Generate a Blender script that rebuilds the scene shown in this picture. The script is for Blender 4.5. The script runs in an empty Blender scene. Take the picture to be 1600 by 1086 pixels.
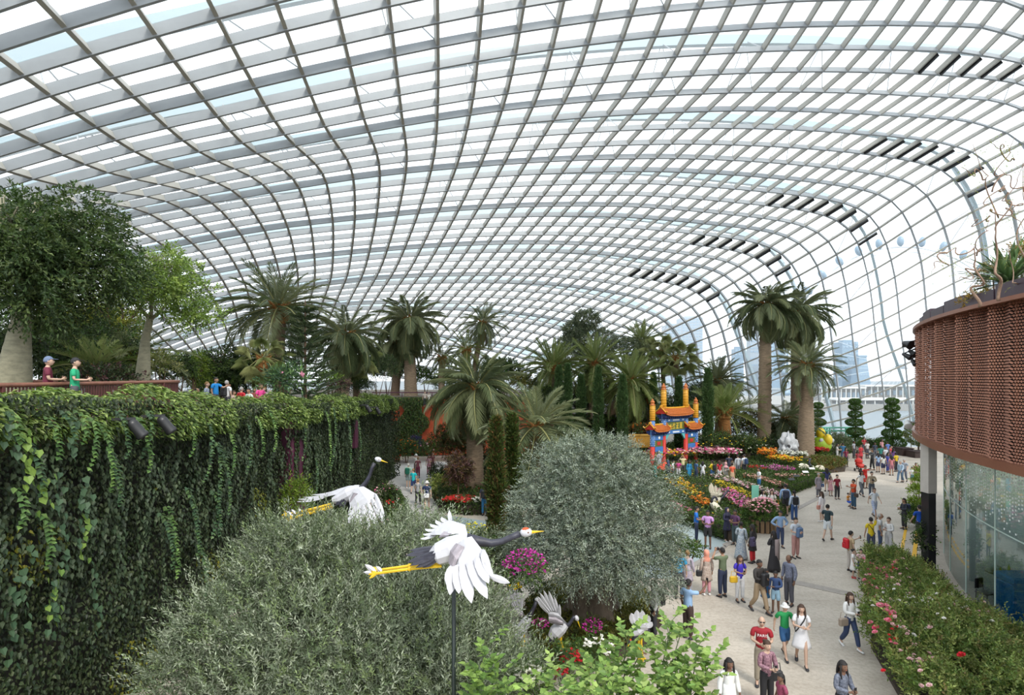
import bpy, math, random
import numpy as np
from mathutils import Vector, Matrix
random.seed(7)
RNG = np.random.default_rng(11)
PI = math.pi
S = bpy.context.scene
COL = S.collection
# ---------------------------------------------------------------- camera, sky, sun, exposure
F, HZ, CH = 900.0, 590.0, 7.8            # focal length in pixels of the 1600x1086 frame, horizon row, lens height
cd = bpy.data.cameras.new('camera')
cd.sensor_width = 36.0
cd.lens = F / 1600 * 36
cd.shift_y = (HZ - 543) / 1600
cd.clip_end = 3000
cam = bpy.data.objects.new('camera', cd)
cam.location = (0, 0, CH)
cam.rotation_euler = (PI / 2, 0, 0)
COL.objects.link(cam)
S.camera = cam
W = bpy.data.worlds.new('sky')
S.world = W
W.use_nodes = True
bgn = W.node_tree.nodes['Background']
bgn.inputs[0].default_value = (0.90, 0.955, 1.0, 1)
bgn.inputs[1].default_value = 1.55
sl = bpy.data.lights.new('sun', 'SUN')
sl.energy = 2.3
sl.angle = math.radians(14)
sl.color = (1.0, 0.95, 0.87)
so = bpy.data.objects.new('sun', sl)
so.rotation_euler = (math.radians(38), math.radians(24), 0)
COL.objects.link(so)
S.view_settings.view_transform = 'Standard'
S.view_settings.look = 'None'
S.view_settings.exposure = 0.38
S.view_settings.gamma = 1.0
S.view_settings.use_curve_mapping = False
S.cycles.max_bounces = 7
S.cycles.diffuse_bounces = 3
S.cycles.glossy_bounces = 3
S.cycles.transmission_bounces = 4
S.cycles.transparent_max_bounces = 14
S.cycles.caustics_reflective = False
S.cycles.caustics_refractive = False

# ---------------------------------------------------------------- helpers
def P(px, py, Y):
    return Vector(((px - 800) / F * Y, Y, CH - (py - HZ) / F * Y))
def G(px, py, z=0.0):
    Y = F * (CH - z) / (py - HZ)
    return Vector(((px - 800) / F * Y, Y, z))

MATS = {}
def mat(name, color, rough=0.6, metal=0.0, noise=0.0, scale=8.0, bump=0.0, color2=None, spec=0.5, stretch=None, emit=None, alpha_attr=False):
    if name in MATS: return MATS[name]
    m = bpy.data.materials.new(name); m.use_nodes = True
    nt = m.node_tree; b = nt.nodes['Principled BSDF']
    b.inputs['Base Color'].default_value = (*color, 1)
    b.inputs['Roughness'].default_value = rough
    b.inputs['Metallic'].default_value = metal
    b.inputs['Specular IOR Level'].default_value = spec
    if noise > 0 or color2 is not None or bump > 0:
        tc = nt.nodes.new('ShaderNodeTexCoord'); mp = nt.nodes.new('ShaderNodeMapping')
        nt.links.new(tc.outputs['Object'], mp.inputs[0])
        if stretch: mp.inputs['Scale'].default_value = stretch
        n = nt.nodes.new('ShaderNodeTexNoise'); n.inputs['Scale'].default_value = scale
        n.inputs['Detail'].default_value = 6; n.inputs['Roughness'].default_value = 0.65
        nt.links.new(mp.outputs[0], n.inputs[0])
        r = nt.nodes.new('ShaderNodeValToRGB')
        c2 = color2 if color2 is not None else tuple(min(1, c * (1 + noise)) for c in color)
        c1 = color if color2 is not None else tuple(c * (1 - noise) for c in color)
        r.color_ramp.elements[0].color = (*c1, 1); r.color_ramp.elements[0].position = 0.34
        r.color_ramp.elements[1].color = (*c2, 1); r.color_ramp.elements[1].position = 0.66
        nt.links.new(n.outputs['Fac'], r.inputs[0]); nt.links.new(r.outputs[0], b.inputs['Base Color'])
        if bump > 0:
            bp = nt.nodes.new('ShaderNodeBump'); bp.inputs['Strength'].default_value = bump
            bp.inputs['Distance'].default_value = 0.02
            nt.links.new(n.outputs['Fac'], bp.inputs['Height']); nt.links.new(bp.outputs[0], b.inputs['Normal'])
    MATS[name] = m
    return m

def leaf_mat(name, tint=(1, 1, 1), trans=0.3, rough=0.5):
    """foliage: colour per leaf from the mesh attribute, part of the light passes through"""
    if name in MATS: return MATS[name]
    m = bpy.data.materials.new(name); m.use_nodes = True
    nt = m.node_tree; b = nt.nodes['Principled BSDF']; out = nt.nodes['Material Output']
    a = nt.nodes.new('ShaderNodeAttribute'); a.attribute_name = 'Col'
    mx = nt.nodes.new('ShaderNodeMix'); mx.data_type = 'RGBA'; mx.blend_type = 'MULTIPLY'
    mx.inputs[0].default_value = 1; nt.links.new(a.outputs['Color'], mx.inputs[6]); mx.inputs[7].default_value = (*tint, 1)
    nt.links.new(mx.outputs[2], b.inputs['Base Color'])
    b.inputs['Roughness'].default_value = rough; b.inputs['Specular IOR Level'].default_value = 0.35
    t = nt.nodes.new('ShaderNodeBsdfTranslucent')
    g = nt.nodes.new('ShaderNodeMix'); g.data_type = 'RGBA'; g.blend_type = 'MULTIPLY'; g.inputs[0].default_value = 1
    nt.links.new(mx.outputs[2], g.inputs[6]); g.inputs[7].default_value = (1.25, 1.3, 0.6, 1)
    nt.links.new(g.outputs[2], t.inputs[0])
    s = nt.nodes.new('ShaderNodeMixShader'); s.inputs[0].default_value = trans
    nt.links.new(b.outputs[0], s.inputs[1]); nt.links.new(t.outputs[0], s.inputs[2]); nt.links.new(s.outputs[0], out.inputs[0])
    MATS[name] = m
    return m

def frond_mat(name, c1, c2):
    """palm leaf: colour drawn per object between two greens"""
    if name in MATS: return MATS[name]
    m = bpy.data.materials.new(name); m.use_nodes = True
    nt = m.node_tree; b = nt.nodes['Principled BSDF']; out = nt.nodes['Material Output']
    oi = nt.nodes.new('ShaderNodeObjectInfo'); r = nt.nodes.new('ShaderNodeValToRGB')
    r.color_ramp.elements[0].color = (*c1, 1); r.color_ramp.elements[1].color = (*c2, 1)
    nt.links.new(oi.outputs['Random'], r.inputs[0]); nt.links.new(r.outputs[0], b.inputs['Base Color'])
    b.inputs['Roughness'].default_value = 0.45
    t = nt.nodes.new('ShaderNodeBsdfTranslucent'); nt.links.new(r.outputs[0], t.inputs[0])
    s = nt.nodes.new('ShaderNodeMixShader'); s.inputs[0].default_value = 0.25
    nt.links.new(b.outputs[0], s.inputs[1]); nt.links.new(t.outputs[0], s.inputs[2]); nt.links.new(s.outputs[0], out.inputs[0])
    MATS[name] = m
    return m

def link(o, parent=None):
    COL.objects.link(o)
    if parent is not None: o.parent = parent
    return o
def tag(o, label=None, cat=None, group=None, kind=None):
    if label: o['label'] = label
    if cat: o['category'] = cat
    if group: o['group'] = group
    if kind: o['kind'] = kind
    return o
def thing(name, label, cat, loc=(0, 0, 0), rz=0.0, group=None, kind=None):
    o = bpy.data.objects.new(name, None); o.empty_display_size = 0.2
    o.location = loc; o.rotation_euler = (0, 0, rz)
    return tag(link(o), label, cat, group, kind)
def inst(name, mesh, parent=None, loc=(0, 0, 0), rot=(0, 0, 0), scale=(1, 1, 1)):
    o = bpy.data.objects.new(name, mesh)
    o.location = loc; o.rotation_euler = rot; o.scale = scale if hasattr(scale, '__len__') else (scale,) * 3
    return link(o, parent)

def np_mesh(name, V, T, mats, col=None, midx=None, smooth=False):
    """mesh from numpy arrays: V (n,3), T (m,3|4)"""
    me = bpy.data.meshes.new(name)
    V = np.ascontiguousarray(V, dtype=np.float32).reshape(-1, 3); T = np.ascontiguousarray(T, dtype=np.int32)
    k = T.shape[1]; n = len(T)
    me.vertices.add(len(V)); me.vertices.foreach_set('co', V.ravel())
    me.loops.add(n * k); me.loops.foreach_set('vertex_index', T.ravel())
    me.polygons.add(n); me.polygons.foreach_set('loop_start', np.arange(0, n * k, k, dtype=np.int32))
    if midx is not None: me.polygons.foreach_set('material_index', np.asarray(midx, dtype=np.int32))
    me.polygons.foreach_set('use_smooth', np.full(n, smooth, dtype=bool))
    for m in (mats if isinstance(mats, (list, tuple)) else [mats]): me.materials.append(m)
    if col is not None:
        a = me.color_attributes.new('Col', 'FLOAT_COLOR', 'POINT')
        c = np.ones((len(V), 4), dtype=np.float32); c[:, :3] = col
        a.data.foreach_set('color', c.ravel())
    me.update(calc_edges=True)
    return me

class MB:
    """collects shapes into one mesh"""
    def __init__(s): s.v = []; s.f = []; s.m = []; s.cur = 0
    def add(s, vs, fs):
        n = len(s.v); s.v.extend(tuple(v) for v in vs); s.f.extend(tuple(i + n for i in f) for f in fs); s.m.extend([s.cur] * len(fs)); return s
    def box(s, c, d, rz=0.0, bev=0.0, tilt=0.0, top=1.0):
        x, y, z = d[0] / 2, d[1] / 2, d[2] / 2
        M = Matrix.Translation(c) @ Matrix.Rotation(rz, 4, 'Z') @ Matrix.Rotation(tilt, 4, 'X')
        if bev <= 0:
            vs = [(-x, -y, -z), (x, -y, -z), (x, y, -z), (-x, y, -z), (-x * top, -y * top, z), (x * top, -y * top, z), (x * top, y * top, z), (-x * top, y * top, z)]
            return s.add([M @ Vector(v) for v in vs], [(0, 3, 2, 1), (4, 5, 6, 7), (0, 1, 5, 4), (1, 2, 6, 5), (2, 3, 7, 6), (3, 0, 4, 7)])
        b = bev; rings = []
        for zz, k in ((-z, b), (-z + b, 0), (z - b, 0), (z, b)):
            X, Y = x - k, y - k
            rings.append([M @ Vector(p) for p in ((-X + b, -Y, zz), (X - b, -Y, zz), (X, -Y + b, zz), (X, Y - b, zz), (X - b, Y, zz), (-X + b, Y, zz), (-X, Y - b, zz), (-X, -Y + b, zz))])
        return s.loft(rings)
    def loft(s, rings, cap=True, closed=True):
        n = len(rings[0]); vs = [p for r in rings for p in r]; fs = []
        for i in range(len(rings) - 1):
            for j in range(n if closed else n - 1):
                k = (j + 1) % n
                fs.append((i * n + j, i * n + k, (i + 1) * n + k, (i + 1) * n + j))
        if cap and closed:
            fs.append(tuple(range(n - 1, -1, -1))); fs.append(tuple((len(rings) - 1) * n + j for j in range(n)))
        return s.add(vs, fs)
    def tube(s, pts, rads, n=6, cap=True):
        pts = [Vector(p) for p in pts]
        if not hasattr(rads, '__len__'): rads = [rads] * len(pts)
        rings = []; u = None
        for i, p in enumerate(pts):
            d = (pts[min(i + 1, len(pts) - 1)] - pts[max(i - 1, 0)]).normalized()
            if u is None: u = d.orthogonal().normalized()
            else:
                u = (u - d * u.dot(d)); u = u.normalized() if u.length > 1e-6 else d.orthogonal().normalized()
            w = d.cross(u)
            rings.append([p + (u * math.cos(2 * PI * k / n) + w * math.sin(2 * PI * k / n)) * rads[i] for k in range(n)])
        return s.loft(rings, cap)
    def lathe(s, c, prof, n=12, sx=1.0, sy=1.0, rz=0.0):
        c = Vector(c)
        return s.loft([[c + Vector((r * math.cos(2 * PI * k / n + rz) * sx, r * math.sin(2 * PI * k / n + rz) * sy, z)) for k in range(n)] for r, z in prof])
    def ell(s, c, r, nu=10, nv=7, M=None):
        c = Vector(c); r = r if hasattr(r, '__len__') else (r, r, r); rings = []
        for i in range(nv + 1):
            t = PI * (i + 0.02 if i == 0 else (i - 0.02 if i == nv else i)) / nv
            ring = []
            for k in range(nu):
                p = Vector((r[0] * math.sin(t) * math.cos(2 * PI * k / nu), r[1] * math.sin(t) * math.sin(2 * PI * k / nu), -r[2] * math.cos(t)))
                ring.append(c + (M @ p if M is not None else p))
            rings.append(ring)
        return s.loft(rings)
    def mesh(s, name, mats, smooth=False):
        me = bpy.data.meshes.new(name); me.from_pydata(s.v, [], s.f)
        for m in (mats if isinstance(mats, (list, tuple)) else [mats]): me.materials.append(m)
        me.polygons.foreach_set('material_index', s.m); me.polygons.foreach_set('use_smooth', [smooth] * len(s.f))
        me.update(); return me
    def build(s, name, mats, parent=None, smooth=False, loc=(0, 0, 0), rz=0.0, **kw):
        o = bpy.data.objects.new(name, s.mesh(name, mats, smooth)); o.location = loc; o.rotation_euler = (0, 0, rz)
        link(o, parent); return tag(o, **kw)

def unit(a): return a / np.maximum(np.linalg.norm(a, axis=-1, keepdims=True), 1e-9)
def rvec(n): return unit(RNG.normal(size=(n, 3)))
def pick(pal, n, var=0.18):
    """n leaf colours from a palette with brightness jitter"""
    pal = np.asarray(pal, dtype=np.float32)
    c = pal[RNG.integers(0, len(pal), n)]
    return np.clip(c * (1 + var * RNG.normal(size=(n, 1))), 0.002, 1).astype(np.float32)

def leaf_arrays(p, d, nrm, L, Wd, fold=0.25):
    """V-folded pointed leaves: base, two sides, tip"""
    n = len(p); L = np.broadcast_to(np.asarray(L, float).reshape(-1, 1), (n, 1)); Wd = np.broadcast_to(np.asarray(Wd, float).reshape(-1, 1), (n, 1))
    d = unit(d); s = unit(np.cross(d, nrm)); u = np.cross(s, d)
    v = np.stack([p, p + d * L * 0.45 + s * Wd / 2 + u * Wd * fold, p + d * L, p + d * L * 0.45 - s * Wd / 2 + u * Wd * fold], axis=1)
    i = np.arange(n)[:, None] * 4
    return v.reshape(-1, 3), np.concatenate([i + [[0, 1, 2]], i + [[0, 2, 3]]], axis=1).reshape(-1, 3)
def ivy_arrays(p, d, nrm, L, Wd, fold=0.12):
    """lobed ivy leaves: two ears at the stalk, a point below"""
    n = len(p); L = np.broadcast_to(np.asarray(L, float).reshape(-1, 1), (n, 1)); Wd = np.broadcast_to(np.asarray(Wd, float).reshape(-1, 1), (n, 1))
    d = unit(d); s = unit(np.cross(d, nrm)); u = np.cross(s, d)
    v = np.stack([p, p - d * L * .08 + s * Wd * .38 + u * Wd * fold, p + d * L * .34 + s * Wd * .52 + u * Wd * fold, p + d * L,
                  p + d * L * .34 - s * Wd * .52 + u * Wd * fold, p - d * L * .08 - s * Wd * .38 + u * Wd * fold], axis=1)
    i = np.arange(n)[:, None] * 6
    return v.reshape(-1, 3), np.concatenate([i + [[0, 1, 2]], i + [[0, 2, 3]], i + [[0, 3, 4]], i + [[0, 4, 5]]], axis=1).reshape(-1, 3)
def leaves(name, m, p, d, nrm, L, Wd, col, parent=None, shape='leaf', fold=0.25, kind='stuff', loc=None):
    if len(p) == 0: return None
    fn, k = (leaf_arrays, 4) if shape == 'leaf' else (ivy_arrays, 6)
    V, T = fn(np.asarray(p, float), np.asarray(d, float), np.asarray(nrm, float), L, Wd, fold)
    me = np_mesh(name, V, T, m, col=np.repeat(col, k, axis=0))
    o = bpy.data.objects.new(name, me)
    if kind: o['kind'] = kind
    return link(o, parent)

def blob_pts(n, c, r, inner=0.6, zmin=-1.0):
    """points near the skin of an ellipsoid, with outward directions"""
    d = rvec(int(n * 1.6) + 8); d = d[d[:, 2] > zmin][:n]
    k = inner + (1 - inner) * RNG.random((len(d), 1)) ** 0.5
    return np.asarray(c) + d * k * np.asarray(r), unit(d / np.asarray(r))
def sprigs(p, ax, L, m, leafL, leafW, spread=0.9, droop=0.0):
    """m leaves along each twig that starts at p and points along ax"""
    n = len(p); L = np.broadcast_to(np.asarray(L, float).reshape(-1, 1), (n, 1))
    t = (np.arange(m) + 0.5) / m
    ax = unit(ax); o = unit(np.cross(ax, rvec(n))); o2 = np.cross(ax, o)
    ang = np.arange(m) * 2.4
    pos = p[:, None, :] + ax[:, None, :] * (t[None, :, None] * L[:, None, :])
    pos[:, :, 2] -= droop * (t[None, :] ** 2) * L
    rad = o[:, None, :] * np.cos(ang)[None, :, None] + o2[:, None, :] * np.sin(ang)[None, :, None]
    d = ax[:, None, :] * (0.5 + 0.7 * t[None, :, None]) + rad * spread
    d[:, :, 2] -= droop * t[None, :] * 0.8
    nr = np.broadcast_to(ax[:, None, :], d.shape) + 0.3 * RNG.normal(size=d.shape)
    k = n * m
    return pos.reshape(k, 3), d.reshape(k, 3), nr.reshape(k, 3), np.repeat(leafL * (0.75 + 0.5 * RNG.random(n)), m), np.repeat(leafW * (0.75 + 0.5 * RNG.random(n)), m)
# ---------------------------------------------------------------- the glazed vault: arches across, purlins along, panes between
M_steel = mat('roof_steel', (0.33, 0.345, 0.36), 0.45, 0.0, noise=0.06, scale=0.6)
M_purl = mat('purlin_steel', (0.45, 0.43, 0.385), 0.5, 0.0, noise=0.05, scale=0.6)
M_ext = mat('outer_arch_steel', (0.30, 0.40, 0.44), 0.5)
M_black = mat('black_metal', (0.02, 0.02, 0.022), 0.4)
def glass_mat(name, tint, veil, gloss=1.0, ior=1.45):
    m = bpy.data.materials.new(name); m.use_nodes = True
    nt = m.node_tree; out = nt.nodes['Material Output']; nt.nodes.remove(nt.nodes['Principled BSDF'])
    tr = nt.nodes.new('ShaderNodeBsdfTransparent'); tr.inputs[0].default_value = (*tint, 1)
    tl = nt.nodes.new('ShaderNodeBsdfTranslucent'); tl.inputs[0].default_value = (0.93, 0.97, 1.0, 1)
    a = nt.nodes.new('ShaderNodeMixShader'); a.inputs[0].default_value = veil
    nt.links.new(tr.outputs[0], a.inputs[1]); nt.links.new(tl.outputs[0], a.inputs[2])
    gl = nt.nodes.new('ShaderNodeBsdfGlossy'); gl.inputs['Roughness'].default_value = 0.02
    lw = nt.nodes.new('ShaderNodeLayerWeight'); pw = nt.nodes.new('ShaderNodeMath'); pw.operation = 'POWER'; pw.inputs[1].default_value = 5.0
    r0 = ((ior - 1) / (ior + 1)) ** 2; mu = nt.nodes.new('ShaderNodeMath'); mu.operation = 'MULTIPLY_ADD'; mu.inputs[1].default_value = (1 - r0) * gloss; mu.inputs[2].default_value = r0 * gloss
    nt.links.new(lw.outputs['Facing'], pw.inputs[0]); nt.links.new(pw.outputs[0], mu.inputs[0])
    b = nt.nodes.new('ShaderNodeMixShader'); nt.links.new(mu.outputs[0], b.inputs[0])
    nt.links.new(a.outputs[0], b.inputs[1]); nt.links.new(gl.outputs[0], b.inputs[2]); nt.links.new(b.outputs[0], out.inputs[0])
    return m
M_glass = glass_mat('roof_glass', (0.93, 0.965, 0.98), 0.16, 0.25)  # translucent share whitens the view outside, standing in for haze
MSL = 0.3                                 # the arch planes stand askew: Y = Y0 + MSL * X
ARCH = [  # Y0, pixel column of the reference purlin, spacing along the arch, traced pixels
 (30.5, 680, 2.45, [(34,185),(122,157),(210,135),(295,115),(375,93),(454,74),(531,57.5),(605,40),(680,25),(752,11),(800,3),(900,-13),(1050,-33),(1250,-50),(1450,-54),(1600,-50)]),
 (38.0, 686, 2.40, [(0,303),(80,280),(160,259),(239,240),(312,225),(382,212),(445,199),(509,187),(570,175),(628,164),(686,154),(742,145),(794,137),(847,131),(896,126),(945,121),(992,117),(1039,113.5),(1084,111),(1127,109),(1169,107.5),(1205,106.5),(1285,106),(1360,107.5),(1431,110.5),(1501,115),(1550,119.5),(1600,126)]),
 (45.5, 676, 2.08, [(100,335),(170,322),(240,308),(307,297),(365,287),(420,277),(476,267),(530,258),(582,250.5),(631,244.5),(677,240),(720,236),(764,232),(803,229),(850,226),(882,224),(920,222.5),(952,221),(987,220),(1020,219.4),(1052,219),(1084,219.2),(1115,220),(1144,221),(1172,222),(1200,223.3),(1240,226),(1277,229),(1325,233.5),(1372,239.5),(1417,247),(1440,252),(1465,260),(1485,272),(1505,300),(1520,330),(1530,360),(1535,400)]),
 (53.0, 657, 1.92, [(150,387),(220,374),(282,362),(340,351),(395,342),(447,334),(492,329),(535,324),(579,319.5),(620,315),(657,311.5),(700,308),(737,305.5),(800,302),(860,300),(910,299.2),(985,299.5),(1015,300.7),(1050,303),(1100,307),(1150,312),(1200,317),(1245,323),(1285,331),(1317,346),(1332,362),(1344,385),(1352,412),(1360,450),(1365,490),(1367,520)]),
 (60.5, 640, 1.80, [(300,414),(360,403),(420,393),(450,388),(492,384),(535,379.5),(570,376.5),(600,374),(640,370.5),(700,366.5),(750,364),(800,362.3),(860,362),(910,363.5),(950,365),(985,367.5),(1012,370),(1050,374),(1100,380),(1140,386),(1165,392),(1190,404),(1207,420),(1220,440),(1230,468),(1237,510)]),
 (68.0, 614, 1.70, [(380,450),(440,440),(487,433),(517,429),(560,424),(590,421),(620,419),(670,416),(700,415),(750,414),(800,414),(850,414.8),(900,417.5),(950,423),(995,430),(1015,433),(1045,438.5),(1075,446),(1098,459),(1112,475),(1122,495),(1130,515),(1135,535)]),
 (75.5, 590, 1.60, [(420,482),(480,470),(560,462),(600,460),(690,459),(750,460),(800,462.5),(850,466.5),(900,473.5),(950,484),(990,496),(1015,506),(1030,516),(1042,530),(1050,545)]),
]
JL, JR = -22, 40
def arch_nodes(Y0, ref, ds, tr):
    pts = []; sref = None
    for px, py in tr:
        q = (px - 800) / F; Z = Y0 / (1 - MSL * q)
        pts.append((q * Z, (HZ - py) / F * Z + CH))
    q = (ref - 800) / F; xref = q * Y0 / (1 - MSL * q)
    X0, z0 = pts[0]
    m0 = (pts[3][1] - z0) / (pts[3][0] - X0)                      # carry the arch on to the left with its own slope, steepening
    left = [(X0 - d, z0 - m0 * d - 0.016 * d * d) for d in (60, 34, 30, 26, 22, 18, 14, 10, 6, 3)]
    X1, z1 = pts[-1]
    if tr[-1][0] > 1590: right = [(X1 + 7, z1 - 1.5), (X1 + 11.5, z1 - 6), (X1 + 14, z1 - 14), (X1 + 15.3, z1 * .25), (X1 + 15.8, -2), (X1 + 15.9, -9), (X1 + 16, -90)]
    else: right = [(X1 + 1.0 * (z1 > 12), z1 * .6), (X1 + 1.5, z1 * .25), (X1 + 1.8, -2), (X1 + 1.9, -9), (X1 + 1.95, -90)]
    c = np.array(left + pts + right)
    t = np.r_[0, np.cumsum(np.hypot(np.diff(c[:, 0]), np.diff(c[:, 1])))]
    tt = np.arange(0, t[-1], 0.5); x = np.interp(tt, t, c[:, 0]); z = np.interp(tt, t, c[:, 1])
    for _ in range(10):
        x[1:-1] = (x[:-2] + 2 * x[1:-1] + x[2:]) / 4; z[1:-1] = (z[:-2] + 2 * z[1:-1] + z[2:]) / 4
    s = np.r_[0, np.cumsum(np.hypot(np.diff(x) * math.hypot(1, MSL), np.diff(z)))]
    k = np.argmin(np.abs(x - xref) + 100 * (z < z.max() * .5)); s -= s[k]
    js = np.arange(JL, JR + 1) * ds
    X = np.interp(js, s, x); Zz = np.interp(js, s, z)
    return np.stack([X, Y0 + MSL * X, Zz], axis=1)
NE = [arch_nodes(*a) for a in ARCH]
def smooth_j(a, n):
    a = a.copy()
    for _ in range(n): a[1:-1] = (a[:-2] + 2 * a[1:-1] + a[2:]) / 4
    return a
def ext(a, b, c): return 3 * a - 3 * b + c
near1 = 2 * NE[0] - NE[1] + 0.35 * (NE[0] - 2 * NE[1] + NE[2])
near2 = 2 * near1 - NE[0] + 0.2 * (near1 - 2 * NE[0] + NE[1])
near1 = smooth_j(near1, 4); near2 = smooth_j(near2, 8)
d1 = smooth_j(NE[-1] - NE[-2], 12)
far1 = NE[-1] + d1 * [1, 1, 1.1]; far2 = far1 + d1 * [1, 1, 1.35]; far3 = far2 + d1 * [1, 1, 1.7]
KN = np.array([near2, near1] + NE + [far1, far2, far3])          # key arches, every fourth one
def catmull(K, i, u):
    a, b, c, d = K[max(i - 1, 0)], K[i], K[i + 1], K[min(i + 2, len(K) - 1)]
    return 0.5 * (2 * b + (c - a) * u + (2 * a - 5 * b + 4 * c - d) * u * u + (3 * b - a - 3 * c + d) * u ** 3)
GR = []
for i in range(len(KN) - 1):
    for q in range(4): GR.append(catmull(KN, i, q / 4))
GR.append(KN[-1]); GR = np.array(GR)                               # (arch, purlin, xyz)
NI, NJ = GR.shape[:2]
dU = np.gradient(GR, axis=0); dV = np.gradient(GR, axis=1)
NRM = unit(np.cross(dV, dU)); 
cen = np.array([8, 55, 2.0]); flip = np.sign(np.sum(NRM * (GR - cen), axis=2, keepdims=True)); NRM = NRM * np.where(flip == 0, 1, flip)
TU, TV = unit(dU), unit(dV)
OKN = GR[:, :, 2] > -2.5
def member(line, side, nrm, w, top, bot):
    """box beam along a run of nodes; side and nrm give its section"""
    a = line + side * w / 2 + nrm * top; b = line - side * w / 2 + nrm * top
    c = line - side * w / 2 + nrm * bot; d = line + side * w / 2 + nrm * bot
    n = len(line); V = np.stack([a, b, c, d], axis=1).reshape(-1, 3); T = []
    for i in range(n - 1):
        for k in range(4): T.append((i * 4 + k, i * 4 + (k + 1) % 4, (i + 1) * 4 + (k + 1) % 4, (i + 1) * 4 + k))
    return V, np.array(T)
roof = thing('ceiling', None, None, kind='structure')
roof['label'] = 'vaulted glass and steel roof over the whole garden'
def run(mask):
    ix = np.where(mask)[0]
    return (ix[0], ix[-1] + 1) if len(ix) > 1 else None
for i in range(NI):
    r = run(OKN[i])
    if not r: continue
    s = slice(*r); key = i % 4 == 0
    V, T = member(GR[i, s], TU[i, s], NRM[i, s], 0.14, 0.05, -0.42)
    inst('arch_rib', np_mesh('arch_rib', V, T, M_steel), roof)
for j in range(NJ):
    r = run(OKN[:, j])
    if not r: continue
    s = slice(*r)
    V, T = member(GR[s, j], TV[s, j], NRM[s, j], 0.17, 0.03, -0.36)
    inst('purlin', np_mesh('purlin', V, T, M_purl), roof)
quads = []; qi = []
for i in range(NI - 1):
    for j in range(NJ - 1):
        if OKN[i:i + 2, j:j + 2].all():
            q = np.array([GR[i, j], GR[i, j + 1], GR[i + 1, j + 1], GR[i + 1, j]]); n = NRM[i, j]
            c = q.mean(0); q = c + (q - c) * 0.965 + n * 0.09
            quads.append(q); qi.append((i, j))
def px_area(q):
    if (q[:, 1] < 3).any(): return 0
    x = 800 + F * q[:, 0] / q[:, 1]; y = HZ - F * (q[:, 2] - CH) / q[:, 1]
    if x.max() < 0 or x.min() > 1600 or y.max() < 0 or y.min() > 1086: return 0
    return 0.5 * abs(np.dot(x, np.roll(y, 1)) - np.dot(y, np.roll(x, 1)))
order = np.argsort([-px_area(q) for q in quads])
for k in order[:300]:
    inst('glass_pane', np_mesh('glass_pane', quads[k], np.array([[0, 1, 2, 3]]), M_glass), roof)
rest = np.array([quads[k] for k in order[300:]])
o = inst('glass_panes_small', np_mesh('glass_panes_small', rest.reshape(-1, 3), np.arange(len(rest) * 4).reshape(-1, 4), M_glass), roof); o['kind'] = 'stuff'
for e in range(1, len(KN) - 1):                                   # deep outer arches over every fourth rib, with struts down to the shell
    i = e * 4; r = run(OKN[i])
    if not r: continue
    s = slice(*r); line = GR[i, s] + NRM[i, s] * 1.7 - TU[i, s] * 0.9
    low = np.clip((14 - line[:, 2:3]) / 14, 0, 1)
    line = line - TU[i, s] * low * 2.2 + NRM[i, s] * low * 1.2
    V, T = member(line, TU[i, s], NRM[i, s], 0.28, 0.5, -0.35)
    inst('outer_arch', np_mesh('outer_arch', V, T, M_ext), roof)
    b = MB()
    for j in range(r[0] + 2, r[1] - 2, 3):
        top = line[j - r[0]]
        for (ii, jj) in ((i + 1, j), (i + 1, j + 1), (i - 1, j)):
            if 0 <= ii < NI: b.tube([top, GR[ii, jj]], 0.035, 4, False)
    if b.v:
        o = b.build('bracing_rods', M_steel, roof); o['kind'] = 'stuff'
fl = MB()
for e, j0, j1 in ((4, 20, 28), (5, 19, 27), (6, 18, 26), (7, 17, 25), (3, 17, 22)):   # open vent flaps next to the deep arches
    for j in range(j0 - JL, j1 - JL):
        i = e * 4; a, b_ = GR[i - 1, j], GR[i, j]; n = NRM[i, j]; t = TV[i, j]
        a2 = a * .85 + b_ * .15; b2 = a * .02 + b_ * .98
        m = MB(); c = [a2 + t * .35, b2 + t * .35]
        V, T = member(np.array([c[0], c[1]]), np.array([t, t]), np.array([n, n]), 0.22, 0.06, -0.46)
        m.add(V, [tuple(x) for x in T])
        for u in (.3, .7):
            p = c[0] * (1 - u) + c[1] * u; m.tube([p, p + n * .35 + t * .25], .03, 4)
        m.build('vent_flap', M_black, roof)
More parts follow.
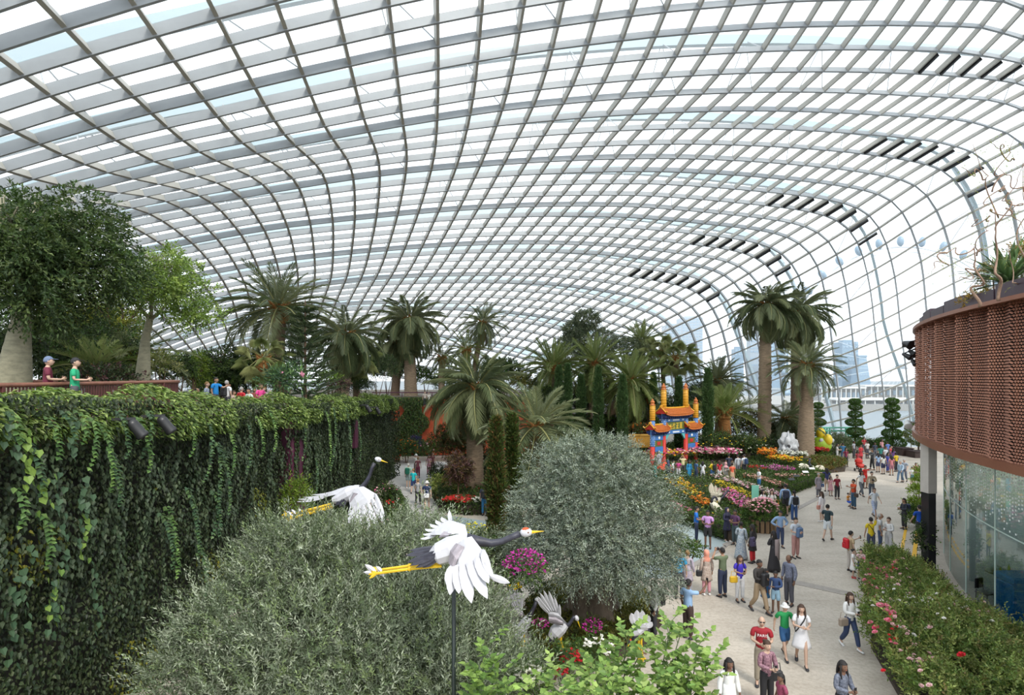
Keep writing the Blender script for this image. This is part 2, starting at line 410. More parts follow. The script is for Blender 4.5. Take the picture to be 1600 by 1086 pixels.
# ---------------------------------------------------------------- floor, terraces, river and far bank
def floor_mat():
    m = bpy.data.materials.new('paving_concrete'); m.use_nodes = True
    nt = m.node_tree; b = nt.nodes['Principled BSDF']
    tc = nt.nodes.new('ShaderNodeTexCoord')
    def noise(scale, det, st):
        mp = nt.nodes.new('ShaderNodeMapping'); mp.inputs['Scale'].default_value = st; mp.inputs['Rotation'].default_value = (0, 0, 0.2)
        n = nt.nodes.new('ShaderNodeTexNoise'); n.inputs['Scale'].default_value = scale; n.inputs['Detail'].default_value = det; n.inputs['Roughness'].default_value = .7
        nt.links.new(tc.outputs['Object'], mp.inputs[0]); nt.links.new(mp.outputs[0], n.inputs[0]); return n
    n1 = noise(.5, 6, (.6, 1.6, 1)); n2 = noise(9, 8, (1, 1, 1))
    r = nt.nodes.new('ShaderNodeValToRGB')
    r.color_ramp.elements[0].color = (.40, .35, .29, 1); r.color_ramp.elements[0].position = .33
    r.color_ramp.elements[1].color = (.53, .475, .405, 1); r.color_ramp.elements[1].position = .66
    nt.links.new(n1.outputs['Fac'], r.inputs[0])
    mx = nt.nodes.new('ShaderNodeMix'); mx.data_type = 'RGBA'; mx.blend_type = 'MULTIPLY'; mx.inputs[0].default_value = .55
    r2 = nt.nodes.new('ShaderNodeValToRGB'); r2.color_ramp.elements[0].color = (.62, .6, .58, 1); r2.color_ramp.elements[0].position = .36; r2.color_ramp.elements[1].color = (1, 1, 1, 1); r2.color_ramp.elements[1].position = .58
    nt.links.new(n2.outputs['Fac'], r2.inputs[0]); nt.links.new(r.outputs[0], mx.inputs[6]); nt.links.new(r2.outputs[0], mx.inputs[7])
    nt.links.new(mx.outputs[2], b.inputs['Base Color']); b.inputs['Roughness'].default_value = .7; b.inputs['Specular IOR Level'].default_value = .3
    return m
M_floor = floor_mat()
M_soil = mat('soil', (.045, .032, .022), .9, noise=.3, scale=6)
M_wallrender = mat('dark_wall', (.03, .03, .025), .9, noise=.2)
M_maroon = mat('maroon_paint', (.07, .014, .036), .6, noise=.25, scale=3, stretch=(1, 1, .15))
M_terracotta = mat('terracotta_wall', (.50, .085, .03), .75, noise=.2, scale=2)
M_bluepath = mat('blue_grey_paving', (.30, .36, .37), .6, noise=.1, scale=2)
M_greypath = mat('grey_paving', (.40, .39, .375), .7, noise=.1, scale=2)
M_curb = mat('curb_stone', (.30, .27, .24), .8, noise=.15, scale=5)
def prism(name, poly, ztop, zbot, mats, kind='structure', parent=None, label=None):
    """a block over a ground polygon; ztop may depend on (x, y)"""
    b = MB(); zt = ztop if callable(ztop) else (lambda x, y: ztop)
    n = len(poly)
    vs = [(x, y, zbot) for x, y in poly] + [(x, y, zt(x, y)) for x, y in poly]
    b.add(vs, [tuple(range(n - 1, -1, -1)), tuple(range(n, 2 * n))] + [(i, (i + 1) % n, n + (i + 1) % n, n + i) for i in range(n)])
    o = b.build(name, mats, parent)
    return tag(o, label=label, kind=kind)
rt, lf = [], []
for i in range(0, NI, 2):
    z = GR[i, :, 2]; jr = np.where(z > .05)[0]
    if len(jr) < 2: continue
    rt.append((GR[i, jr[-1], 0] + .8, GR[i, jr[-1], 1] + .3)); lf.append((GR[i, jr[0], 0] - 1.2, GR[i, jr[0], 1] - .4))
foot = [(-30, -14), (46, -14)] + rt + lf[::-1]
prism('floor', foot, 0.0, -.5, M_floor, label='pale concrete paving of the garden floor')
def slab(name, pix, h, m, z0=0.0, kind=None, parent=None):
    g = [G(x, y, z0) for x, y in pix]
    if sum((a.x * b.y - b.x * a.y) for a, b in zip(g, g[1:] + g[:1])) < 0: g.reverse()
    return prism(name, [(p.x, p.y) for p in g], z0 + h, z0, m, kind=kind, parent=parent)
o = slab('floor_side_path', [(1012, 852), (1062, 815), (1145, 848), (1100, 872), (1045, 905), (985, 900)], .012, M_bluepath, kind='structure')
o = slab('floor_crane_path', [(600, 850), (640, 806), (700, 806), (860, 828), (850, 850), (770, 862)], .012, M_bluepath, kind='structure')
o = slab('floor_left_path', [(618, 820), (604, 722), (640, 718), (720, 724), (712, 738), (664, 750), (700, 815), (705, 850), (560, 850)], .02, M_greypath, kind='structure')
for pts in ([(1210, 900), (1346, 929), (1346, 936), (1210, 906)], [(1128, 851), (1300, 765), (1304, 768), (1134, 855)], [(1060, 893), (1132, 852), (1136, 855), (1064, 899)]):
    slab('floor_drain_strip', pts, .016, M_curb, kind='structure')
for pts in ([(1423, 878), (1437, 790), (1440, 790), (1431, 878)], [(1405, 866), (1414, 822), (1418, 822), (1411, 866)]):
    slab('floor_yellow_line', pts, .01, mat('yellow_paint', (.75, .42, .02), .6, noise=.15, scale=20), kind='structure')
deck = lambda x, y: 6.62 - .045 * (min(max(y, 8), 28) - 14) if y < 28 else 5.99 - .004 * (y - 28)
prism('floor_upper_terrace', [(-62, 4), (-9.6, 4), (-9.6, 14), (-9.6, 28), (-9.6, 45), (-14, 45.6), (-14, 58), (2, 58.4), (2, 100), (-58, 100), (-62, 28), (-62, 14)], deck, 0, mat('terrace_soil', (.12, .10, .075), .9, noise=.3, scale=2), label='raised terrace behind the ivy wall')
prism('floor_palm_terrace', [(2, 61), (15.5, 61), (19, 82), (2, 100)], 3.6, 0, M_soil, label='raised bed of palms behind the cypresses')
# river, far bank and the city beyond it, whitened by the milky roof glass
def water_mat():
    m = mat('river_water', (.17, .20, .22), .6, spec=.25, noise=.06, scale=.05, bump=.25, stretch=(1, .3, 1)); return m
b = MB(); b.box((60, 900, -6.0), (4200, 2600, 1.0)); b.build('river', water_mat(), kind='structure', label='pale river outside the glass')
M_bank = mat('bank_stone', (.27, .26, .24), .9, noise=.1, scale=.05)
b = MB(); b.box((150, 285, -4.2), (1300, 110, 2.6)); b.build('floor_far_bank', M_bank, kind='structure')
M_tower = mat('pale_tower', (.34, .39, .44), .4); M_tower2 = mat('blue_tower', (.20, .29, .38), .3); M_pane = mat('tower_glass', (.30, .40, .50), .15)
M_white = mat('white_paint', (.62, .62, .6), .5)
def tower(px0, px1, py, Y, m, label, floors, cols, taper=1.0):
    x0, x1 = (px0 - 800) / F * Y, (px1 - 800) / F * Y; zt = CH + (HZ - py) / F * Y; w = x1 - x0
    t = thing('tower_block', label, 'tower', ((x0 + x1) / 2, Y, -3), group='towers beyond the river')
    b = MB(); b.box((0, w / 2, (zt + 3) / 2), (w, w, zt + 3), top=taper); b.build('wall', m, t)
    pb = None; hh = (zt + 3) / floors; cw = w / cols
    b = MB(); b.box((0, 0, 0), (cw * .7, .6, hh * .5)); me = b.mesh('window', M_pane)
    k = 0
    for r in range(floors - 1, 1, -1):
        for c in range(cols):
            z = hh * (r + .5)
            if z < 40 and Y > 400 and r % 2: continue
            inst('window', me, t, ((c + .5 - cols / 2) * cw * (1 if taper == 1 else 1 + (taper - 1) * z / (zt + 3)), 0.0 if taper == 1 else (1 - taper) * w / 2 * z / (zt + 3), z)); k += 1
    b = MB(); b.box((0, w / 2, zt + 3 + hh * .3), (w * .6, w * .6, hh * .6)); b.build('roof_plant', m, t)
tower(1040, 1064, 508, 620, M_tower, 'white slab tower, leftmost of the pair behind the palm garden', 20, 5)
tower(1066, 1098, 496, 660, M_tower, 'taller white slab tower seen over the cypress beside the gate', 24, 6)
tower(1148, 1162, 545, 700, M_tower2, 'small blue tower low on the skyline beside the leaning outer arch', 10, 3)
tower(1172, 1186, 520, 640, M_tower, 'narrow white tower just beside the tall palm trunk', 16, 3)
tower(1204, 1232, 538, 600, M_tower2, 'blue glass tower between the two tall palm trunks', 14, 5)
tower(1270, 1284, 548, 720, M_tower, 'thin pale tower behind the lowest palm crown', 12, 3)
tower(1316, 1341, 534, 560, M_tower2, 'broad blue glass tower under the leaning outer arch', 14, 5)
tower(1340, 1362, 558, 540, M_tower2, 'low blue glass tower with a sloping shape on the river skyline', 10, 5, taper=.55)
for (px0, px1, py0, py1, Y, lab) in ((1278, 1345, 606, 622, 268, 'long low white riverside pavilion with flat roof, nearer the palms'), (1345, 1432, 603, 618, 275, 'long low white riverside pavilion with flat roof, nearer the copper drum'), (1300, 1432, 624, 634, 236, 'low white grandstand on the far river bank')):
    a, c = P(px0, py0, Y), P(px1, py1, Y); w, h = c.x - a.x, a.z - c.z
    t = thing('pavilion', lab, 'building', ((a.x + c.x) / 2, Y, c.z - 2.5))
    b = MB(); b.box((0, 3, h / 2 + 1.2), (w, 6, h + 2.4)); b.build('wall', M_bank, t)
    b = MB(); b.box((0, 1.5, h + 2.6), (w * 1.03, 11, .7)); b.build('roof', M_white, t)
    b = MB(); b.box((0, 0, 0), (w / 14, .5, h * .5)); me = b.mesh('window', M_pane)
    for k in range(9): inst('window', me, t, (-w / 2 + (k + .5) * w / 9, 0, h * .5 + 1.6))
    b = MB(); b.tube([(0, 0, -.0), (0, 0, h + 2.2)], .25, 5); me = b.mesh('post', M_white)
    for k in range(10): inst('post', me, t, (-w / 2 + k * w / 9, -3.4, 0))
# observation wheel far beyond the bank
wc = P(1412, 571, 360); R = 74
t = thing('observation_wheel', 'giant observation wheel with blue capsules on the skyline', 'wheel', (wc.x, wc.y, wc.z))
M_wheel = mat('wheel_steel', (.66, .70, .74), .5)
b = MB(); b.tube([(R * math.cos(a), 0, R * math.sin(a)) for a in np.linspace(0, 2 * PI, 73)], .45, 5, False); b.tube([((R - 3) * math.cos(a), 0, (R - 3) * math.sin(a)) for a in np.linspace(0, 2 * PI, 73)], .3, 5, False); b.build('rim', M_wheel, t)
b = MB(); b.tube([(0, -5, 0), (0, 5, 0)], 2.2, 10); b.build('hub', M_wheel, t)
b = MB(); b.tube([(0, 0, 0), (R - 3, 0, 0)], .1, 3); me = b.mesh('spoke', M_wheel)
for k in range(36): inst('spoke', me, t, rot=(0, 2 * PI * k / 36, 0))
b = MB(); b.ell((0, 0, 0), (3.4, 2.0, 2.0), 10, 7); me = b.mesh('capsule', M_tower2, True)
for k in range(36):
    a = 2 * PI * (k + .3) / 36; inst('capsule', me, t, ((R + 3) * math.cos(a), -3, (R + 3) * math.sin(a)), (0, -a, 0))
# ---------------------------------------------------------------- leaf and bark materials
L_gen = leaf_mat('foliage', trans=.28)
L_dark = leaf_mat('ivy_foliage', trans=.15)
L_olive = leaf_mat('olive_foliage', trans=.16, rough=.55)
L_petal = leaf_mat('petals', trans=.2, rough=.6)
B_grey = mat('grey_bark', (.20, .175, .13), .9, noise=.35, scale=3, bump=.6, stretch=(1, 1, .35))
B_bottle = mat('smooth_grey_green_bark', (.25, .235, .16), .85, noise=.22, scale=5, bump=.4, stretch=(1, 1, 2.2))
B_brown = mat('brown_bark', (.12, .075, .045), .9, noise=.4, scale=5, bump=.6)
B_ring = mat('ringed_palm_trunk', (.24, .175, .115), .9, noise=.35, scale=5, bump=.6, stretch=(.6, .6, 4))
B_ringdark = mat('ringed_dark_palm_trunk', (.15, .10, .065), .9, noise=.35, scale=5, bump=.6, stretch=(.6, .6, 4))
B_orange = mat('orange_leaf_bases', (.30, .13, .035), .9, noise=.5, scale=9, bump=.7)
F_jub = frond_mat('blue_green_frond', (.10, .135, .058), (.25, .275, .14))
F_can = frond_mat('mid_green_frond', (.10, .15, .032), (.26, .31, .10))
F_fan = frond_mat('fan_frond', (.17, .22, .06), (.40, .41, .18))
F_dry = frond_mat('dry_frond', (.16, .12, .05), (.28, .20, .08))
M_rach = mat('frond_midrib', (.24, .24, .09), .6)
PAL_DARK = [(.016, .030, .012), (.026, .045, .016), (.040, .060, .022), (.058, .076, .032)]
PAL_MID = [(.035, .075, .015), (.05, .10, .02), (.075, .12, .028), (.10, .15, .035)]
PAL_LIGHT = [(.10, .19, .03), (.15, .25, .045), (.20, .30, .06), (.085, .15, .028)]
PAL_YEL = [(.16, .17, .02), (.22, .21, .025), (.10, .13, .02), (.07, .10, .018)]
PAL_OLIVE = [(.15, .185, .12), (.22, .255, .18), (.30, .335, .25), (.10, .13, .08), (.17, .22, .10)]
PAL_OLIVE2 = [(.15, .185, .15), (.22, .26, .215), (.32, .36, .30), (.10, .135, .10), (.17, .20, .13)]
PAL_BRONZE = [(.10, .05, .025), (.14, .075, .03), (.08, .06, .025), (.12, .09, .03)]
PAL_PURPLE = [(.09, .045, .05), (.13, .07, .075), (.16, .09, .08), (.06, .045, .035)]
# ---------------------------------------------------------------- ivy wall on the left
wall_l = thing('wall_left', None, None, kind='structure')
def edge_z(Y):
    return np.interp(Y, [4, 10.4, 16.6, 23.7, 41, 46], [7.75, 7.5, 7.1, 6.72, 6.28, 6.2])
n = 86000
y = 5 + 40.3 * RNG.random(n) ** 1.15; z = -.05 + RNG.random(n) * (edge_z(y) + .05)
bump = .22 + .18 * np.sin(y * 1.3 + np.sin(z * 1.1) * 1.5) * np.cos(z * 1.7 + y * .4) + .12 * RNG.random(n) + .35 * np.clip((z - edge_z(y) + 1.2) / 1.2, 0, 1)
p = np.stack([-9.55 + bump, y, z], 1)
d = np.stack([.35 + .3 * RNG.normal(size=n), .35 * RNG.normal(size=n), -1 + .45 * RNG.normal(size=n)], 1)
nr = np.stack([np.ones(n), .4 * RNG.normal(size=n), .5 + .35 * RNG.normal(size=n)], 1)
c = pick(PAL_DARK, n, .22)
patch = np.sin(y * .9 + 1.3) * np.sin(z * 1.2 + y * .5)
yl = (patch > .62) & (y < 22) & (z < 5.0) & (RNG.random(n) < .45); c[yl] = pick(PAL_YEL, yl.sum())
leaves('ivy', L_dark, p, d, nr, .062 + .045 * RNG.random(n), .058 + .03 * RNG.random(n), c, wall_l, shape='ivy')
n = 5040                                                             # longer vines with bigger leaves over the carpet
nv = 105; vy = 8 + 24 * RNG.random(nv) ** 1.2; vz = edge_z(vy) - .5 - 1.5 * RNG.random(nv); k = n // nv
t = np.tile(np.arange(k) / k, nv); vi = np.repeat(np.arange(nv), k); ln = (1.4 + 2.6 * RNG.random(nv))[vi]
p = np.stack([-9.02 + .12 * np.sin(t * 5 + vi), vy[vi] + .14 * np.sin(t * 6 + vi * 2.1) + .07 * RNG.normal(size=n), vz[vi] - t * ln], 1)
d = np.stack([.4 + .2 * RNG.normal(size=n), .35 * RNG.normal(size=n), -1 + .2 * RNG.normal(size=n)], 1)
nr = np.stack([np.ones(n), .3 * RNG.normal(size=n), .6 + .2 * RNG.normal(size=n)], 1)
c = pick([(.028, .05, .022), (.042, .066, .03), (.06, .085, .04)], n, .2)
leaves('ivy_vines', L_dark, p, d, nr, .085 + .05 * RNG.random(n), .08 + .04 * RNG.random(n), c, wall_l, shape='ivy')
n = 26000                                                            # bright creeper rolling over the parapet
y = 6 + 39 * RNG.random(n) ** 1.25; u = RNG.random(n); th = u * 2.3 - .25
rr = .62 + .16 * RNG.random(n) + .12 * np.sin(y * 2.2) + .14 * np.sin(y * .83 + 1)
p = np.stack([-9.75 + rr * np.sin(th) * 1.25, y, edge_z(y) - .55 + rr * np.cos(th)], 1)
d = np.stack([.9 + .4 * RNG.normal(size=n), .6 * RNG.normal(size=n), -.25 - .5 * u + .35 * RNG.normal(size=n)], 1)
nr = np.stack([.4 * np.ones(n), .35 * RNG.normal(size=n), 1 + .2 * RNG.normal(size=n)], 1)
c = pick([(.13, .20, .04), (.19, .27, .07), (.27, .34, .11), (.07, .12, .03), (.10, .15, .05)], n, .22)
leaves('creeper', L_gen, p, d, nr, .11 + .07 * RNG.random(n), .055 + .03 * RNG.random(n), c, wall_l)
b = MB(); b.box((-9.9, 25, 3.1), (.8, 41, 6.2)); b.build('parapet_planter', M_wallrender, wall_l)
def vine(Y, z0, ln, pal, sz, sway, parent=wall_l, x0=-8.75):
    m = max(10, int(ln / (sz * .30))); t = (np.arange(m) + .5) / m; sd = np.where(np.arange(m) % 2, 1, -1)
    yy = Y + sway * t ** 1.3 * ln * .55 + .03 * np.sin(t * 9); zz = z0 - ln * t ** 1.1
    p = np.stack([x0 + .18 * np.sin(t * 3.0), yy, zz], 1)
    d = np.stack([.35 + .15 * RNG.normal(size=m), sd * .9 + .2 * RNG.normal(size=m), -.55 + .2 * RNG.normal(size=m)], 1)
    nr = np.stack([.7 * np.ones(m), .2 * RNG.normal(size=m), np.ones(m)], 1)
    leaves('hanging_vine', L_gen, p, d, nr, sz * (.8 + .5 * (1 - t)), sz * .8, pick(pal, m, .18) * (.75 + .5 * t[:, None]), parent)
VP1 = [(.075, .15, .045), (.11, .20, .06), (.16, .26, .075)]; VP2 = [(.055, .11, .055), (.08, .14, .07), (.10, .17, .06)]
for px, py, l, w, pl in ((5, 640, 1.0, .6, VP1), (40, 690, 1.5, .5, VP2), (70, 650, 1.2, .5, VP1), (140, 650, 1.4, -.2, VP1), (118, 640, .9, .3, VP1), (205, 665, .5, .1, VP1), (155, 660, 1.9, .35, VP1), (165, 700, 1.6, .5, VP2), (180, 640, 1.3, .5, VP2), (213, 650, 1.5, .55, VP1), (230, 640, 1.2, -.5, VP2), (293, 640, 1.2, .1, VP1), (325, 660, 1.5, -.35, VP2), (345, 700, 1.8, .3, VP2), (355, 665, 1.3, .2, VP1), (338, 690, 2.4, -.2, VP2), (330, 765, 1.3, .4, VP2), (250, 800, 1.6, .5, VP2), (258, 790, 2.0, .4, VP1), (290, 760, 2.0, .45, VP2), (385, 660, 1.3, -.1, VP2), (400, 650, 1.1, .4, VP1), (470, 640, 1.3, 0, VP2), (508, 640, 1.5, .3, VP1), (520, 636, 1.6, -.3, VP2), (540, 636, 1.7, .3, VP2), (555, 645, 1.3, .5, VP2), (492, 715, 1.5, -.5, VP2), (310, 850, 1.6, .2, VP2), (420, 640, 1.1, .4, VP1), (20, 760, 1.1, .2, VP1), (60, 800, 1.5, .2, VP1), (95, 640, 1.0, .6, VP2)):
    Y = 8.75 * F / max(800 - px, 1); vine(Y, P(px, py, Y).z, l * Y / 15, pl, .105 + .0022 * Y, w)
iv, it = ivy_arrays(np.zeros((1, 3)), np.array([[0, 0, -1.]]), np.array([[1., 0, .2]]), 1.0, .95, .12)
ivl = [np_mesh('ivy_leaf', iv, it, L_dark, col=np.tile(np.array(cc), (6, 1))) for cc in ((.035, .075, .035), (.05, .095, .045), (.10, .18, .03), (.16, .25, .045))]
for px, py0, py1, k, hue in ((92, 735, 950, 26, 0), (45, 670, 760, 14, 2), (40, 672, 740, 8, 3), (84, 890, 975, 12, 2), (132, 760, 850, 12, 0), (78, 940, 1000, 8, 0), (130, 800, 880, 9, 2), (135, 740, 830, 9, 1), (12, 640, 720, 12, 1), (150, 870, 1000, 12, 0), (70, 740, 800, 9, 2), (110, 640, 720, 10, 1), (40, 850, 1000, 14, 1), (15, 900, 1060, 14, 0)):
    Y = 8.65 * F / (800 - px)                                         # strings of big ivy leaves, each leaf its own object
    for q in range(k):
        c0 = P(px, py0 + (py1 - py0) * (q + .5) / k, Y); sc = .11 + .05 * random.random()
        inst('ivy_leaf', ivl[min(3, hue + (q % 2 if hue in (0, 2) else 0))], wall_l, (-8.68 + .08 * random.random(), c0.y + random.uniform(-.16, .16), c0.z), (random.uniform(-.5, .5), random.uniform(-.55, -.1), random.uniform(-.6, .6)), sc)
b = MB(); b.box((-9.3, 24.2, 3.0), (.8, 1.5, 6.0), bev=.05); b.build('maroon_pilaster', M_maroon, wall_l)
b = MB(); b.box((-9.3, 33.5, 4.8), (.6, .5, 2.2), bev=.05); b.build('maroon_pilaster', M_maroon, wall_l)
for px, py in ((212, 668), (258, 662), (575, 638), (590, 641)):      # black floodlights peeping out of the ivy
    Y = 8.5 * F / (800 - px); c = P(px, py, Y)
    t = thing('floodlight', {212: 'black floodlight half hidden in the ivy under the fringe, left one of two', 258: 'black floodlight aimed down from the ivy wall, right one of two', 575: 'small black spotlight under the far end of the ivy fringe, left one', 590: 'small black spotlight under the far end of the ivy fringe, right one'}[px], 'light', c, rz=.5)
    b = MB(); b.lathe((0, 0, 0), [(.11, -.26), (.135, -.26), (.135, -.2), (.12, -.18), (.12, .12), (.10, .16), (.07, .2)], 16); o = b.build('lamp_head', M_black, t, True); o.rotation_euler = (.2, -.6, 0)
    b = MB(); b.lathe((0, 0, -.25), [(.105, 0), (.105, .01)], 14); o = b.build('lens', mat('dark_lens', (.05, .06, .07), .1), t); o.rotation_euler = (.2, -.6, 0)
    b = MB(); b.box((-.25, 0, .2), (.5, .06, .06)); b.build('bracket', M_black, t)
n = 900; yy = 23.4 + 1.6 * RNG.random(n); zz = 6.3 - 3.2 * RNG.random(n) ** 1.6; kp_ = (np.abs(yy - 24.2) > .25) | (zz > 5.2)
leaves('ivy_over_pilaster', L_dark, np.stack([np.full(n, -8.86), yy, zz], 1)[kp_], (np.array([.3, 0, -1]) + .4 * RNG.normal(size=(n, 3)))[kp_], (np.array([1., 0, .5]) + .3 * RNG.normal(size=(n, 3)))[kp_], .11, .10, pick(PAL_DARK + PAL_MID[:1], n)[kp_], wall_l, shape='ivy')
# far end: terracotta wall with a hanging green curtain
wall_b = thing('wall_back', None, None, kind='structure')
b = MB(); b.box((-6, 57.8, 2.9), (16, .3, 5.7)); b.build('terracotta_render', M_terracotta, wall_b)
b = MB(); b.box((-14.2, 51.5, 2.9), (.3, 12.5, 5.7)); b.build('terracotta_render', M_terracotta, wall_b)
def carpet(name, m, pts, d0, nrm, L, Wd, pal, parent, jit=.5, shape='leaf'):
    n = len(pts); leaves(name, m, pts, np.asarray(d0) + jit * RNG.normal(size=(n, 3)), np.asarray(nrm) + .35 * RNG.normal(size=(n, 3)), L * (.7 + .6 * RNG.random(n)), Wd * (.7 + .6 * RNG.random(n)), pick(pal, n, .2), parent, shape)
n = 9000; x = -13.2 + 5.3 * RNG.random(n) ** .9; z = 5.9 * RNG.random(n) ** .75
keep = ((x > -11.4 + .7 * np.sin(z * 1.7)) & (x < -8.6 + .4 * np.sin(z * 2.3))) | (z > 5.3) | (z < .8); x, z = x[keep], z[keep]; n = len(x)
carpet('green_curtain', L_gen, np.stack([x, 57.3 - .35 * RNG.random(n), z], 1), (.1, -.4, -1), (0, -1, .5), .26, .10, PAL_MID + PAL_DARK[2:], wall_b)
n = 1500; x = -8 + 9 * RNG.random(n); z = 5.9 - 1.1 * RNG.random(n) ** 1.8
carpet('hanging_creeper', L_gen, np.stack([x, 57.3 - .35 * RNG.random(n), z], 1), (.1, -.4, -1), (0, -1, .5), .24, .10, PAL_MID + PAL_DARK, wall_b)
n = 5000; yy = 45.3 + .3 * RNG.random(n); x = -13.6 + 4.5 * RNG.random(n)
carpet('ivy', L_dark, np.stack([x + .2, yy + .15, 6.2 * RNG.random(n)], 1), (.3, .4, -1), (0, 1, .4), .12, .10, PAL_DARK, wall_l, shape='ivy')
# hedge wall that closes the palm terrace
n = 9000; t = RNG.random(n)
wall_p = thing('wall_palm_terrace', None, None, kind='structure')
carpet('hedge_face', L_gen, np.stack([2 + 13.5 * t, 60.8 - .4 * RNG.random(n), 3.9 * RNG.random(n)], 1), (0, -.5, .3), (0, -1, .6), .22, .13, PAL_MID + PAL_DARK + PAL_LIGHT[:1], wall_p, .8)
b = MB(); b.box((8.75, 60.95, 3.9), (13.6, .12, .12)); b.build('handrail', M_maroon, wall_p)

# ---------------------------------------------------------------- palms
def frond_mesh(name, m, L, droop, nl, ll, lw, up=.25, ang=50, hang=.25, tail=.1, dense=1.0):
    s = np.linspace(0, 1, 13); a = -droop * s ** 1.25; ds = L / 12
    X = np.r_[0, np.cumsum(np.cos(a[:-1]) * ds)]; Z = np.r_[0, np.cumsum(np.sin(a[:-1]) * ds)]
    Vs, Ts, mi = [], [], []
    b = MB(); b.tube([(X[i], 0, Z[i]) for i in range(0, 13, 2)], [L * .011 * (1 - .085 * i) + .004 for i in range(0, 13, 2)], 3, False)
    V0 = np.array(b.v); T0 = np.array([t for f in b.f for t in ((f[0], f[1], f[2]), (f[0], f[2], f[3]))])
    t = .10 + .88 * (np.arange(nl) + .5) / nl
    for sd in (-1, 1):
        tt = t + .3 / nl * sd; x = np.interp(tt, s, X); z = np.interp(tt, s, Z); aa = np.interp(tt, s, a)
        T = np.stack([np.cos(aa), np.zeros(nl), np.sin(aa)], 1); U = np.stack([-np.sin(aa), np.zeros(nl), np.cos(aa)], 1)
        an = np.radians(ang - 22 * tt)[:, None]
        d = T * np.cos(an) + np.array([0, sd, 0]) * np.sin(an) + U * up * RNG.normal(1, .45, (nl, 1)) + np.array([0, 0, -hang]) * (.6 + .8 * RNG.random((nl, 1)))
        l = ll * np.sin(PI * (tail + (.97 - tail) * tt)) ** .65 * RNG.uniform(.88, 1.08, nl)
        V, Tr = leaf_arrays(np.stack([x, np.zeros(nl), z], 1), d, U + .3 * np.array([0, sd, 0]), l, np.full(nl, lw), .3)
        # droop of each leaflet tip
        V = V.reshape(-1, 4, 3); V[:, 2, 2] -= hang * .35 * l; V = V.reshape(-1, 3)
        Ts.append(Tr + sum(len(v) for v in Vs)); Vs.append(V)
    nv = sum(len(v) for v in Vs); nt = sum(len(q) for q in Ts)
    return np_mesh(name, np.concatenate(Vs + [V0]), np.concatenate(Ts + [T0 + nv]), [m, M_rach], midx=np.r_[np.zeros(nt), np.ones(len(T0))])
def fan_mesh(name, m, pet, R, ns=30, span=4.4):
    p, d = [], []; a = np.linspace(-span / 2, span / 2, ns)
    base = np.tile([[pet, 0, 0]], (ns, 1)).astype(float)
    d = np.stack([np.cos(a), np.sin(a), -.12 - .22 * np.abs(a)], 1)
    V, T = leaf_arrays(base, d, np.tile([[0, 0, 1.]], (ns, 1)), R * (1 - .06 * np.abs(a)), np.full(ns, R * .10), .3)
    V = V.reshape(-1, 4, 3); V[:, 2, 2] -= R * .3; V = V.reshape(-1, 3)
    b = MB(); b.tube([(0, 0, 0), (pet * .5, 0, .03), (pet, 0, 0)], .02, 3, False)
    T0 = np.array([t for f in b.f for t in ((f[0], f[1], f[2]), (f[0], f[2], f[3]))])
    return np_mesh(name, np.concatenate([V, np.array(b.v)]), np.concatenate([T, T0 + len(V)]), [m, M_rach], midx=np.r_[np.zeros(len(T)), np.ones(len(T0))])
FM = {
 'jub': [frond_mesh('frond', F_jub, 1.0, dr, 44, .25, .0145, .22, 54, .16, .16) for dr in (.55, .9, 1.3)],
 'lax': [frond_mesh('frond', F_jub, 1.0, dr, 46, .26, .016, .12, 56, .42, .16) for dr in (1.0, 1.5, 1.9)],
 'can': [frond_mesh('frond', F_can, 1.0, dr, 48, .20, .0135, .28, 48, .12, .14) for dr in (.35, .75, 1.2)],
 'cyc': [frond_mesh('frond', F_can, 1.0, dr, 38, .23, .016, .5, 48, .02, .2) for dr in (.25, .5, .9)],
 'fan': [fan_mesh('frond', F_fan, .62, .42)] * 3,
 'dry': [frond_mesh('dry_frond', F_dry, 1.0, dr, 26, .2, .022, .05, 40, .5, .16) for dr in (1.2, 1.7, 2.0)],
}
def trunk(name, pts, rads, m, parent, ring=.16, amp=.05, n=14):
    pts = [Vector(p) for p in pts]; cl = [0]
    for a, c in zip(pts, pts[1:]): cl.append(cl[-1] + (c - a).length)
    k = max(4, min(70, int(cl[-1] / (ring / 2)))); P2, R2 = [], []
    for i in range(k + 1):
        t = cl[-1] * i / k
        P2.append([float(np.interp(t, cl, [q[a] for q in pts])) for a in range(3)])
        R2.append(float(np.interp(t, cl, rads)) * (1 + amp * (1 if i % 2 else -1)))
    b = MB(); b.tube(P2, R2, n); return b.build(name, m, parent, True)
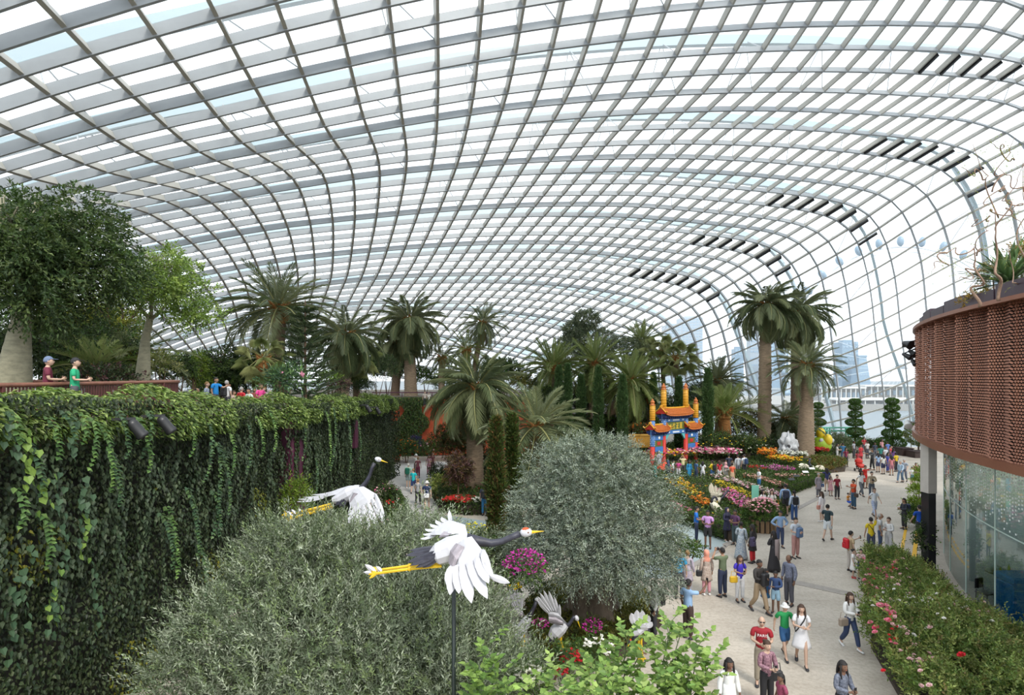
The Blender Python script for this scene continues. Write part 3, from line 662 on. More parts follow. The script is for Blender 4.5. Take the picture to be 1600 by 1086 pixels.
def palm(label, base, top, r0, r1, L, nf, style, tm=B_ring, lo=-55, hi=82, dry=0, group=None, cat='palm', neck=.8, name='palm_tree', droopy=0.0):
    base, top = Vector(base), Vector(top); h = top - base
    t = thing(name, label, cat, base, group=group)
    mid = h * .5 + Vector((random.uniform(-.03, .03) * h.z, 0, 0))
    if h.z > .5:
        trunk('trunk', [(0, 0, -.1), h * .06, mid, h * .94, h], [r0 * 1.15, r0, (r0 + r1) / 2 * 1.03, r1, r1], tm, t)
        b = MB()
        for k in range(26):                                             # stubs of cut leaf bases under the crown
            a = k * 2.4; zz = h.z - neck * (1 - k / 26); q = Vector((h.x * zz / h.z, h.y * zz / h.z, zz)); o = Vector((math.cos(a), math.sin(a), .9))
            b.tube([q + o * r1 * .5, q + o * (r1 * 1.0 + .05) , q + o * (r1 * 1.25 + .16)], [r1 * .42, r1 * .34, r1 * .12], 4)
        b.lathe((h.x, h.y, h.z - neck), [(r1 * .9, 0), (r1 * 1.25, neck * .4), (r1 * 1.1, neck * .9), (r1 * .4, neck * 1.15)], 10)
        b.build('leaf_bases', B_orange, t)
    ms = FM[style]
    for k in range(nf):
        u = (k + .5) / nf; el = math.radians(hi - (hi - lo) * u ** .8 + random.uniform(-7, 7)); az = k * 2.39996 + random.uniform(-.25, .25)
        m = ms[0] if u < .3 else ms[1] if u < .72 else ms[2]
        l = L * (.72 + .33 * min(1, u * 2.2)) * random.uniform(.9, 1.08)
        o = Vector((math.cos(az), math.sin(az), 0)) * r1 * .5
        inst('frond', m, t, h + o + Vector((0, 0, .25 * (1 - u))), (random.uniform(-.25, .25), -el, az), l)
    for k in range(dry):
        az = k * 2.39996 + .8; inst('dry_frond', FM['dry'][k % 3], t, h - Vector((0, 0, neck * .6)), (random.uniform(-.2, .2), math.radians(50), az), L * .75)
    return t
def tz(px, Y, z): return Vector(((px - 800) / F * Y, Y, z))
def pz(py, Y): return CH - (py - HZ) / F * Y
TER = lambda Y: deck(0, Y)
palm('large feather palm with a wide crown, nearest palm on the upper terrace', tz(440, 33.5, TER(33)), tz(436, 33.5, pz(482, 33.5)), .40, .37, 3.45, 46, 'jub', B_ringdark, -38, 85, neck=1.0)
palm('dark feather palm with a shaggy crown right of the monkey puzzle', tz(533, 39, TER(39)), tz(540, 39, pz(527, 39)), .45, .42, 3.1, 46, 'lax', B_ring, -60, 85)
palm('tall palm with a pale thick trunk standing at the terrace edge', tz(642, 61, TER(61)), tz(640, 61, pz(502, 61)), .68, .52, 4.5, 60, 'lax', B_ring, -78, 84, 5)
palm('palm with a thinner trunk, close on the left of the thick pale trunk', tz(617, 62, TER(62)), tz(621, 62, pz(535, 62)), .48, .42, 3.8, 40, 'lax', B_ringdark, -80, 80, 6)
palm('distant feather palm with an open airy crown against the roof', tz(738, 62, TER(62)), tz(754, 62, pz(505, 62)), .32, .28, 2.9, 38, 'jub', B_ring, -55, 85, 8)
palm('shaggy brownish palm just left of the distant airy palm', tz(729, 61, TER(61)), tz(729, 61, pz(548, 61)), .36, .34, 2.9, 34, 'can', B_ringdark, -60, 85, 14)
palm('small palm with a short pale trunk on the terrace in the middle', tz(690, 62, TER(62)), tz(691, 62, pz(560, 62)), .36, .34, 1.9, 30, 'jub', B_ring, -50, 80, 3)
palm('big drooping palm with a stout ringed trunk beside the side path', tz(742, 38.5, 0), tz(745, 38.5, pz(608, 38.5)), .62, .46, 3.9, 64, 'lax', B_ring, -70, 82, neck=1.5)
palm('canary palm with orange leaf bases at the left end of the row', tz(865, 60, 2.0), tz(865, 60, pz(575, 60)), .55, .55, 4.0, 70, 'can', B_ringdark, -50, 88, 6)
palm('canary palm with a grey trunk in the middle of the row', tz(925, 61, 3.5), tz(929, 61, pz(570, 61)), .5, .5, 4.1, 70, 'can', B_ring, -60, 88)
palm('canary palm with wide drooping fronds nearest the gate', tz(950, 61.5, 3.5), tz(986, 58, pz(596, 58)), .5, .5, 4.2, 72, 'can', B_ring, -62, 86)
palm('fan palm with a slim brown trunk behind the gate', tz(1055, 66, 2.5), tz(1056, 66, pz(558, 66)), .26, .24, 2.7, 24, 'fan', B_brown, -55, 80, 4)
palm('lighter fan palm left of the slim brown fan palm', tz(1036, 68, 2.5), tz(1034, 68, pz(550, 68)), .26, .24, 2.7, 24, 'fan', B_brown, -55, 80)
palm('tall fluffy feather palm rising behind the canary palms', tz(1003, 74, 3.5), tz(1003, 74, pz(535, 74)), .4, .4, 3.6, 52, 'can', B_ring, -40, 88)
palm('silvery feather palm behind the right hand cypress', tz(1122, 66, 1.5), tz(1122, 66, pz(596, 66)), .4, .4, 3.8, 60, 'jub', B_ring, -60, 86)
palm('low cycad with stiff upright fronds right of the cypress', tz(1131, 56, 0), tz(1131, 56, pz(645, 56)), .6, .55, 4.0, 44, 'cyc', B_orange, -25, 80, 8, name='cycad', cat='cycad')
palm('cycad with long arching fronds above the pale olive tree', tz(840, 34, 1.0), tz(838, 34, pz(668, 34)), .35, .32, 3.6, 44, 'jub', B_ringdark, -45, 80, name='cycad', cat='cycad')
palm('tallest palm, with a grey ringed trunk and orange collar, by the glass', tz(1193, 56, 0), tz(1196, 56, pz(478, 56)), .66, .50, 3.9, 58, 'lax', B_ring, -45, 82, neck=1.8)
palm('tall palm with a dark brown trunk behind the grey ringed one', tz(1243, 60, 0), tz(1243, 60, pz(490, 60)), .52, .40, 4.6, 50, 'lax', B_ringdark, -48, 80, 3)
palm('shorter palm with a swollen pale brown trunk beside the scholar rock', tz(1258, 53, 0), tz(1261, 53, pz(572, 53)), .80, .42, 3.3, 48, 'jub', B_ring, -40, 82, neck=1.2)
palm('small dark cycad with spreading fronds behind the tallest trunk', tz(1225, 58, 0), tz(1228, 58, pz(655, 58)), .3, .3, 3.6, 30, 'jub', B_brown, -30, 60, name='cycad', cat='cycad')
palm('low palm with grey green fronds between the canary row and the gate', tz(1016, 58, 3.0), tz(1016, 58, pz(620, 58)), .3, .3, 2.4, 26, 'jub', B_brown, -30, 80)
palm('tree fern like palm at the terrace rail left of the monkey puzzle', tz(412, 30, TER(30)), tz(412, 30, pz(562, 30)), .2, .2, 1.5, 26, 'fan', B_brown, -75, 70, 2)
palm('small fan palm right of the shaggy dark palm', tz(557, 42, TER(42)), tz(557, 42, pz(560, 42)), .25, .22, 1.9, 24, 'fan', B_brown, -75, 75, 3)
palm('large dark cycad behind the second bottle tree', tz(205, 25, TER(25)), tz(205, 25, pz(560, 25)), .3, .3, 2.6, 26, 'jub', B_brown, -30, 50, name='cycad', cat='cycad')
palm('spiky dark green clump behind the man in the green shirt', tz(150, 22, TER(22)), tz(150, 22, pz(578, 22)), .15, .15, 1.5, 34, 'cyc', B_brown, 5, 85, name='cycad', cat='cycad')

# ---------------------------------------------------------------- broad-leaved trees, conifers, cypresses
def branchy(b, p, d, L, r, depth, ends, up=.25):
    d = d.normalized(); q = p
    pts = [p]; rs = [r]
    for k in range(3):
        d = (d + Vector((random.uniform(-.2, .2), random.uniform(-.2, .2), random.uniform(-.05, .2)))).normalized()
        q = q + d * L / 3; pts.append(q); rs.append(r * (1 - .14 * (k + 1)))
    b.tube(pts, rs, 6 if depth > 1 else 4)
    if depth == 0: ends.append((q, d)); return
    for k in range(3 if depth > 1 else 2):
        a = Vector((random.uniform(-1, 1), random.uniform(-1, 1), random.uniform(-.2, .7) + up)).normalized()
        branchy(b, q, (d * .8 + a * .75), L * .72, r * .56, depth - 1, ends, up)
def tree(label, base, trunk_pts, rads, bark, blobs, pal, leafL, leafW, m=8, twig=.55, droop=.3, group=None, name='tree', depth=2, blen=1.2, fol=L_gen, inner=.45):
    base = Vector(base); t = thing(name, label, 'tree', base, group=group)
    trunk('trunk', trunk_pts, rads, bark, t, ring=.3, amp=.012)
    b = MB(); ends = []; top = Vector(trunk_pts[-1])
    for k in range(4):
        a = k * 1.57 + .5; branchy(b, top - Vector((0, 0, .1)), Vector((math.cos(a) * .8, math.sin(a) * .8, .8)), blen, rads[-1] * .62, depth, ends)
    b.build('branch', bark, t, True)
    pp, dd = [], []
    for c, r, n in blobs:
        a, d = blob_pts(n, c, r, inner); pp.append(a); dd.append(d)
    pp = np.concatenate(pp); dd = np.concatenate(dd)
    ax = dd + .7 * RNG.normal(size=dd.shape); ax[:, 2] += .1
    p, d, nr, L, Wd = sprigs(pp, ax, twig * (.7 + .6 * RNG.random(len(pp))), m, leafL, leafW, .8, droop)
    leaves('foliage', fol, p, d, nr, L, Wd, np.repeat(pick(pal, len(pp), .2), m, axis=0) * (1 + .15 * RNG.normal(size=(len(p), 1))), t)
    return t
def blobs_in(c, R, k, r, n):
    out = []; d = rvec(k) * RNG.random((k, 1)) ** .45
    for q in d: out.append((np.array(c) + q * np.array(R), np.array(r) * RNG.uniform(.75, 1.2), n))
    return out
RNG = np.random.default_rng(21); random.seed(21)
B17 = tz(20, 17, TER(17))
tree('large bottle tree with a swollen grey trunk and dark crown', B17, [(0, 0, -.1), (0, 0, .6), (.05, 0, 1.5), (.22, 0, 2.8), (.38, 0, 4.0)], [.5, .46, .42, .26, .17], B_bottle,
     blobs_in((.75, 0, 5.0), (2.35, 1.8, 2.2), 38, (.8, .8, .6), 95), [(.04, .075, .02), (.055, .09, .025), (.08, .115, .035), (.025, .05, .015)], .14, .058, 10, .55, .5, blen=1.3)
tree('slender bottle tree with a light open crown above the railing', tz(222, 21, TER(21)), [(0, 0, -.1), (0, 0, .6), (.03, 0, 1.6), (.12, 0, 2.9), (.3, 0, 3.7)], [.30, .29, .25, .15, .11], B_bottle,
     blobs_in((.75, 0, 4.5), (1.75, 1.5, 1.5), 30, (.5, .5, .26), 42), [(.13, .21, .04), (.18, .27, .06), (.10, .16, .035), (.24, .32, .08)], .13, .06, 8, .4, .25, depth=3, blen=1.0)
tree('yellowish green tree behind the large bottle tree', tz(165, 27, TER(27)), [(0, 0, -.1), (0, 0, 2), (.1, 0, 3.6)], [.3, .25, .16], B_brown,
     blobs_in((-.6, 0, 4.3), (2.2, 1.6, 1.7), 30, (.85, .85, .65), 110), [(.17, .20, .03), (.22, .24, .035), (.12, .16, .025), (.28, .27, .04)], .13, .05, 8, .5, .4, blen=1.0)
tree('dense dark tree with twisting trunks behind the terrace walkers', tz(90, 24, TER(24)), [(0, 0, -.1), (.1, 0, .9), (.3, 0, 1.7)], [.34, .3, .2], B_brown,
     blobs_in((.6, 0, 2.9), (3.0, 1.6, 1.1), 36, (.9, .9, .65), 80), PAL_DARK + PAL_MID[:2], .12, .05, 8, .5, .3, blen=.9)
tree('small tree of drooping lime green leaves behind the terrace crowd', tz(302, 29, TER(29)), [(0, 0, -.1), (0, 0, .8), (.05, 0, 1.7)], [.22, .14, .08], B_brown,
     blobs_in((.0, 0, 2.3), (.8, .7, .7), 12, (.45, .45, .3), 40), [(.12, .19, .02), (.16, .22, .025), (.07, .12, .015)], .14, .04, 8, .4, .6, blen=.5)
tree('round glossy dark tree behind the terrace crowd', tz(345, 33, TER(33)), [(0, 0, -.1), (0, 0, 1), (.05, 0, 2)], [.2, .16, .1], B_brown,
     blobs_in((.3, 0, 2.0), (1.7, 1.2, 1.2), 24, (.75, .75, .65), 110), PAL_DARK + PAL_MID, .13, .06, 8, .4, .3, blen=.7)
tree('grey green tree trained in cloud shapes above the canary palms', tz(920, 72, 3.6), [(0, 0, -.1), (0, 0, 3), (0, 0, 7)], [.35, .3, .2], B_brown,
     [((-.3, 0, 11.4), (1.7, 1.5, 1.2), 1000), ((-1.7, 0, 10.2), (1.5, 1.4, .9), 800), ((.2, 0, 8.8), (3.4, 2.4, 1.8), 1500), ((5.0, 0, 7.5), (3.6, 2.4, 1.6), 1400), ((-2.2, 0, 8.0), (1.9, 1.8, 1.7), 1100)], [(.10, .13, .08), (.14, .17, .11), (.20, .22, .14), (.07, .095, .055)], .2, .08, 6, .45, .1, blen=1.5)
tree('reddish leaved maple on thin stems beside the palm trunk', tz(716, 34.5, 0), [(0, 0, -.05), (0, 0, .9), (0, 0, 1.6)], [.06, .05, .04], B_brown,
     blobs_in((-.05, 0, 2.4), (.75, .7, .75), 14, (.4, .4, .28), 46), PAL_PURPLE + PAL_BRONZE, .13, .06, 8, .35, .2, blen=.6)
tree('bronze leaved shrub tree filling in behind the red maple', tz(728, 42, 0), [(0, 0, -.05), (0, 0, 1.2), (0, 0, 2.2)], [.08, .07, .05], B_brown,
     blobs_in((-.3, 0, 3.2), (2.2, 1.4, 1.3), 20, (.7, .7, .5), 55), PAL_BRONZE + PAL_MID[:2], .16, .07, 8, .4, .2, blen=.7)
# monkey puzzle
def monkey(label, base, h, R):
    t = thing('monkey_puzzle', label, 'conifer', base); b = MB(); b.tube([(0, 0, -.1), (0, 0, h)], [.11, .03], 7); b.build('trunk', B_brown, t)
    P0, A0, L0 = [], [], []
    mm = mat('monkey_puzzle_branch', (.035, .055, .022), .8)
    for k in range(13):
        z = h * (.10 + .87 * k / 13); rr = R * (1 - (z / h) ** 1.5) + .15; b = MB()
        for q in range(7):
            a = q * 2 * PI / 7 + k * .5; dx = Vector((math.cos(a), math.sin(a), 0))
            pts = [Vector((0, 0, z)), dx * rr * .5 + Vector((0, 0, z - .06)), dx * rr + Vector((0, 0, z + .18 * rr))]
            b.tube(pts, [.05, .055, .03], 4)
            for s_ in np.linspace(.12, 1, 12):
                c = pts[0].lerp(pts[2], s_); P0.append(c); A0.append(dx + Vector((0, 0, .2))); L0.append(.25)
        b.build('whorl', mm, t)
    p, d, nr, L, Wd = sprigs(np.array(P0), np.array(A0), np.array(L0), 9, .13, .045, 1.1, 0)
    leaves('foliage', L_gen, p, d, nr, L, Wd, pick([(.03, .05, .018), (.045, .07, .025), (.06, .085, .03)], len(p)), t)
monkey('monkey puzzle conifer with tiered spiky branches on the terrace', tz(477, 31, TER(31)), 6.0, 1.9)
def cypress(label, px, pyt, Y, z0, wpx, pal=None, group=None, n=2600, brown=0):
    z1 = pz(pyt, Y); h = z1 - z0; R = wpx / F * Y / 2 * .62
    t = thing('cypress', label, 'cypress', tz(px, Y, z0), group=group)
    b = MB(); b.tube([(0, 0, -.1), (0, 0, h * .9)], [.09, .02], 6); b.build('trunk', B_brown, t)
    u = RNG.random(n) ** .9; rad = R * np.minimum(1, (1 - u) * (3.6 if not brown else 1.7)) ** .75 * np.where(u < .1, .75 + 2.5 * u, 1) * (.80 + .2 * RNG.random(n)) * (1 + .10 * np.sin(u * h * 6) + (.25 if brown else 0) * np.sin(u * h * 2.3 + px))
    a = 2 * PI * RNG.random(n); p = np.stack([rad * np.cos(a), rad * np.sin(a), u * h], 1)
    ax = np.stack([.5 * np.cos(a), .5 * np.sin(a), np.ones(n)], 1) + .25 * RNG.normal(size=(n, 3))
    q, d, nr, L, Wd = sprigs(p, ax, .26 + .10 * RNG.random(n), 4, .19, .075, .5, 0)
    c = np.repeat(pick(pal or [(.045, .09, .03), (.063, .12, .042), (.09, .15, .055)], n, .22), 4, axis=0)
    if brown:
        k = np.repeat(RNG.random(n) < brown, 4); c[k] = pick(PAL_BRONZE, k.sum())
    leaves('foliage', L_gen, q, d, nr, L, Wd, c, t)
    return t
for lab, px, pt, Y, z0, w in (('slim cypress, leftmost of the far row under the canary palm', 873, 575, 54, 1.2, 12), ('slim cypress, second in the far row under the canary palm', 887, 573, 54, 1.2, 12), ('short slim cypress third from the left in the far row', 908, 590, 55, .8, 13), ('tall slim cypress fourth from the left, above the pale olive tree', 935, 576, 53, .3, 16), ('tall slim cypress fifth from the left, above the pale olive tree', 973, 590, 51, .3, 16), ('slim cypress just left of the ceremonial gate', 1021, 586, 57, .3, 13), ('slim cypress framed between the two tall gate columns', 1061, 592, 57, .3, 14), ('tallest cypress, standing just right of the gate', 1106, 580, 53, .1, 18)):
    cypress(lab, px, pt, Y, z0, w)
for lab, px, pt, Y, w in (('browning old cypress in front of the pale olive tree', 775, 660, 27.5, 32), ('dark cypress leaning close behind the browning one', 800, 655, 29.5, 26)):
    cypress(lab, px, pt, Y, 0, w, [(.035, .06, .016), (.055, .085, .02), (.085, .115, .03)], n=4200, brown=.28 if px == 775 else .12)
# topiary: stacked discs and a ball
def topiary(label, px, Y, tiers, pal, z0=0.0):
    t = thing('topiary', label, 'topiary', tz(px, Y, z0)); h = tiers[-1][1]
    b = MB(); b.tube([(0, 0, -.05), (.05, 0, h * .5), (0, 0, h)], [.09, .08, .05], 6); b.build('trunk', B_brown, t)
    for dx, z, rx, rz in tiers:
        n = int(1500 * rx * rx + 400); p, d = blob_pts(n, (dx, 0, z), (rx * .80, rx * .80, rz * .80), .70)
        leaves('clipped_pad', L_gen, p, d + .7 * RNG.normal(size=p.shape), d + .3 * RNG.normal(size=p.shape), .12 + .04 * RNG.random(len(p)), .07, pick(pal, len(p), .2), t)
TP = [(.045, .10, .018), (.065, .135, .024), (.09, .17, .03)]
topiary('tiered clipped topiary by the glass, nearest the mint green frame', 1336, 63, [(-1.3, .7, .8, .6), (0, .9, 1.1, .6), (.1, 1.9, 1.15, .55), (-.05, 2.9, 1.1, .5), (0, 3.8, .85, .45), (.05, 4.6, .8, .4), (0, 5.2, .7, .35)], TP)
topiary('tiered clipped topiary by the glass, next to the round clipped tree', 1394, 61, [(-.9, .9, 1.0, .7), (.5, .9, 1.1, .7), (0, 1.9, 1.2, .6), (.1, 2.9, 1.05, .5), (-.05, 3.8, .95, .5), (0, 4.6, .85, .45), (0, 5.3, .75, .4)], TP)
topiary('partly hidden tiered topiary behind the shorter palm', 1278, 66, [(0, 1.6, 1.1, .6), (.05, 2.7, 1.0, .5), (0, 3.7, .85, .5), (0, 4.6, .7, .4)], TP)
topiary('round clipped tree with yellowish leaves by the dark planter', 1435, 58, [(0, 1.75, 1.55, 1.5)], [(.08, .12, .02), (.13, .17, .03), (.19, .22, .045), (.05, .09, .015)], z0=.4)
# ---------------------------------------------------------------- shrubs, the olives, the rose bed and the flower beds
def foliage(name, pts, axes, m, pal, leafL, leafW, twig, parent, fol=L_gen, spread=.85, droop=.15, shape='leaf', var=.2, fold=.25):
    p, d, nr, L, Wd = sprigs(np.asarray(pts), np.asarray(axes), twig * (.7 + .6 * RNG.random(len(pts))), m, leafL, leafW, spread, droop)
    c = np.repeat(pick(pal, len(pts), var), m, axis=0) * (1 + .14 * RNG.normal(size=(len(p), 1)))
    return leaves(name, fol, p, d, nr, L, Wd, np.clip(c, .003, 1), parent, shape, fold)
def blossom(name, pts, pal, size, parent, k=3, up=.9):
    n = len(pts); p = np.repeat(pts, k, axis=0); c = np.repeat(pick(pal, n, .15), k, axis=0)
    d = np.stack([RNG.normal(size=n * k), RNG.normal(size=n * k), .3 * RNG.normal(size=n * k)], 1); d = unit(d)
    p = p - d * size * .5
    nr = np.stack([.4 * RNG.normal(size=n * k), .4 * RNG.normal(size=n * k) - .3, np.full(n * k, up)], 1)
    leaves(name, L_petal, p, d, nr, size * (.8 + .4 * RNG.random(n * k)), size * .7, c, parent, fold=-.15)
def shrub(label, px, py, Y, rx, rz, pal, leafL=.16, leafW=.07, n=None, z0=None, ry=None, flowers=None, name='shrub', cat='shrub', m=6, group=None):
    """a bush whose visible middle is at the pixel (px, py) at depth Y; radii in metres"""
    c = P(px, py, Y); ry = ry or rx * .8; zb = z0 if z0 is not None else max(0, c.z - rz)
    t = thing(name, label, cat, (c.x, c.y, zb), group=group)
    b = MB()
    for k in range(3):
        a = k * 2.1; b.tube([(.05 * math.cos(a), .05 * math.sin(a), -.03), (rx * .3 * math.cos(a), ry * .3 * math.sin(a), max(.1, (c.z - zb) * .9))], [.05, .02], 4)
    b.build('stem', B_brown, t)
    A = 4 * PI * (rx * rz + ry * rz + rx * ry) / 3 * .6
    n = n or int(min(2600, max(120, A * 1.3 / (leafL * leafW * .5 * m))))
    cs, rr = [(0, 0, c.z - zb)], [(rx, ry, rz)]
    for k in range(5):
        q = rvec(1)[0] * .55; cs.append((q[0] * rx, q[1] * ry, c.z - zb + abs(q[2]) * rz * .9)); rr.append((rx * .5, ry * .5, rz * .55))
    P0, A0 = [], []
    for q, r in zip(cs, rr):
        p, d = blob_pts(n // 6 + 4, q, r, .55, -.55); P0.append(p); A0.append(d)
    P0 = np.concatenate(P0); A0 = np.concatenate(A0); P0[:, 2] = np.maximum(P0[:, 2], .05)
    foliage('foliage', P0, A0 + .6 * RNG.normal(size=A0.shape) + [0, 0, .3], m, pal, leafL, leafW, leafL * 2.6, t)
    if flowers:
        pl, cnt, sz = flowers; p, d = blob_pts(cnt, (0, 0, c.z - zb), (rx * 1.08, ry * 1.08, rz * 1.1), .92, -.1); p[:, 2] = np.maximum(p[:, 2], .1)
        blossom('blossom', p, pl, sz, t)
    return t
# ---- two silvery olive bushes in front
def olive_bush(label, base, blobs, seed_pal):
    t = thing('olive_bush', label, 'bush', base)
    b = MB(); base = Vector(base)
    for k in range(5):
        a = k * 1.3; b.tube([(.12 * math.cos(a), .12 * math.sin(a), -.05), (.5 * math.cos(a), .4 * math.sin(a), 1.3), (1.3 * math.cos(a), .8 * math.sin(a), 2.5)], [.11, .07, .03], 6)
    b.build('trunk', B_grey, t, True)
    P0, A0 = [], []
    for px, py, Y, r, n in blobs:
        c = P(px, py, Y) - base; p, d = blob_pts(n, c, (r, r * .85, r * .95), .5, -.75); P0.append(p); A0.append(d)
    P0 = np.concatenate(P0); A0 = np.concatenate(A0)
    foliage('foliage', P0, A0 * .8 + .55 * RNG.normal(size=A0.shape) + [0, 0, .55], 13, seed_pal, .088, .024, .42, t, L_olive, .75, .05, var=.3)
    shoots(t, blobs, seed_pal, base)
    return t
def shoots(t, blobs, pal, base):
    P0, A0 = [], []
    for px, py, Y, r, n in blobs:
        p, d = blob_pts(n // 9, P(px, py, Y) - Vector(base), (r, r * .85, r * .95), .92, -.2); P0.append(p); A0.append(d)
    P0 = np.concatenate(P0); A0 = np.concatenate(A0)
    foliage('shoots', P0, A0 + .4 * RNG.normal(size=A0.shape) + [0, 0, .8], 16, pal, .09, .026, .75, t, L_olive, .7, .1)
olive_bush('big silvery olive bush filling the space before the ivy wall', (-4.0, 12.2, 0), [(475, 905, 12.5, 1.2, 1500), (430, 880, 13.0, .8, 500), (560, 905, 12.6, 1.1, 1100), (400, 1000, 11.8, 1.45, 1700), (500, 1030, 11, 1.4, 1600), (320, 1070, 11.2, 1.0, 900), (600, 1040, 11.2, 1.2, 1200), (400, 1130, 10.4, 1.3, 900), (560, 1140, 10.2, 1.3, 900), (520, 850, 13.4, .5, 220)], PAL_OLIVE + [(.10, .14, .07)])
olive_bush('second silvery olive bush around the pole of the nearer flying crane', (-1.3, 12.4, 0), [(650, 900, 13.2, 1.1, 1000), (705, 960, 12.4, 1.05, 1200), (630, 980, 12, 1.1, 1100), (742, 1010, 12.2, .75, 700), (690, 1060, 11, 1.2, 1300), (770, 1075, 11.0, .9, 700), (720, 1150, 10.2, 1.2, 700), (690, 850, 13.6, .5, 200), (640, 850, 13.6, .7, 300)], PAL_OLIVE)
# ---- the old olive tree on its mossy mound
ob = G(925, 958, .45)
t = thing('olive_tree', 'old silvery olive tree with a massive fluted trunk on a mossy mound', 'tree', ob)
b = MB(); rings = []
for z, r in ((-.35, .95), (0, .74), (.4, .60), (.9, .56), (1.4, .62), (1.8, .5)):
    rings.append([Vector((r * (1 + .2 * math.sin(5 * a + z * 1.5) + .08 * math.sin(11 * a)) * math.cos(a) * 1.1, r * (1 + .2 * math.sin(5 * a + z * 1.5)) * math.sin(a), z)) for a in np.linspace(0, 2 * PI, 41)[:-1]])
b.loft(rings); b.build('trunk', mat('olive_bark', (.13, .10, .075), .95, noise=.5, scale=4, bump=.9, stretch=(1, 1, .25)), t, True)
b = MB()
for k in range(9):
    a = k * .7 + .2; r1 = 1.3 + .5 * random.random(); b.tube([(.6 * math.cos(a), .6 * math.sin(a), -.05), (r1 * .8 * math.cos(a + .1), r1 * .8 * math.sin(a + .1), -.3), (r1 * 1.3 * math.cos(a + .25), r1 * 1.3 * math.sin(a + .25), -.45)], [.10, .07, .03], 5)
b.build('root', B_brown, t, True)
b = MB(); ends = []
for k in range(6): branchy(b, Vector((.3 * math.cos(k), .3 * math.sin(k), 1.5)), Vector((math.cos(k * 1.05), math.sin(k * 1.05), .9)), 1.2, .2, 1, ends)
b.build('branch', B_grey, t, True)
P0, A0 = [], []
for px, py, Y, r, n in ((930, 800, 17.2, 2.05, 2600), (930, 760, 17, 1.6, 1300), (860, 820, 16.8, 1.2, 1100), (1000, 830, 16.8, 1.2, 1200), (880, 870, 16.2, 1.15, 900), (985, 880, 16.2, 1.15, 1000), (930, 860, 15.8, 1.2, 1200), (1010, 890, 16.6, .9, 600), (850, 790, 17.4, 1.0, 600), (1005, 770, 17.6, 1.1, 700), (870, 740, 17.6, 1.0, 600), (960, 722, 17.4, .8, 450), (905, 720, 17.6, .7, 300), (830, 850, 17, .7, 400)):
    p, d = blob_pts(n, P(px, py, Y) - ob, (r, r * .8, r * .95), .6, -.8); P0.append(p); A0.append(d)
P0 = np.concatenate(P0); A0 = np.concatenate(A0)
kp = P0[:, 2] > 1.62 - .5 * np.abs(P0[:, 0] + .1); P0, A0 = P0[kp], A0[kp]
foliage('foliage', P0, A0 + .55 * RNG.normal(size=A0.shape) + [0, 0, .05], 9, PAL_OLIVE2, .085, .026, .36, t, L_olive, .85, .25, var=.22)
def mound(label, name, poly_px, z, pal, n, leafL, leafW, z0=0.0, hump=.0, kind='stuff', flowers=(), cat=None, hgt=.12, m=4, edge=None):
    """low planting over a ground polygon given in pixels of its rim: soil slab, foliage, blossoms"""
    g = [G(x, y, z0) for x, y in poly_px]; g2 = np.array([(p.x, p.y) for p in g]); c2 = g2.mean(0)
    t = thing(name, label, cat, (c2[0], c2[1], z0), kind=kind)
    pl = [(p[0] - c2[0], p[1] - c2[1]) for p in g2]
    if sum(a[0] * b_[1] - b_[0] * a[1] for a, b_ in zip(pl, pl[1:] + pl[:1])) < 0: pl.reverse()
    nn = len(pl); b = MB(); rings = [[Vector((x, y, .002)) for x, y in pl], [Vector((x * .97, y * .97, z)) for x, y in pl], [Vector((x * .6, y * .6, z + hump * .8)) for x, y in pl], [Vector((x * .15, y * .15, z + hump)) for x, y in pl]]
    b.loft(rings); b.build('soil', edge or M_soil, t)
    lo, hi = g2.min(0) - c2, g2.max(0) - c2
    def sample(k):
        out = np.zeros((0, 2)); pa = np.array(pl)
        while len(out) < k:
            q = lo + (hi - lo) * RNG.random((k * 3, 2)); ins = np.zeros(len(q), bool); j = nn - 1
            for i in range(nn):
                a, c = pa[i], pa[j]
                cr = ((a[1] > q[:, 1]) != (c[1] > q[:, 1])) & (q[:, 0] < (c[0] - a[0]) * (q[:, 1] - a[1]) / (c[1] - a[1] + 1e-12) + a[0]); ins ^= cr; j = i
            out = np.concatenate([out, q[ins]])
        q = out[:k]; rr = np.linalg.norm(q / np.maximum(np.abs(np.array([lo, hi])).max(0), .1), axis=1)
        return np.c_[q, z + hump * np.clip(1 - rr ** 2, 0, 1) * .95]
    p = sample(n); p[:, 2] += hgt * RNG.random(n) - .03
    foliage('foliage', p, RNG.normal(size=p.shape) * .5 + [0, 0, .9], m, pal, leafL, leafW, leafL * 1.6, t)
    for nm, fp, cnt, sz in flowers:
        q = sample(cnt); q[:, 2] += hgt + .05 * RNG.random(cnt); blossom(nm, q, fp, sz, t)
    return t
MOSS = [(.10, .11, .02), (.14, .13, .025), (.07, .09, .02), (.17, .16, .03)]
mound('mossy olive green ground cover under the old olive tree', 'mossy_groundcover', [(810, 965), (850, 925), (930, 905), (1010, 930), (1035, 975), (1000, 1020), (930, 1040), (850, 1030)], .16, MOSS, 5200, .09, .045, hump=.3)
MAG = [(.45, .03, .28), (.55, .06, .38), (.35, .02, .22)]
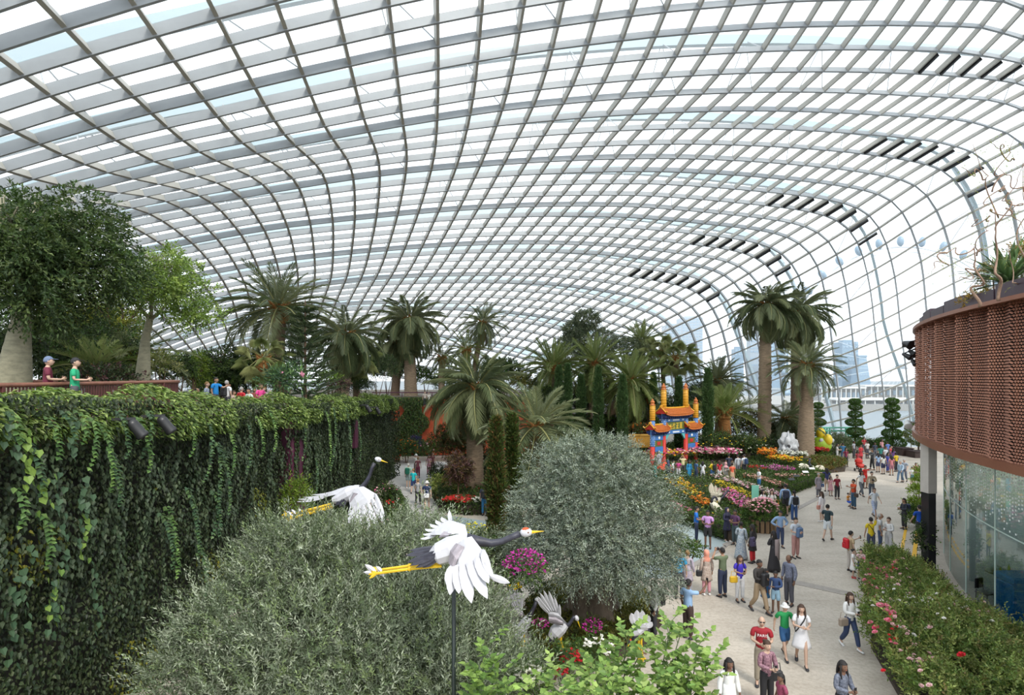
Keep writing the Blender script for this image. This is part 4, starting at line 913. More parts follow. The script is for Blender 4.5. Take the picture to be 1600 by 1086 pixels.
def clump(label, px, py, Y, r, pal, n, sz, z=None, name='flower_clump', cat='flowers'):
    c = P(px, py, Y); t = thing(name, label, cat, (c.x, c.y, z if z is not None else max(0, c.z - r)))
    o = Vector((c.x, c.y, t.location.z)); p, d = blob_pts(n, c - o, (r * 1.2, r, r * .8), .6, -.4)
    b = MB()
    for k in range(5): b.tube([(0, 0, -.05), (r * .5 * math.cos(k * 1.3), r * .5 * math.sin(k * 1.3), (c - o).z)], [.012, .006], 3)
    b.build('stem', mat('green_stem', (.05, .09, .02), .6), t)
    p2, d2 = blob_pts(n // 2, (c - o) - Vector((0, 0, r * .3)), (r, r, r * .8), .3, -.6); foliage('foliage', p2, d2, 3, PAL_MID, .12, .045, .2, t)
    blossom('blossom', p, pal, sz, t); return t
clump('spray of magenta orchids beside the beak of the nearer flying crane', 820, 882, 14.6, .48, MAG, 260, .075)
clump('magenta orchids on the mound at the feet of the standing crane', 925, 978, 15.8, .26, MAG, 90, .07)
clump('small magenta orchids left of the standing crane', 845, 975, 15.9, .2, MAG, 50, .07)
clump('small yellow flowers just left of the standing crane wing', 806, 917, 16.5, .16, [(.7, .5, .01)], 30, .09)
clump('small red flowers in the shrub before the standing crane', 890, 1028, 13.5, .26, [(.4, .01, .015)], 60, .09)
clump('small dark red flowers low beside the white foliage', 878, 1052, 12.5, .16, [(.4, .01, .015)], 24, .09)
clump('white spiky flowers between the shrub and the mound', 935, 1010, 14, .32, [(.75, .74, .70)], 46, .10)
clump('white edged caladium like foliage clump at the bottom edge', 828, 1056, 10.5, .22, [(.72, .70, .64), (.6, .6, .5)], 170, .10)
clump('yellow flowered low bush beside the browning cypress', 742, 828, 25, .45, [(.55, .5, .02)], 60, .12)
# ---- lush pale green shrub at the bottom edge
def pinnate(label, base, stems, pal, leafL, leafW, big):
    t = thing('broad_leaf_shrub', label, 'shrub', base); b = MB(); base = Vector(base); pp, dd, nn = [], [], []; lm = []
    for (px, py, Y) in stems:
        e = P(px, py, Y) - base; s0 = Vector((random.uniform(-.2, .2), random.uniform(-.2, .2), -.02))
        mid = s0.lerp(e, .55) + Vector((random.uniform(-.25, .25), random.uniform(-.2, .2), .25)); pts = [s0, s0.lerp(mid, .6), mid, e]
        b.tube(pts, [.03, .024, .016, .007], 4)
        for q in range(14):
            u = .38 + .62 * q / 13; c = mid.lerp(e, (u - .38) / .62) if u > .38 else mid
            az = q * 2.4 + random.random(); o = Vector((math.cos(az), math.sin(az), random.uniform(.05, .5))); tw = random.uniform(.28, .5)
            ax = (o + (e - mid).normalized() * .5).normalized()
            b.tube([c, c + ax * tw], [.006, .003], 3)
            for k in range(7):
                sd = 1 if k % 2 else -1; f = c + ax * tw * (.2 + .8 * (k + 1) / 7); sdv = ax.cross(Vector((0, 0, 1))).normalized() * sd
                dv = (sdv * (1 if k < 6 else .1) + ax * .55 + Vector((0, 0, random.uniform(-.35, .15)))).normalized()
                (lm if (f.y < .2 and len(lm) < big and random.random() < .45) else pp).append((f, dv))
    b.build('stem', mat('green_stem', (.05, .09, .02), .6), t)
    A = np.array([f for f, _ in pp]); D = np.array([d for _, d in pp]); n = len(A)
    leaves('foliage', L_gen, A, D, np.tile([[0, -.35, 1.]], (n, 1)) + .3 * RNG.normal(size=(n, 3)), leafL * (.75 + .5 * RNG.random(n)), leafW * (.8 + .4 * RNG.random(n)), pick(pal, n, .18), t, shape='ivy', fold=.1)
    V, T = ivy_arrays(np.zeros((1, 3)), np.array([[1., 0, 0]]), np.array([[0, 0, 1.]]), 1.0, .8, .12)
    ms = [np_mesh('leaf', V, T, L_gen, col=np.tile(np.array(c), (6, 1))) for c in pal]
    for f, d in lm:
        inst('leaf', ms[random.randrange(len(ms))], t, f, (random.uniform(-.4, .4), -math.asin(max(-1, min(1, d.z))) + .25, math.atan2(d.y, d.x)), leafL * random.uniform(.85, 1.3))
    return t
PALE = [(.16, .26, .055), (.22, .33, .08), (.11, .20, .045), (.28, .38, .11)]
pinnate('pale green shrub with rounded paired leaves at the bottom edge', (1.3, 9.6, 0), [(830, 1070, 9.6), (870, 1050, 9.8), (900, 1075, 9.2), (930, 1030, 9.9), (960, 1060, 9.3), (975, 1000, 10.1), (1000, 1020, 9.9), (1010, 1075, 9.0), (945, 1085, 9.0), (880, 1095, 9.0), (850, 1100, 9.1), (985, 985, 10.4), (920, 1060, 10.2)], PALE, .115, .095, 120)
pinnate('taller pale green shrub leaning over the path edge', (2.5, 9.4, 0), [(1040, 1000, 9.6), (1065, 985, 9.7), (1080, 1040, 9.3), (1045, 1060, 9.2), (1095, 1075, 9.1), (1110, 1035, 9.3), (1025, 1080, 9.0), (1070, 1085, 9.0), (1050, 970, 9.9), (1090, 1010, 9.5)], PALE, .115, .095, 100)
pinnate('pale green sapling beside the black pole', (-.45, 9.0, 0), [(760, 1015, 9.0), (748, 1050, 8.9), (775, 1060, 8.9), (762, 1090, 8.9)], PALE[:3], .11, .09, 50)
shrub('dark leafy rose shrub between the olives and the pale shrub', 858, 1045, 13, .7, .4, PAL_MID + PAL_DARK[2:], .12, .07)
shrub('soft green shrub under the standing crane', 910, 1030, 14.4, .6, .3, PAL_MID + PAL_LIGHT[:1], .12, .05)
# ---- rose bed along the glass
RB = [(8.35, 9.0), (9.1, 13.8), (10.1, 16.6), (12.0, 19.6), (13.6, 22.4), (14.9, 24.2), (16.4, 23.2), (15.4, 20.4), (14.25, 17.4), (13.45, 14), (12.85, 11), (12.6, 9)]
t = thing('rose_bed', 'long bed of rose bushes with pink, white and red blooms along the glass', 'rose bushes', (0, 0, 0))
b = MB(); rs_ = [(x + (.25 if k < 6 else -.15), y) for k, (x, y) in enumerate(RB)]; b.loft([[Vector((x, y, .002)) for x, y in rs_], [Vector((x, y, .12)) for x, y in rs_]]); b.build('soil', M_soil, t)
def inpoly(q, pa):
    ins = np.zeros(len(q), bool); j = len(pa) - 1
    for i in range(len(pa)):
        a, c = pa[i], pa[j]; ins ^= ((a[1] > q[:, 1]) != (c[1] > q[:, 1])) & (q[:, 0] < (c[0] - a[0]) * (q[:, 1] - a[1]) / (c[1] - a[1] + 1e-12) + a[0]); j = i
    return ins
def bed_pts(n, pa):
    pa = np.array(pa); q = pa.min(0) + (pa.max(0) - pa.min(0)) * RNG.random((n * 3, 2)); return q[inpoly(q, pa)][:n]
rose_h = lambda x, y: (1 - .42 * np.clip((y - 16.5) / 5, 0, 1)) * (1.08 + .34 * np.sin(x * 2.1 + y * 1.3) * np.cos(y * 1.9 - x) + .22 * np.sin(y * .8 + 2) + .2 * np.sin(x * 4.3 - y * 3.1)) * (1 - .30 * np.clip((x - np.interp(y, [9, 11, 14, 17.4, 20.4, 23.2], [10.6, 11.2, 11.8, 12.6, 13.9, 15.1])) / 1.3, 0, 1))
q = bed_pts(12500, RB); u = RNG.random(len(q)) ** .45
P0 = np.c_[q, .15 + u * (rose_h(q[:, 0], q[:, 1]) - .15)]
foliage('foliage', P0, RNG.normal(size=P0.shape) * .6 + [-.15, -.15, .7], 8, [(.09, .15, .035), (.13, .20, .05), (.20, .26, .075), (.27, .32, .10), (.22, .24, .075)], .085, .05, .30, t, spread=.9)
q2 = bed_pts(1500, RB); q2 = q2[q2[:, 0] - np.interp(q2[:, 1], [9, 24.6], [8.3, 15.1]) > 1.2]
P0 = np.c_[q2, rose_h(q2[:, 0], q2[:, 1]) + .1 * RNG.random(len(q2))]
foliage('young_foliage', P0, RNG.normal(size=P0.shape) * .5 + [0, 0, .9], 8, [(.20, .27, .07), (.26, .31, .10), (.24, .23, .08)], .075, .038, .32, t)
q3 = bed_pts(700, RB); z3 = rose_h(q3[:, 0], q3[:, 1])                # long arching shoots above the mass
P0 = np.c_[q3, z3 - .1]; foliage('shoots', P0, RNG.normal(size=P0.shape) * .45 + [-.1, -.1, 1.0], 12, [(.12, .18, .04), (.18, .24, .06), (.24, .28, .09), (.20, .15, .06)], .075, .04, .62, t, spread=.9, droop=.15)
def rose_mesh(col):
    b = MB()
    for ring, (k, r, z, tl) in enumerate(((6, 1.0, .0, .25), (5, .72, .18, .6), (4, .42, .32, 1.0))):
        for i in range(k):
            a = 2 * PI * i / k + ring * .5; o = Vector((math.cos(a), math.sin(a), 0)); s = Vector((-o.y, o.x, 0))
            b.add([o * .1 + Vector((0, 0, -.3)), o * r * .7 + s * r * .5 + Vector((0, 0, z + tl * .3)), o * r + Vector((0, 0, z + tl * .25)), o * r * .7 - s * r * .5 + Vector((0, 0, z + tl * .3))], [(0, 1, 2), (0, 2, 3)])
    b.ell((0, 0, .15), (.3, .3, .4), 6, 4)
    return b.mesh('rose_bloom', mat('rose_%02d%02d' % (int(col[0] * 99), int(col[1] * 99)), col, .6))
RM = {k: rose_mesh(c) for k, c in dict(pink=(.72, .22, .30), pale=(.78, .52, .52), white=(.80, .77, .72), red=(.62, .015, .03), deep=(.68, .06, .16)).items()}
def roses(kind, cnt, pxr, pyr, sz):
    k = 0; tries = 0
    while k < cnt and tries < cnt * 40:
        tries += 1; px, py = random.uniform(*pxr), random.uniform(*pyr); g = G(px, py, 1.15)
        if not inpoly(np.array([[g.x, g.y]]), np.array(RB))[0]: continue
        z = float(rose_h(g.x, g.y)) + .12
        inst('rose_bloom', RM[kind], t, (g.x, g.y, z), (random.uniform(-.6, .2), random.uniform(-.5, .3), random.random() * 6), sz * random.uniform(.75, 1.25)); k += 1
roses('pink', 46, (1345, 1405), (856, 912), .075); roses('pale', 40, (1345, 1425), (860, 940), .065); roses('red', 8, (1350, 1400), (860, 900), .07)
roses('white', 80, (1345, 1520), (905, 960), .06); roses('white', 22, (1400, 1560), (880, 1010), .06); roses('pale', 18, (1480, 1560), (900, 960), .06)
roses('pink', 30, (1345, 1400), (975, 1080), .065); roses('pale', 30, (1355, 1460), (990, 1080), .06); roses('red', 7, (1365, 1400), (1000, 1085), .06)
for kd, px, py, sz in (('red', 1502, 1027, .10), ('deep', 1368, 984, .10), ('pink', 1360, 976, .08), ('pink', 1367, 991, .08), ('red', 1380, 1052, .06), ('pale', 1452, 1075, .07), ('pale', 1438, 1052, .06)):
    g = G(px, py, 1.3); inst('rose_bloom', RM[kd], t, (g.x, g.y, 1.36), (-.4, -.2, 1), sz)
# ---- the flower beds in the middle
PINK = [(.66, .16, .30), (.70, .30, .42), (.55, .08, .24), (.75, .45, .50)]; PWHITE = [(.72, .55, .58), (.70, .66, .62), (.62, .30, .40)]; YEL = [(.65, .45, .02), (.70, .55, .05)]
ORANGE = [(.62, .16, .015), (.58, .25, .02)]; RED = [(.50, .015, .02), (.60, .03, .03)]; WHITE = [(.75, .74, .70)]; MAGP = [(.58, .10, .42), (.66, .22, .50)]
BEDG = PAL_MID + PAL_DARK[2:]
mound('low leafy planting with scattered blooms in the front flower bed', 'flower_bed_planting', [(1143, 846), (1062, 811), (1005, 775), (1012, 735), (1100, 727), (1175, 748), (1232, 790), (1206, 812)], .22, BEDG, 5200, .15, .07, hgt=.3, flowers=(('orange_blooms', ORANGE, 60, .15), ('yellow_blooms', YEL, 40, .15)))
mound('low leafy planting in the second flower bed before the white cranes', 'flower_bed_planting', [(1150, 744), (1222, 774), (1288, 749), (1264, 727), (1210, 715), (1172, 722)], .2, BEDG, 3600, .16, .07, hgt=.25)
mound('leafy planting in the rear flower bed behind the crowd', 'flower_bed_planting', [(1010, 728), (1100, 726), (1180, 716), (1262, 722), (1290, 712), (1268, 702), (1180, 700), (1060, 700), (1005, 712)], .3, BEDG, 5200, .2, .09, hgt=.5)
mound('leafy planting under the pale olive tree on the path side', 'flower_bed_planting', [(1010, 775), (985, 735), (940, 720), (860, 735), (835, 800), (860, 850), (935, 850), (1000, 815)], .2, BEDG, 4200, .16, .07, hgt=.4)
def row(label, name, a, b_, w, pal, n, sz, h=.46, gpal=BEDG, gn=None, z0=.22, cat='flower row', seed=None):
    n, sz = int(n * 1.35), sz * 1.12
    """a strip of flowers between two pixels on the ground"""
    A, B = G(*a, z0), G(*b_, z0); d = (B - A); L = d.length; t = thing(name, label, cat, (A + B) / 2, math.atan2(d.y, d.x), kind='stuff')
    def smp(k, top): return np.c_[(RNG.random(k) - .5) * L, (RNG.random(k) - .5) * w, top * (.7 + .3 * RNG.random(k))]
    gp = smp(gn or n, h * .8); foliage('foliage', gp, RNG.normal(size=gp.shape) * .5 + [0, 0, .8], 4, gpal, .14, .06, .2, t)
    if n: blossom('blossom', smp(n, h + .05), pal, sz, t)
    return t
row('pink and white flower row along the diagonal path, topmost stripe', 'flower_row', (1117, 751), (1231, 787), .9, PWHITE, 420, .17)
row('yellow chrysanthemum row, second stripe of the front bed', 'flower_row', (1120, 761), (1204, 799), .75, YEL, 360, .15)
row('magenta and pink cyclamen row, third stripe of the front bed', 'flower_row', (1128, 774), (1188, 812), 1.2, PINK + MAGP, 480, .17)
row('yellow and orange marigolds left of the white crane pair', 'flower_row', (1050, 756), (1086, 784), 1.3, YEL + ORANGE[1:], 130, .16, h=.5)
row('orange flowers low in front of the marigolds', 'flower_row', (1086, 786), (1110, 800), .8, ORANGE, 90, .16)
row('salmon pink flower stripe inside the second bed', 'flower_row', (1168, 750), (1226, 768), .8, [(.62, .28, .26), (.68, .40, .36)], 240, .15)
row('salmon pink flower stripe inside the second bed, nearer the white cranes', 'flower_row', (1215, 752), (1262, 752), .9, [(.60, .30, .27), (.66, .42, .38)], 160, .14)
row('bright magenta flower patch before the white cranes', 'flower_row', (1198, 735), (1234, 741), 1.8, MAGP, 260, .19, h=.4)
row('red flower patch beside the magenta one', 'flower_row', (1168, 734), (1200, 738), 1.2, RED, 120, .17, h=.35)
row('orange and yellow flowers behind the magenta patch', 'flower_row', (1205, 727), (1246, 733), 1.6, YEL + ORANGE, 170, .2, h=.9)
row('orange dahlias left of the white crane with open wings', 'flower_row', (1186, 724), (1212, 726), 2.2, ORANGE, 110, .24, h=1.3)
row('white flowers below the grey scholar rock', 'flower_row', (1208, 719), (1262, 722), 1.6, WHITE, 110, .2, h=.9)
row('red poinsettias behind the white cranes', 'flower_row', (1262, 713), (1290, 713), 1.8, RED, 170, .26, h=.8)
row('pale pink dahlias in the rear bed behind the crowd', 'flower_row', (1075, 722), (1150, 722), 3.0, PINK[1:] + WHITE, 260, .26, h=1.3)
row('yellow flowered shrub row before the tallest palm', 'flower_row', (1112, 712), (1190, 713), 3.2, YEL, 150, .2, h=1.9, gn=900)
row('pink and orange blooms around the gate columns', 'flower_row', (1012, 726), (1078, 723), 2.6, PINK + ORANGE + YEL, 170, .22, h=1.2)
row('pink cyclamen at the left end of the front bed', 'flower_row', (1040, 795), (1072, 812), .9, PINK, 120, .16)
def hedge(label, pts, w, h, pal=PAL_MID, z0=0.0, name='low_hedge'):
    g = [G(x, y, z0) for x, y in pts]; t = thing(name, label, 'hedge', g[0]); P0, A0 = [], []
    b = MB()
    for A, B in zip(g, g[1:]):
        d = B - A; L = d.length; u = d / L; s = Vector((-u.y, u.x, 0)); k = int(L * (w + 2 * h) * 130)
        b.box(tuple((A + B) / 2 - g[0] + Vector((0, 0, h * .42))), (L, w * .7, h * .8), rz=math.atan2(u.y, u.x))
        q = RNG.random((k, 3)); f = RNG.integers(0, 3, k); x = q[:, 0] * L; y = np.where(f == 0, (q[:, 1] - .5) * w, np.where(f == 1, w / 2, -w / 2)); z = np.where(f == 0, h, q[:, 2] * h)
        P0.append(np.array(A - g[0]) + x[:, None] * np.array(u) + y[:, None] * np.array(s) + np.c_[np.zeros((k, 2)), z])
        A0.append(np.where(f == 0, 0, np.sign(y))[:, None] * np.array(s) + np.c_[np.zeros((k, 2)), np.where(f == 0, 1, .3)])
    b.build('twig_core', M_soil, t)
    P0 = np.concatenate(P0); A0 = np.concatenate(A0); foliage('foliage', P0, A0 + .6 * RNG.normal(size=A0.shape), 4, pal, .10, .05, .12, t); return t
hedge('clipped low hedge along the front edge of the front flower bed', [(1060, 813), (1102, 829), (1143, 846)], .55, .62)
hedge('clipped low hedge at the near corner of the front flower bed', [(1146, 846), (1180, 826)], .5, .45)
hedge('low hedge on the diagonal edge of the front flower bed', [(1208, 808), (1234, 792)], .6, .6)
hedge('clipped low hedge along the path side of the second bed', [(1222, 773), (1258, 760), (1288, 748)], .7, .6)
hedge('clipped low hedge along the inner path of the second bed', [(1152, 745), (1186, 760), (1220, 773)], .8, .5)
hedge('clipped hedge strip inside the second bed', [(1172, 740), (1225, 752), (1270, 746)], 1.4, .45, PAL_DARK + PAL_MID)
hedge('clipped low hedge before the red flowers of the side path', [(690, 799), (725, 803), (757, 803)], .5, .6, PAL_DARK + PAL_MID)
hedge('clipped green hedge along the left path under the ivy wall', [(628, 838), (622, 815), (612, 790)], .8, .9)
row('red begonias in the small bed by the side path', 'flower_row', (697, 790), (738, 792), 1.5, RED, 190, .17, h=.5, z0=.3)
row('white flowers at the end of the small bed by the side path', 'flower_row', (738, 792), (756, 790), .9, WHITE, 50, .15, h=.5, z0=.3)
mound('planting behind the red begonias', 'flower_bed_planting', [(688, 798), (760, 800), (790, 770), (770, 740), (715, 730), (680, 752), (672, 775)], .28, BEDG + PAL_BRONZE[:1], 3200, .16, .07, hgt=.4, flowers=(('red_blooms', RED, 40, .15),))
mound('round bed of reddish ground cover beside the path', 'flower_bed_planting', [(1262, 734), (1290, 740), (1320, 737), (1322, 729), (1300, 722), (1270, 722)], .25, [(.10, .12, .025), (.14, .13, .03), (.16, .09, .03), (.09, .13, .03)], 1500, .18, .08, hump=.4)
# ---- background shrubs: middle pixel, depth, radii
D, Mi, Li = PAL_DARK, PAL_MID, PAL_LIGHT
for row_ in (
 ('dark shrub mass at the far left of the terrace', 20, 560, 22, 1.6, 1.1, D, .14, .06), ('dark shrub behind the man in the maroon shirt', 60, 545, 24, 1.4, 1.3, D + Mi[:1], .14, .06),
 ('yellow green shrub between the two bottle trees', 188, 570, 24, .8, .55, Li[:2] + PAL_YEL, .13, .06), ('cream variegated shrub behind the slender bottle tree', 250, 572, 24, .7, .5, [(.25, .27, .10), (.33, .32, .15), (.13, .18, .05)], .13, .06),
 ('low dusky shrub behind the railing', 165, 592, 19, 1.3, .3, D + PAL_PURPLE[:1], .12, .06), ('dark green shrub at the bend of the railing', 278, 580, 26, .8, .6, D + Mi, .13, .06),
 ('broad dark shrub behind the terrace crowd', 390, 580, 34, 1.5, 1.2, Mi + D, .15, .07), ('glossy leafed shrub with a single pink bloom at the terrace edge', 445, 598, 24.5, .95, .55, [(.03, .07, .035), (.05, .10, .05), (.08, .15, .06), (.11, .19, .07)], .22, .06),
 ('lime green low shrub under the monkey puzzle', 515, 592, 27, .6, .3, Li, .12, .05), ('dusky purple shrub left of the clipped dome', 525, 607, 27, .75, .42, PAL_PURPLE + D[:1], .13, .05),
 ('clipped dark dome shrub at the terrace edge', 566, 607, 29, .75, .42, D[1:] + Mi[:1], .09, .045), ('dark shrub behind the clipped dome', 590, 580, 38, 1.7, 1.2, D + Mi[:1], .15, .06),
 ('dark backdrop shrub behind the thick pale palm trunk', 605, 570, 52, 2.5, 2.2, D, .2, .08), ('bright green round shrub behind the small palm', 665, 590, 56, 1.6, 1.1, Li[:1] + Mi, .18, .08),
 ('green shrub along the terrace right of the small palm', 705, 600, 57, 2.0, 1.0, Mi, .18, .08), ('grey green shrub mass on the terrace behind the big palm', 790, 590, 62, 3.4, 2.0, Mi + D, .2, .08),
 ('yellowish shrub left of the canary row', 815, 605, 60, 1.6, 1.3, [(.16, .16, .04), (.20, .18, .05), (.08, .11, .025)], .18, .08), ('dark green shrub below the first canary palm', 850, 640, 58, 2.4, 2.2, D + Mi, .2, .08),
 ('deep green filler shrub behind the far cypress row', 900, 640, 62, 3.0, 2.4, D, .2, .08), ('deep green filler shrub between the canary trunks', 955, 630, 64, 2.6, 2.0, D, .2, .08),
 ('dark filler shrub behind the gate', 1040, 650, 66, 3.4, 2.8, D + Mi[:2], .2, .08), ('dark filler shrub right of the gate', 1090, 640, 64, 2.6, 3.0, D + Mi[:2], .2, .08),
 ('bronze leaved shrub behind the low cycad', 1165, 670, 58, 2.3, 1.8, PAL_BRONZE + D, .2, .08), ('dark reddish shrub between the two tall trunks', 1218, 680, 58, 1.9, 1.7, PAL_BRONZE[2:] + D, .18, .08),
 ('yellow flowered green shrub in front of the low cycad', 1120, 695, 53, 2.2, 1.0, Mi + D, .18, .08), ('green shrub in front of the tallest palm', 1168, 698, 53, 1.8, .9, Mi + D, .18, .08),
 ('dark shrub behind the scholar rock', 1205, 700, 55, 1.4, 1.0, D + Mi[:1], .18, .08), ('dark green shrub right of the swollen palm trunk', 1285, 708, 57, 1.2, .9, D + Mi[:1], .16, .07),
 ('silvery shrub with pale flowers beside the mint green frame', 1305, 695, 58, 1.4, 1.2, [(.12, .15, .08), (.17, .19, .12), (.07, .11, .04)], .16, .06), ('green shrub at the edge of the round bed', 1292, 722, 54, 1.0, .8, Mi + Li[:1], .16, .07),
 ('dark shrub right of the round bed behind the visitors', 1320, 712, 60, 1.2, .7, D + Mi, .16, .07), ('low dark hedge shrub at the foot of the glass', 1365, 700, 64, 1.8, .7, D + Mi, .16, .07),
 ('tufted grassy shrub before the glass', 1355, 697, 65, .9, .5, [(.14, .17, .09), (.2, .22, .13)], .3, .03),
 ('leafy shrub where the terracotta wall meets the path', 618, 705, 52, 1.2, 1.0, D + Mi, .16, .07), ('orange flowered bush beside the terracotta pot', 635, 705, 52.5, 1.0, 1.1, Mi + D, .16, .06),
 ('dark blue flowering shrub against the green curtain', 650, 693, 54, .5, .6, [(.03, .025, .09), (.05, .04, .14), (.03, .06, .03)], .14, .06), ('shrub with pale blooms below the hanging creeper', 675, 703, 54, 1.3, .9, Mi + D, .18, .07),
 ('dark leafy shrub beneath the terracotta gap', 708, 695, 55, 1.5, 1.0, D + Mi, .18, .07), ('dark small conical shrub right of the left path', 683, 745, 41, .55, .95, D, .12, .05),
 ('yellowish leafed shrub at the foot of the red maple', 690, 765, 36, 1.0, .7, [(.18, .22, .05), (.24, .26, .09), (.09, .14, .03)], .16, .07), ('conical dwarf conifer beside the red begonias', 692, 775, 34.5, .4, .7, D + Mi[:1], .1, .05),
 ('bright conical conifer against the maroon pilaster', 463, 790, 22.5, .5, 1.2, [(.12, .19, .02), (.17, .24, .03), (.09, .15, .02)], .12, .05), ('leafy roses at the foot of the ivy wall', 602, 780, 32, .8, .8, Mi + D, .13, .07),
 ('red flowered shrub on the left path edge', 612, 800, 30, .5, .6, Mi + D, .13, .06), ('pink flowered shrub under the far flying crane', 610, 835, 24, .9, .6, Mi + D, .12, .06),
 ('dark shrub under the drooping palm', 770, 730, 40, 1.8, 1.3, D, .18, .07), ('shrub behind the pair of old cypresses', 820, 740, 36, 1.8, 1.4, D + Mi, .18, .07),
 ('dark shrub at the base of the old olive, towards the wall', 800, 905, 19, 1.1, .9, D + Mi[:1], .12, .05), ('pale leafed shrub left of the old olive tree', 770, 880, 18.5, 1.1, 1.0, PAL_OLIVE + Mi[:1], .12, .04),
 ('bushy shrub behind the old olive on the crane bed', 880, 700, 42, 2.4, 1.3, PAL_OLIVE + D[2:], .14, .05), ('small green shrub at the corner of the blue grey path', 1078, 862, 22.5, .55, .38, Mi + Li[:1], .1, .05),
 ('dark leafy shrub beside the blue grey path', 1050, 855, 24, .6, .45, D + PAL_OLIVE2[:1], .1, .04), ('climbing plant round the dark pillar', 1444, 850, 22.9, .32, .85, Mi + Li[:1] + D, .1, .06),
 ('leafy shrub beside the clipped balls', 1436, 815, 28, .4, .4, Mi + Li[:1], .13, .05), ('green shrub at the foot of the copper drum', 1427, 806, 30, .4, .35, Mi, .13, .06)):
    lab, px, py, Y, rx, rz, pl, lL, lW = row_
    if 500 < px < 600 and py < 615: k_ = (9.9 + rx * .9) * F / (800 - px) / Y; Y, rx, rz = Y * k_, rx * k_ * .92, rz * k_ * .92
    elif 600 <= px < 720 and 560 < py < 605: Y = 63
    fl_ = {'leafy roses at the foot of the ivy wall': (PINK, 20, .14), 'red flowered shrub on the left path edge': (RED, 26, .15), 'pink flowered shrub under the far flying crane': (PINK, 30, .12), 'orange flowered bush beside the terracotta pot': (ORANGE, 60, .18), 'shrub with pale blooms below the hanging creeper': (WHITE + PINK[1:2], 30, .18), 'yellow flowered green shrub in front of the low cycad': (YEL, 60, .18), 'green shrub in front of the tallest palm': (WHITE, 30, .16), 'glossy leafed shrub with a single pink bloom at the terrace edge': (PINK[1:2], 2, .3)}.get(lab)
    c = P(px, py, Y)
    zb = None
    if px < 600 and py < 615: zb = deck(0, Y)
    elif px < 830 and py < 612: zb = deck(0, Y)
    shrub(lab, px, py, Y, rx, rz, pl, lL, lW, z0=zb, flowers=fl_)
for k, (px, py, Y, r) in enumerate(((1440, 738, 39, .55), (1438, 753, 36.5, .55), (1436, 770, 34, .6), (1431, 791, 31, .62))):
    shrub(('clipped yellow green ball, farthest of the row beside the dark pillar', 'clipped yellow green ball, second farthest beside the dark pillar', 'clipped yellow green ball, third in the row beside the dark pillar', 'clipped yellow green ball, nearest of the row beside the dark pillar')[k], px, py, Y, r, r * .8, [(.16, .25, .02), (.21, .31, .03), (.26, .36, .045)], .08, .04, name='clipped_ball', cat='topiary')
shrub('mixed orange and red leaved planting on the yellow planter', 1000, 672, 55, 1.3, .5, PAL_BRONZE + ORANGE[:1] + Mi, .16, .07, z0=1.6)
b = MB(); c = P(998, 688, 55); b.box((0, 0, 0), (2.9, 1.2, 1.3), bev=.04); b.cur = 1; b.box((0, -.02, .55), (3.0, 1.26, .2), bev=.03)
t = thing('planter_box', 'ochre planter with a roofed canopy look behind the gate', 'planter', (c.x, c.y, c.z)); t['label'] = 'ochre planter box of red leaved plants behind the gate'
b.build('box', [mat('ochre_paint', (.42, .22, .03), .6, noise=.15), mat('ochre_rim', (.5, .28, .05), .6)], t)
for lx in (-1.2, 1.2):
    b = MB(); b.box((lx, 0, -.65 - (c.z - .65) / 2 + .0), (.14, .14, c.z - .65), bev=.01); b.build('post', B_brown, t)
# wooden tub of pink flowers and a terracotta pot
c = G(1191, 829); t = thing('wooden_tub', 'round wooden tub of pink flowers at the path corner', 'planter', c)
for k in range(16):
    a = 2 * PI * k / 16; b = MB(); b.box((0, 0, .3), (.165, .05, .6), bev=.01); b.build('stave', mat('tub_wood', (.24, .15, .08), .8, noise=.3, scale=6, stretch=(1, 1, .2)), t, loc=(.62 * math.cos(a), .62 * math.sin(a), 0), rz=a + PI / 2)
b = MB(); b.lathe((0, 0, 0), [(.6, .0), (.6, .52)], 16); b.build('soil', M_soil, t)
p, d = blob_pts(420, (0, 0, .85), (.85, .75, .5), .5, -.3); foliage('foliage', p, d + [0, 0, .4], 6, Mi + Li[:1], .15, .05, .25, t)
p, d = blob_pts(210, (0, 0, 1.15), (.85, .75, .55), .75, -.1); blossom('blossom', p, [(.70, .30, .38), (.75, .45, .48)], .15, t)
c = G(619, 722); t = thing('terracotta_pot', 'terracotta pot at the end of the left path', 'pot', c)
b = MB(); b.lathe((0, 0, 0), [(.3, 0), (.42, .6), (.46, .6), (.46, .72), (.4, .72), (.38, .6)], 16); b.build('pot', M_terracotta, t, True)
p, d = blob_pts(140, (0, 0, 1.0), (.5, .5, .4), .5, -.5); foliage('foliage', p, d, 6, Mi + D, .14, .06, .2, t)
# ---------------------------------------------------------------- the copper clad drum with its glass ground floor
DC, DR = Vector((44.2, 7.8, 0)), 31.7
def copper_mat(name, c1, c2):
    m = mat(name, c1, .42, .35, color2=c2, scale=.35, bump=0); return m
M_cop = copper_mat('copper_mesh', (.20, .078, .048), (.35, .15, .088)); M_cop2 = copper_mat('copper_rim', (.25, .10, .06), (.33, .145, .09))
M_bronze = mat('dark_backing', (.028, .014, .012), .8)
def arcpts(r, a0, a1, n, z): return [Vector((r * math.cos(a), r * math.sin(a), z)) for a in np.radians(np.linspace(a0, a1, n))]
drum = thing('copper_drum_building', 'round cafe building with copper mesh drum above a curved glass front', 'building', DC)
A0_, A1_ = 116, 206
def ringwall(name, r0, r1, z0, z1, m, parent, a0=A0_, a1=A1_, n=61):
    b = MB(); q = [arcpts(r0, a0, a1, n, z0), arcpts(r1, a0, a1, n, z0), arcpts(r1, a0, a1, n, z1), arcpts(r0, a0, a1, n, z1)]
    rings = [[q[k][i] for k in range(4)] for i in range(n)]; b.loft(rings); return b.build(name, m, parent)
ringwall('backing_wall', DR - 1.2, DR - .55, 5.3, 9.9, M_bronze, drum)
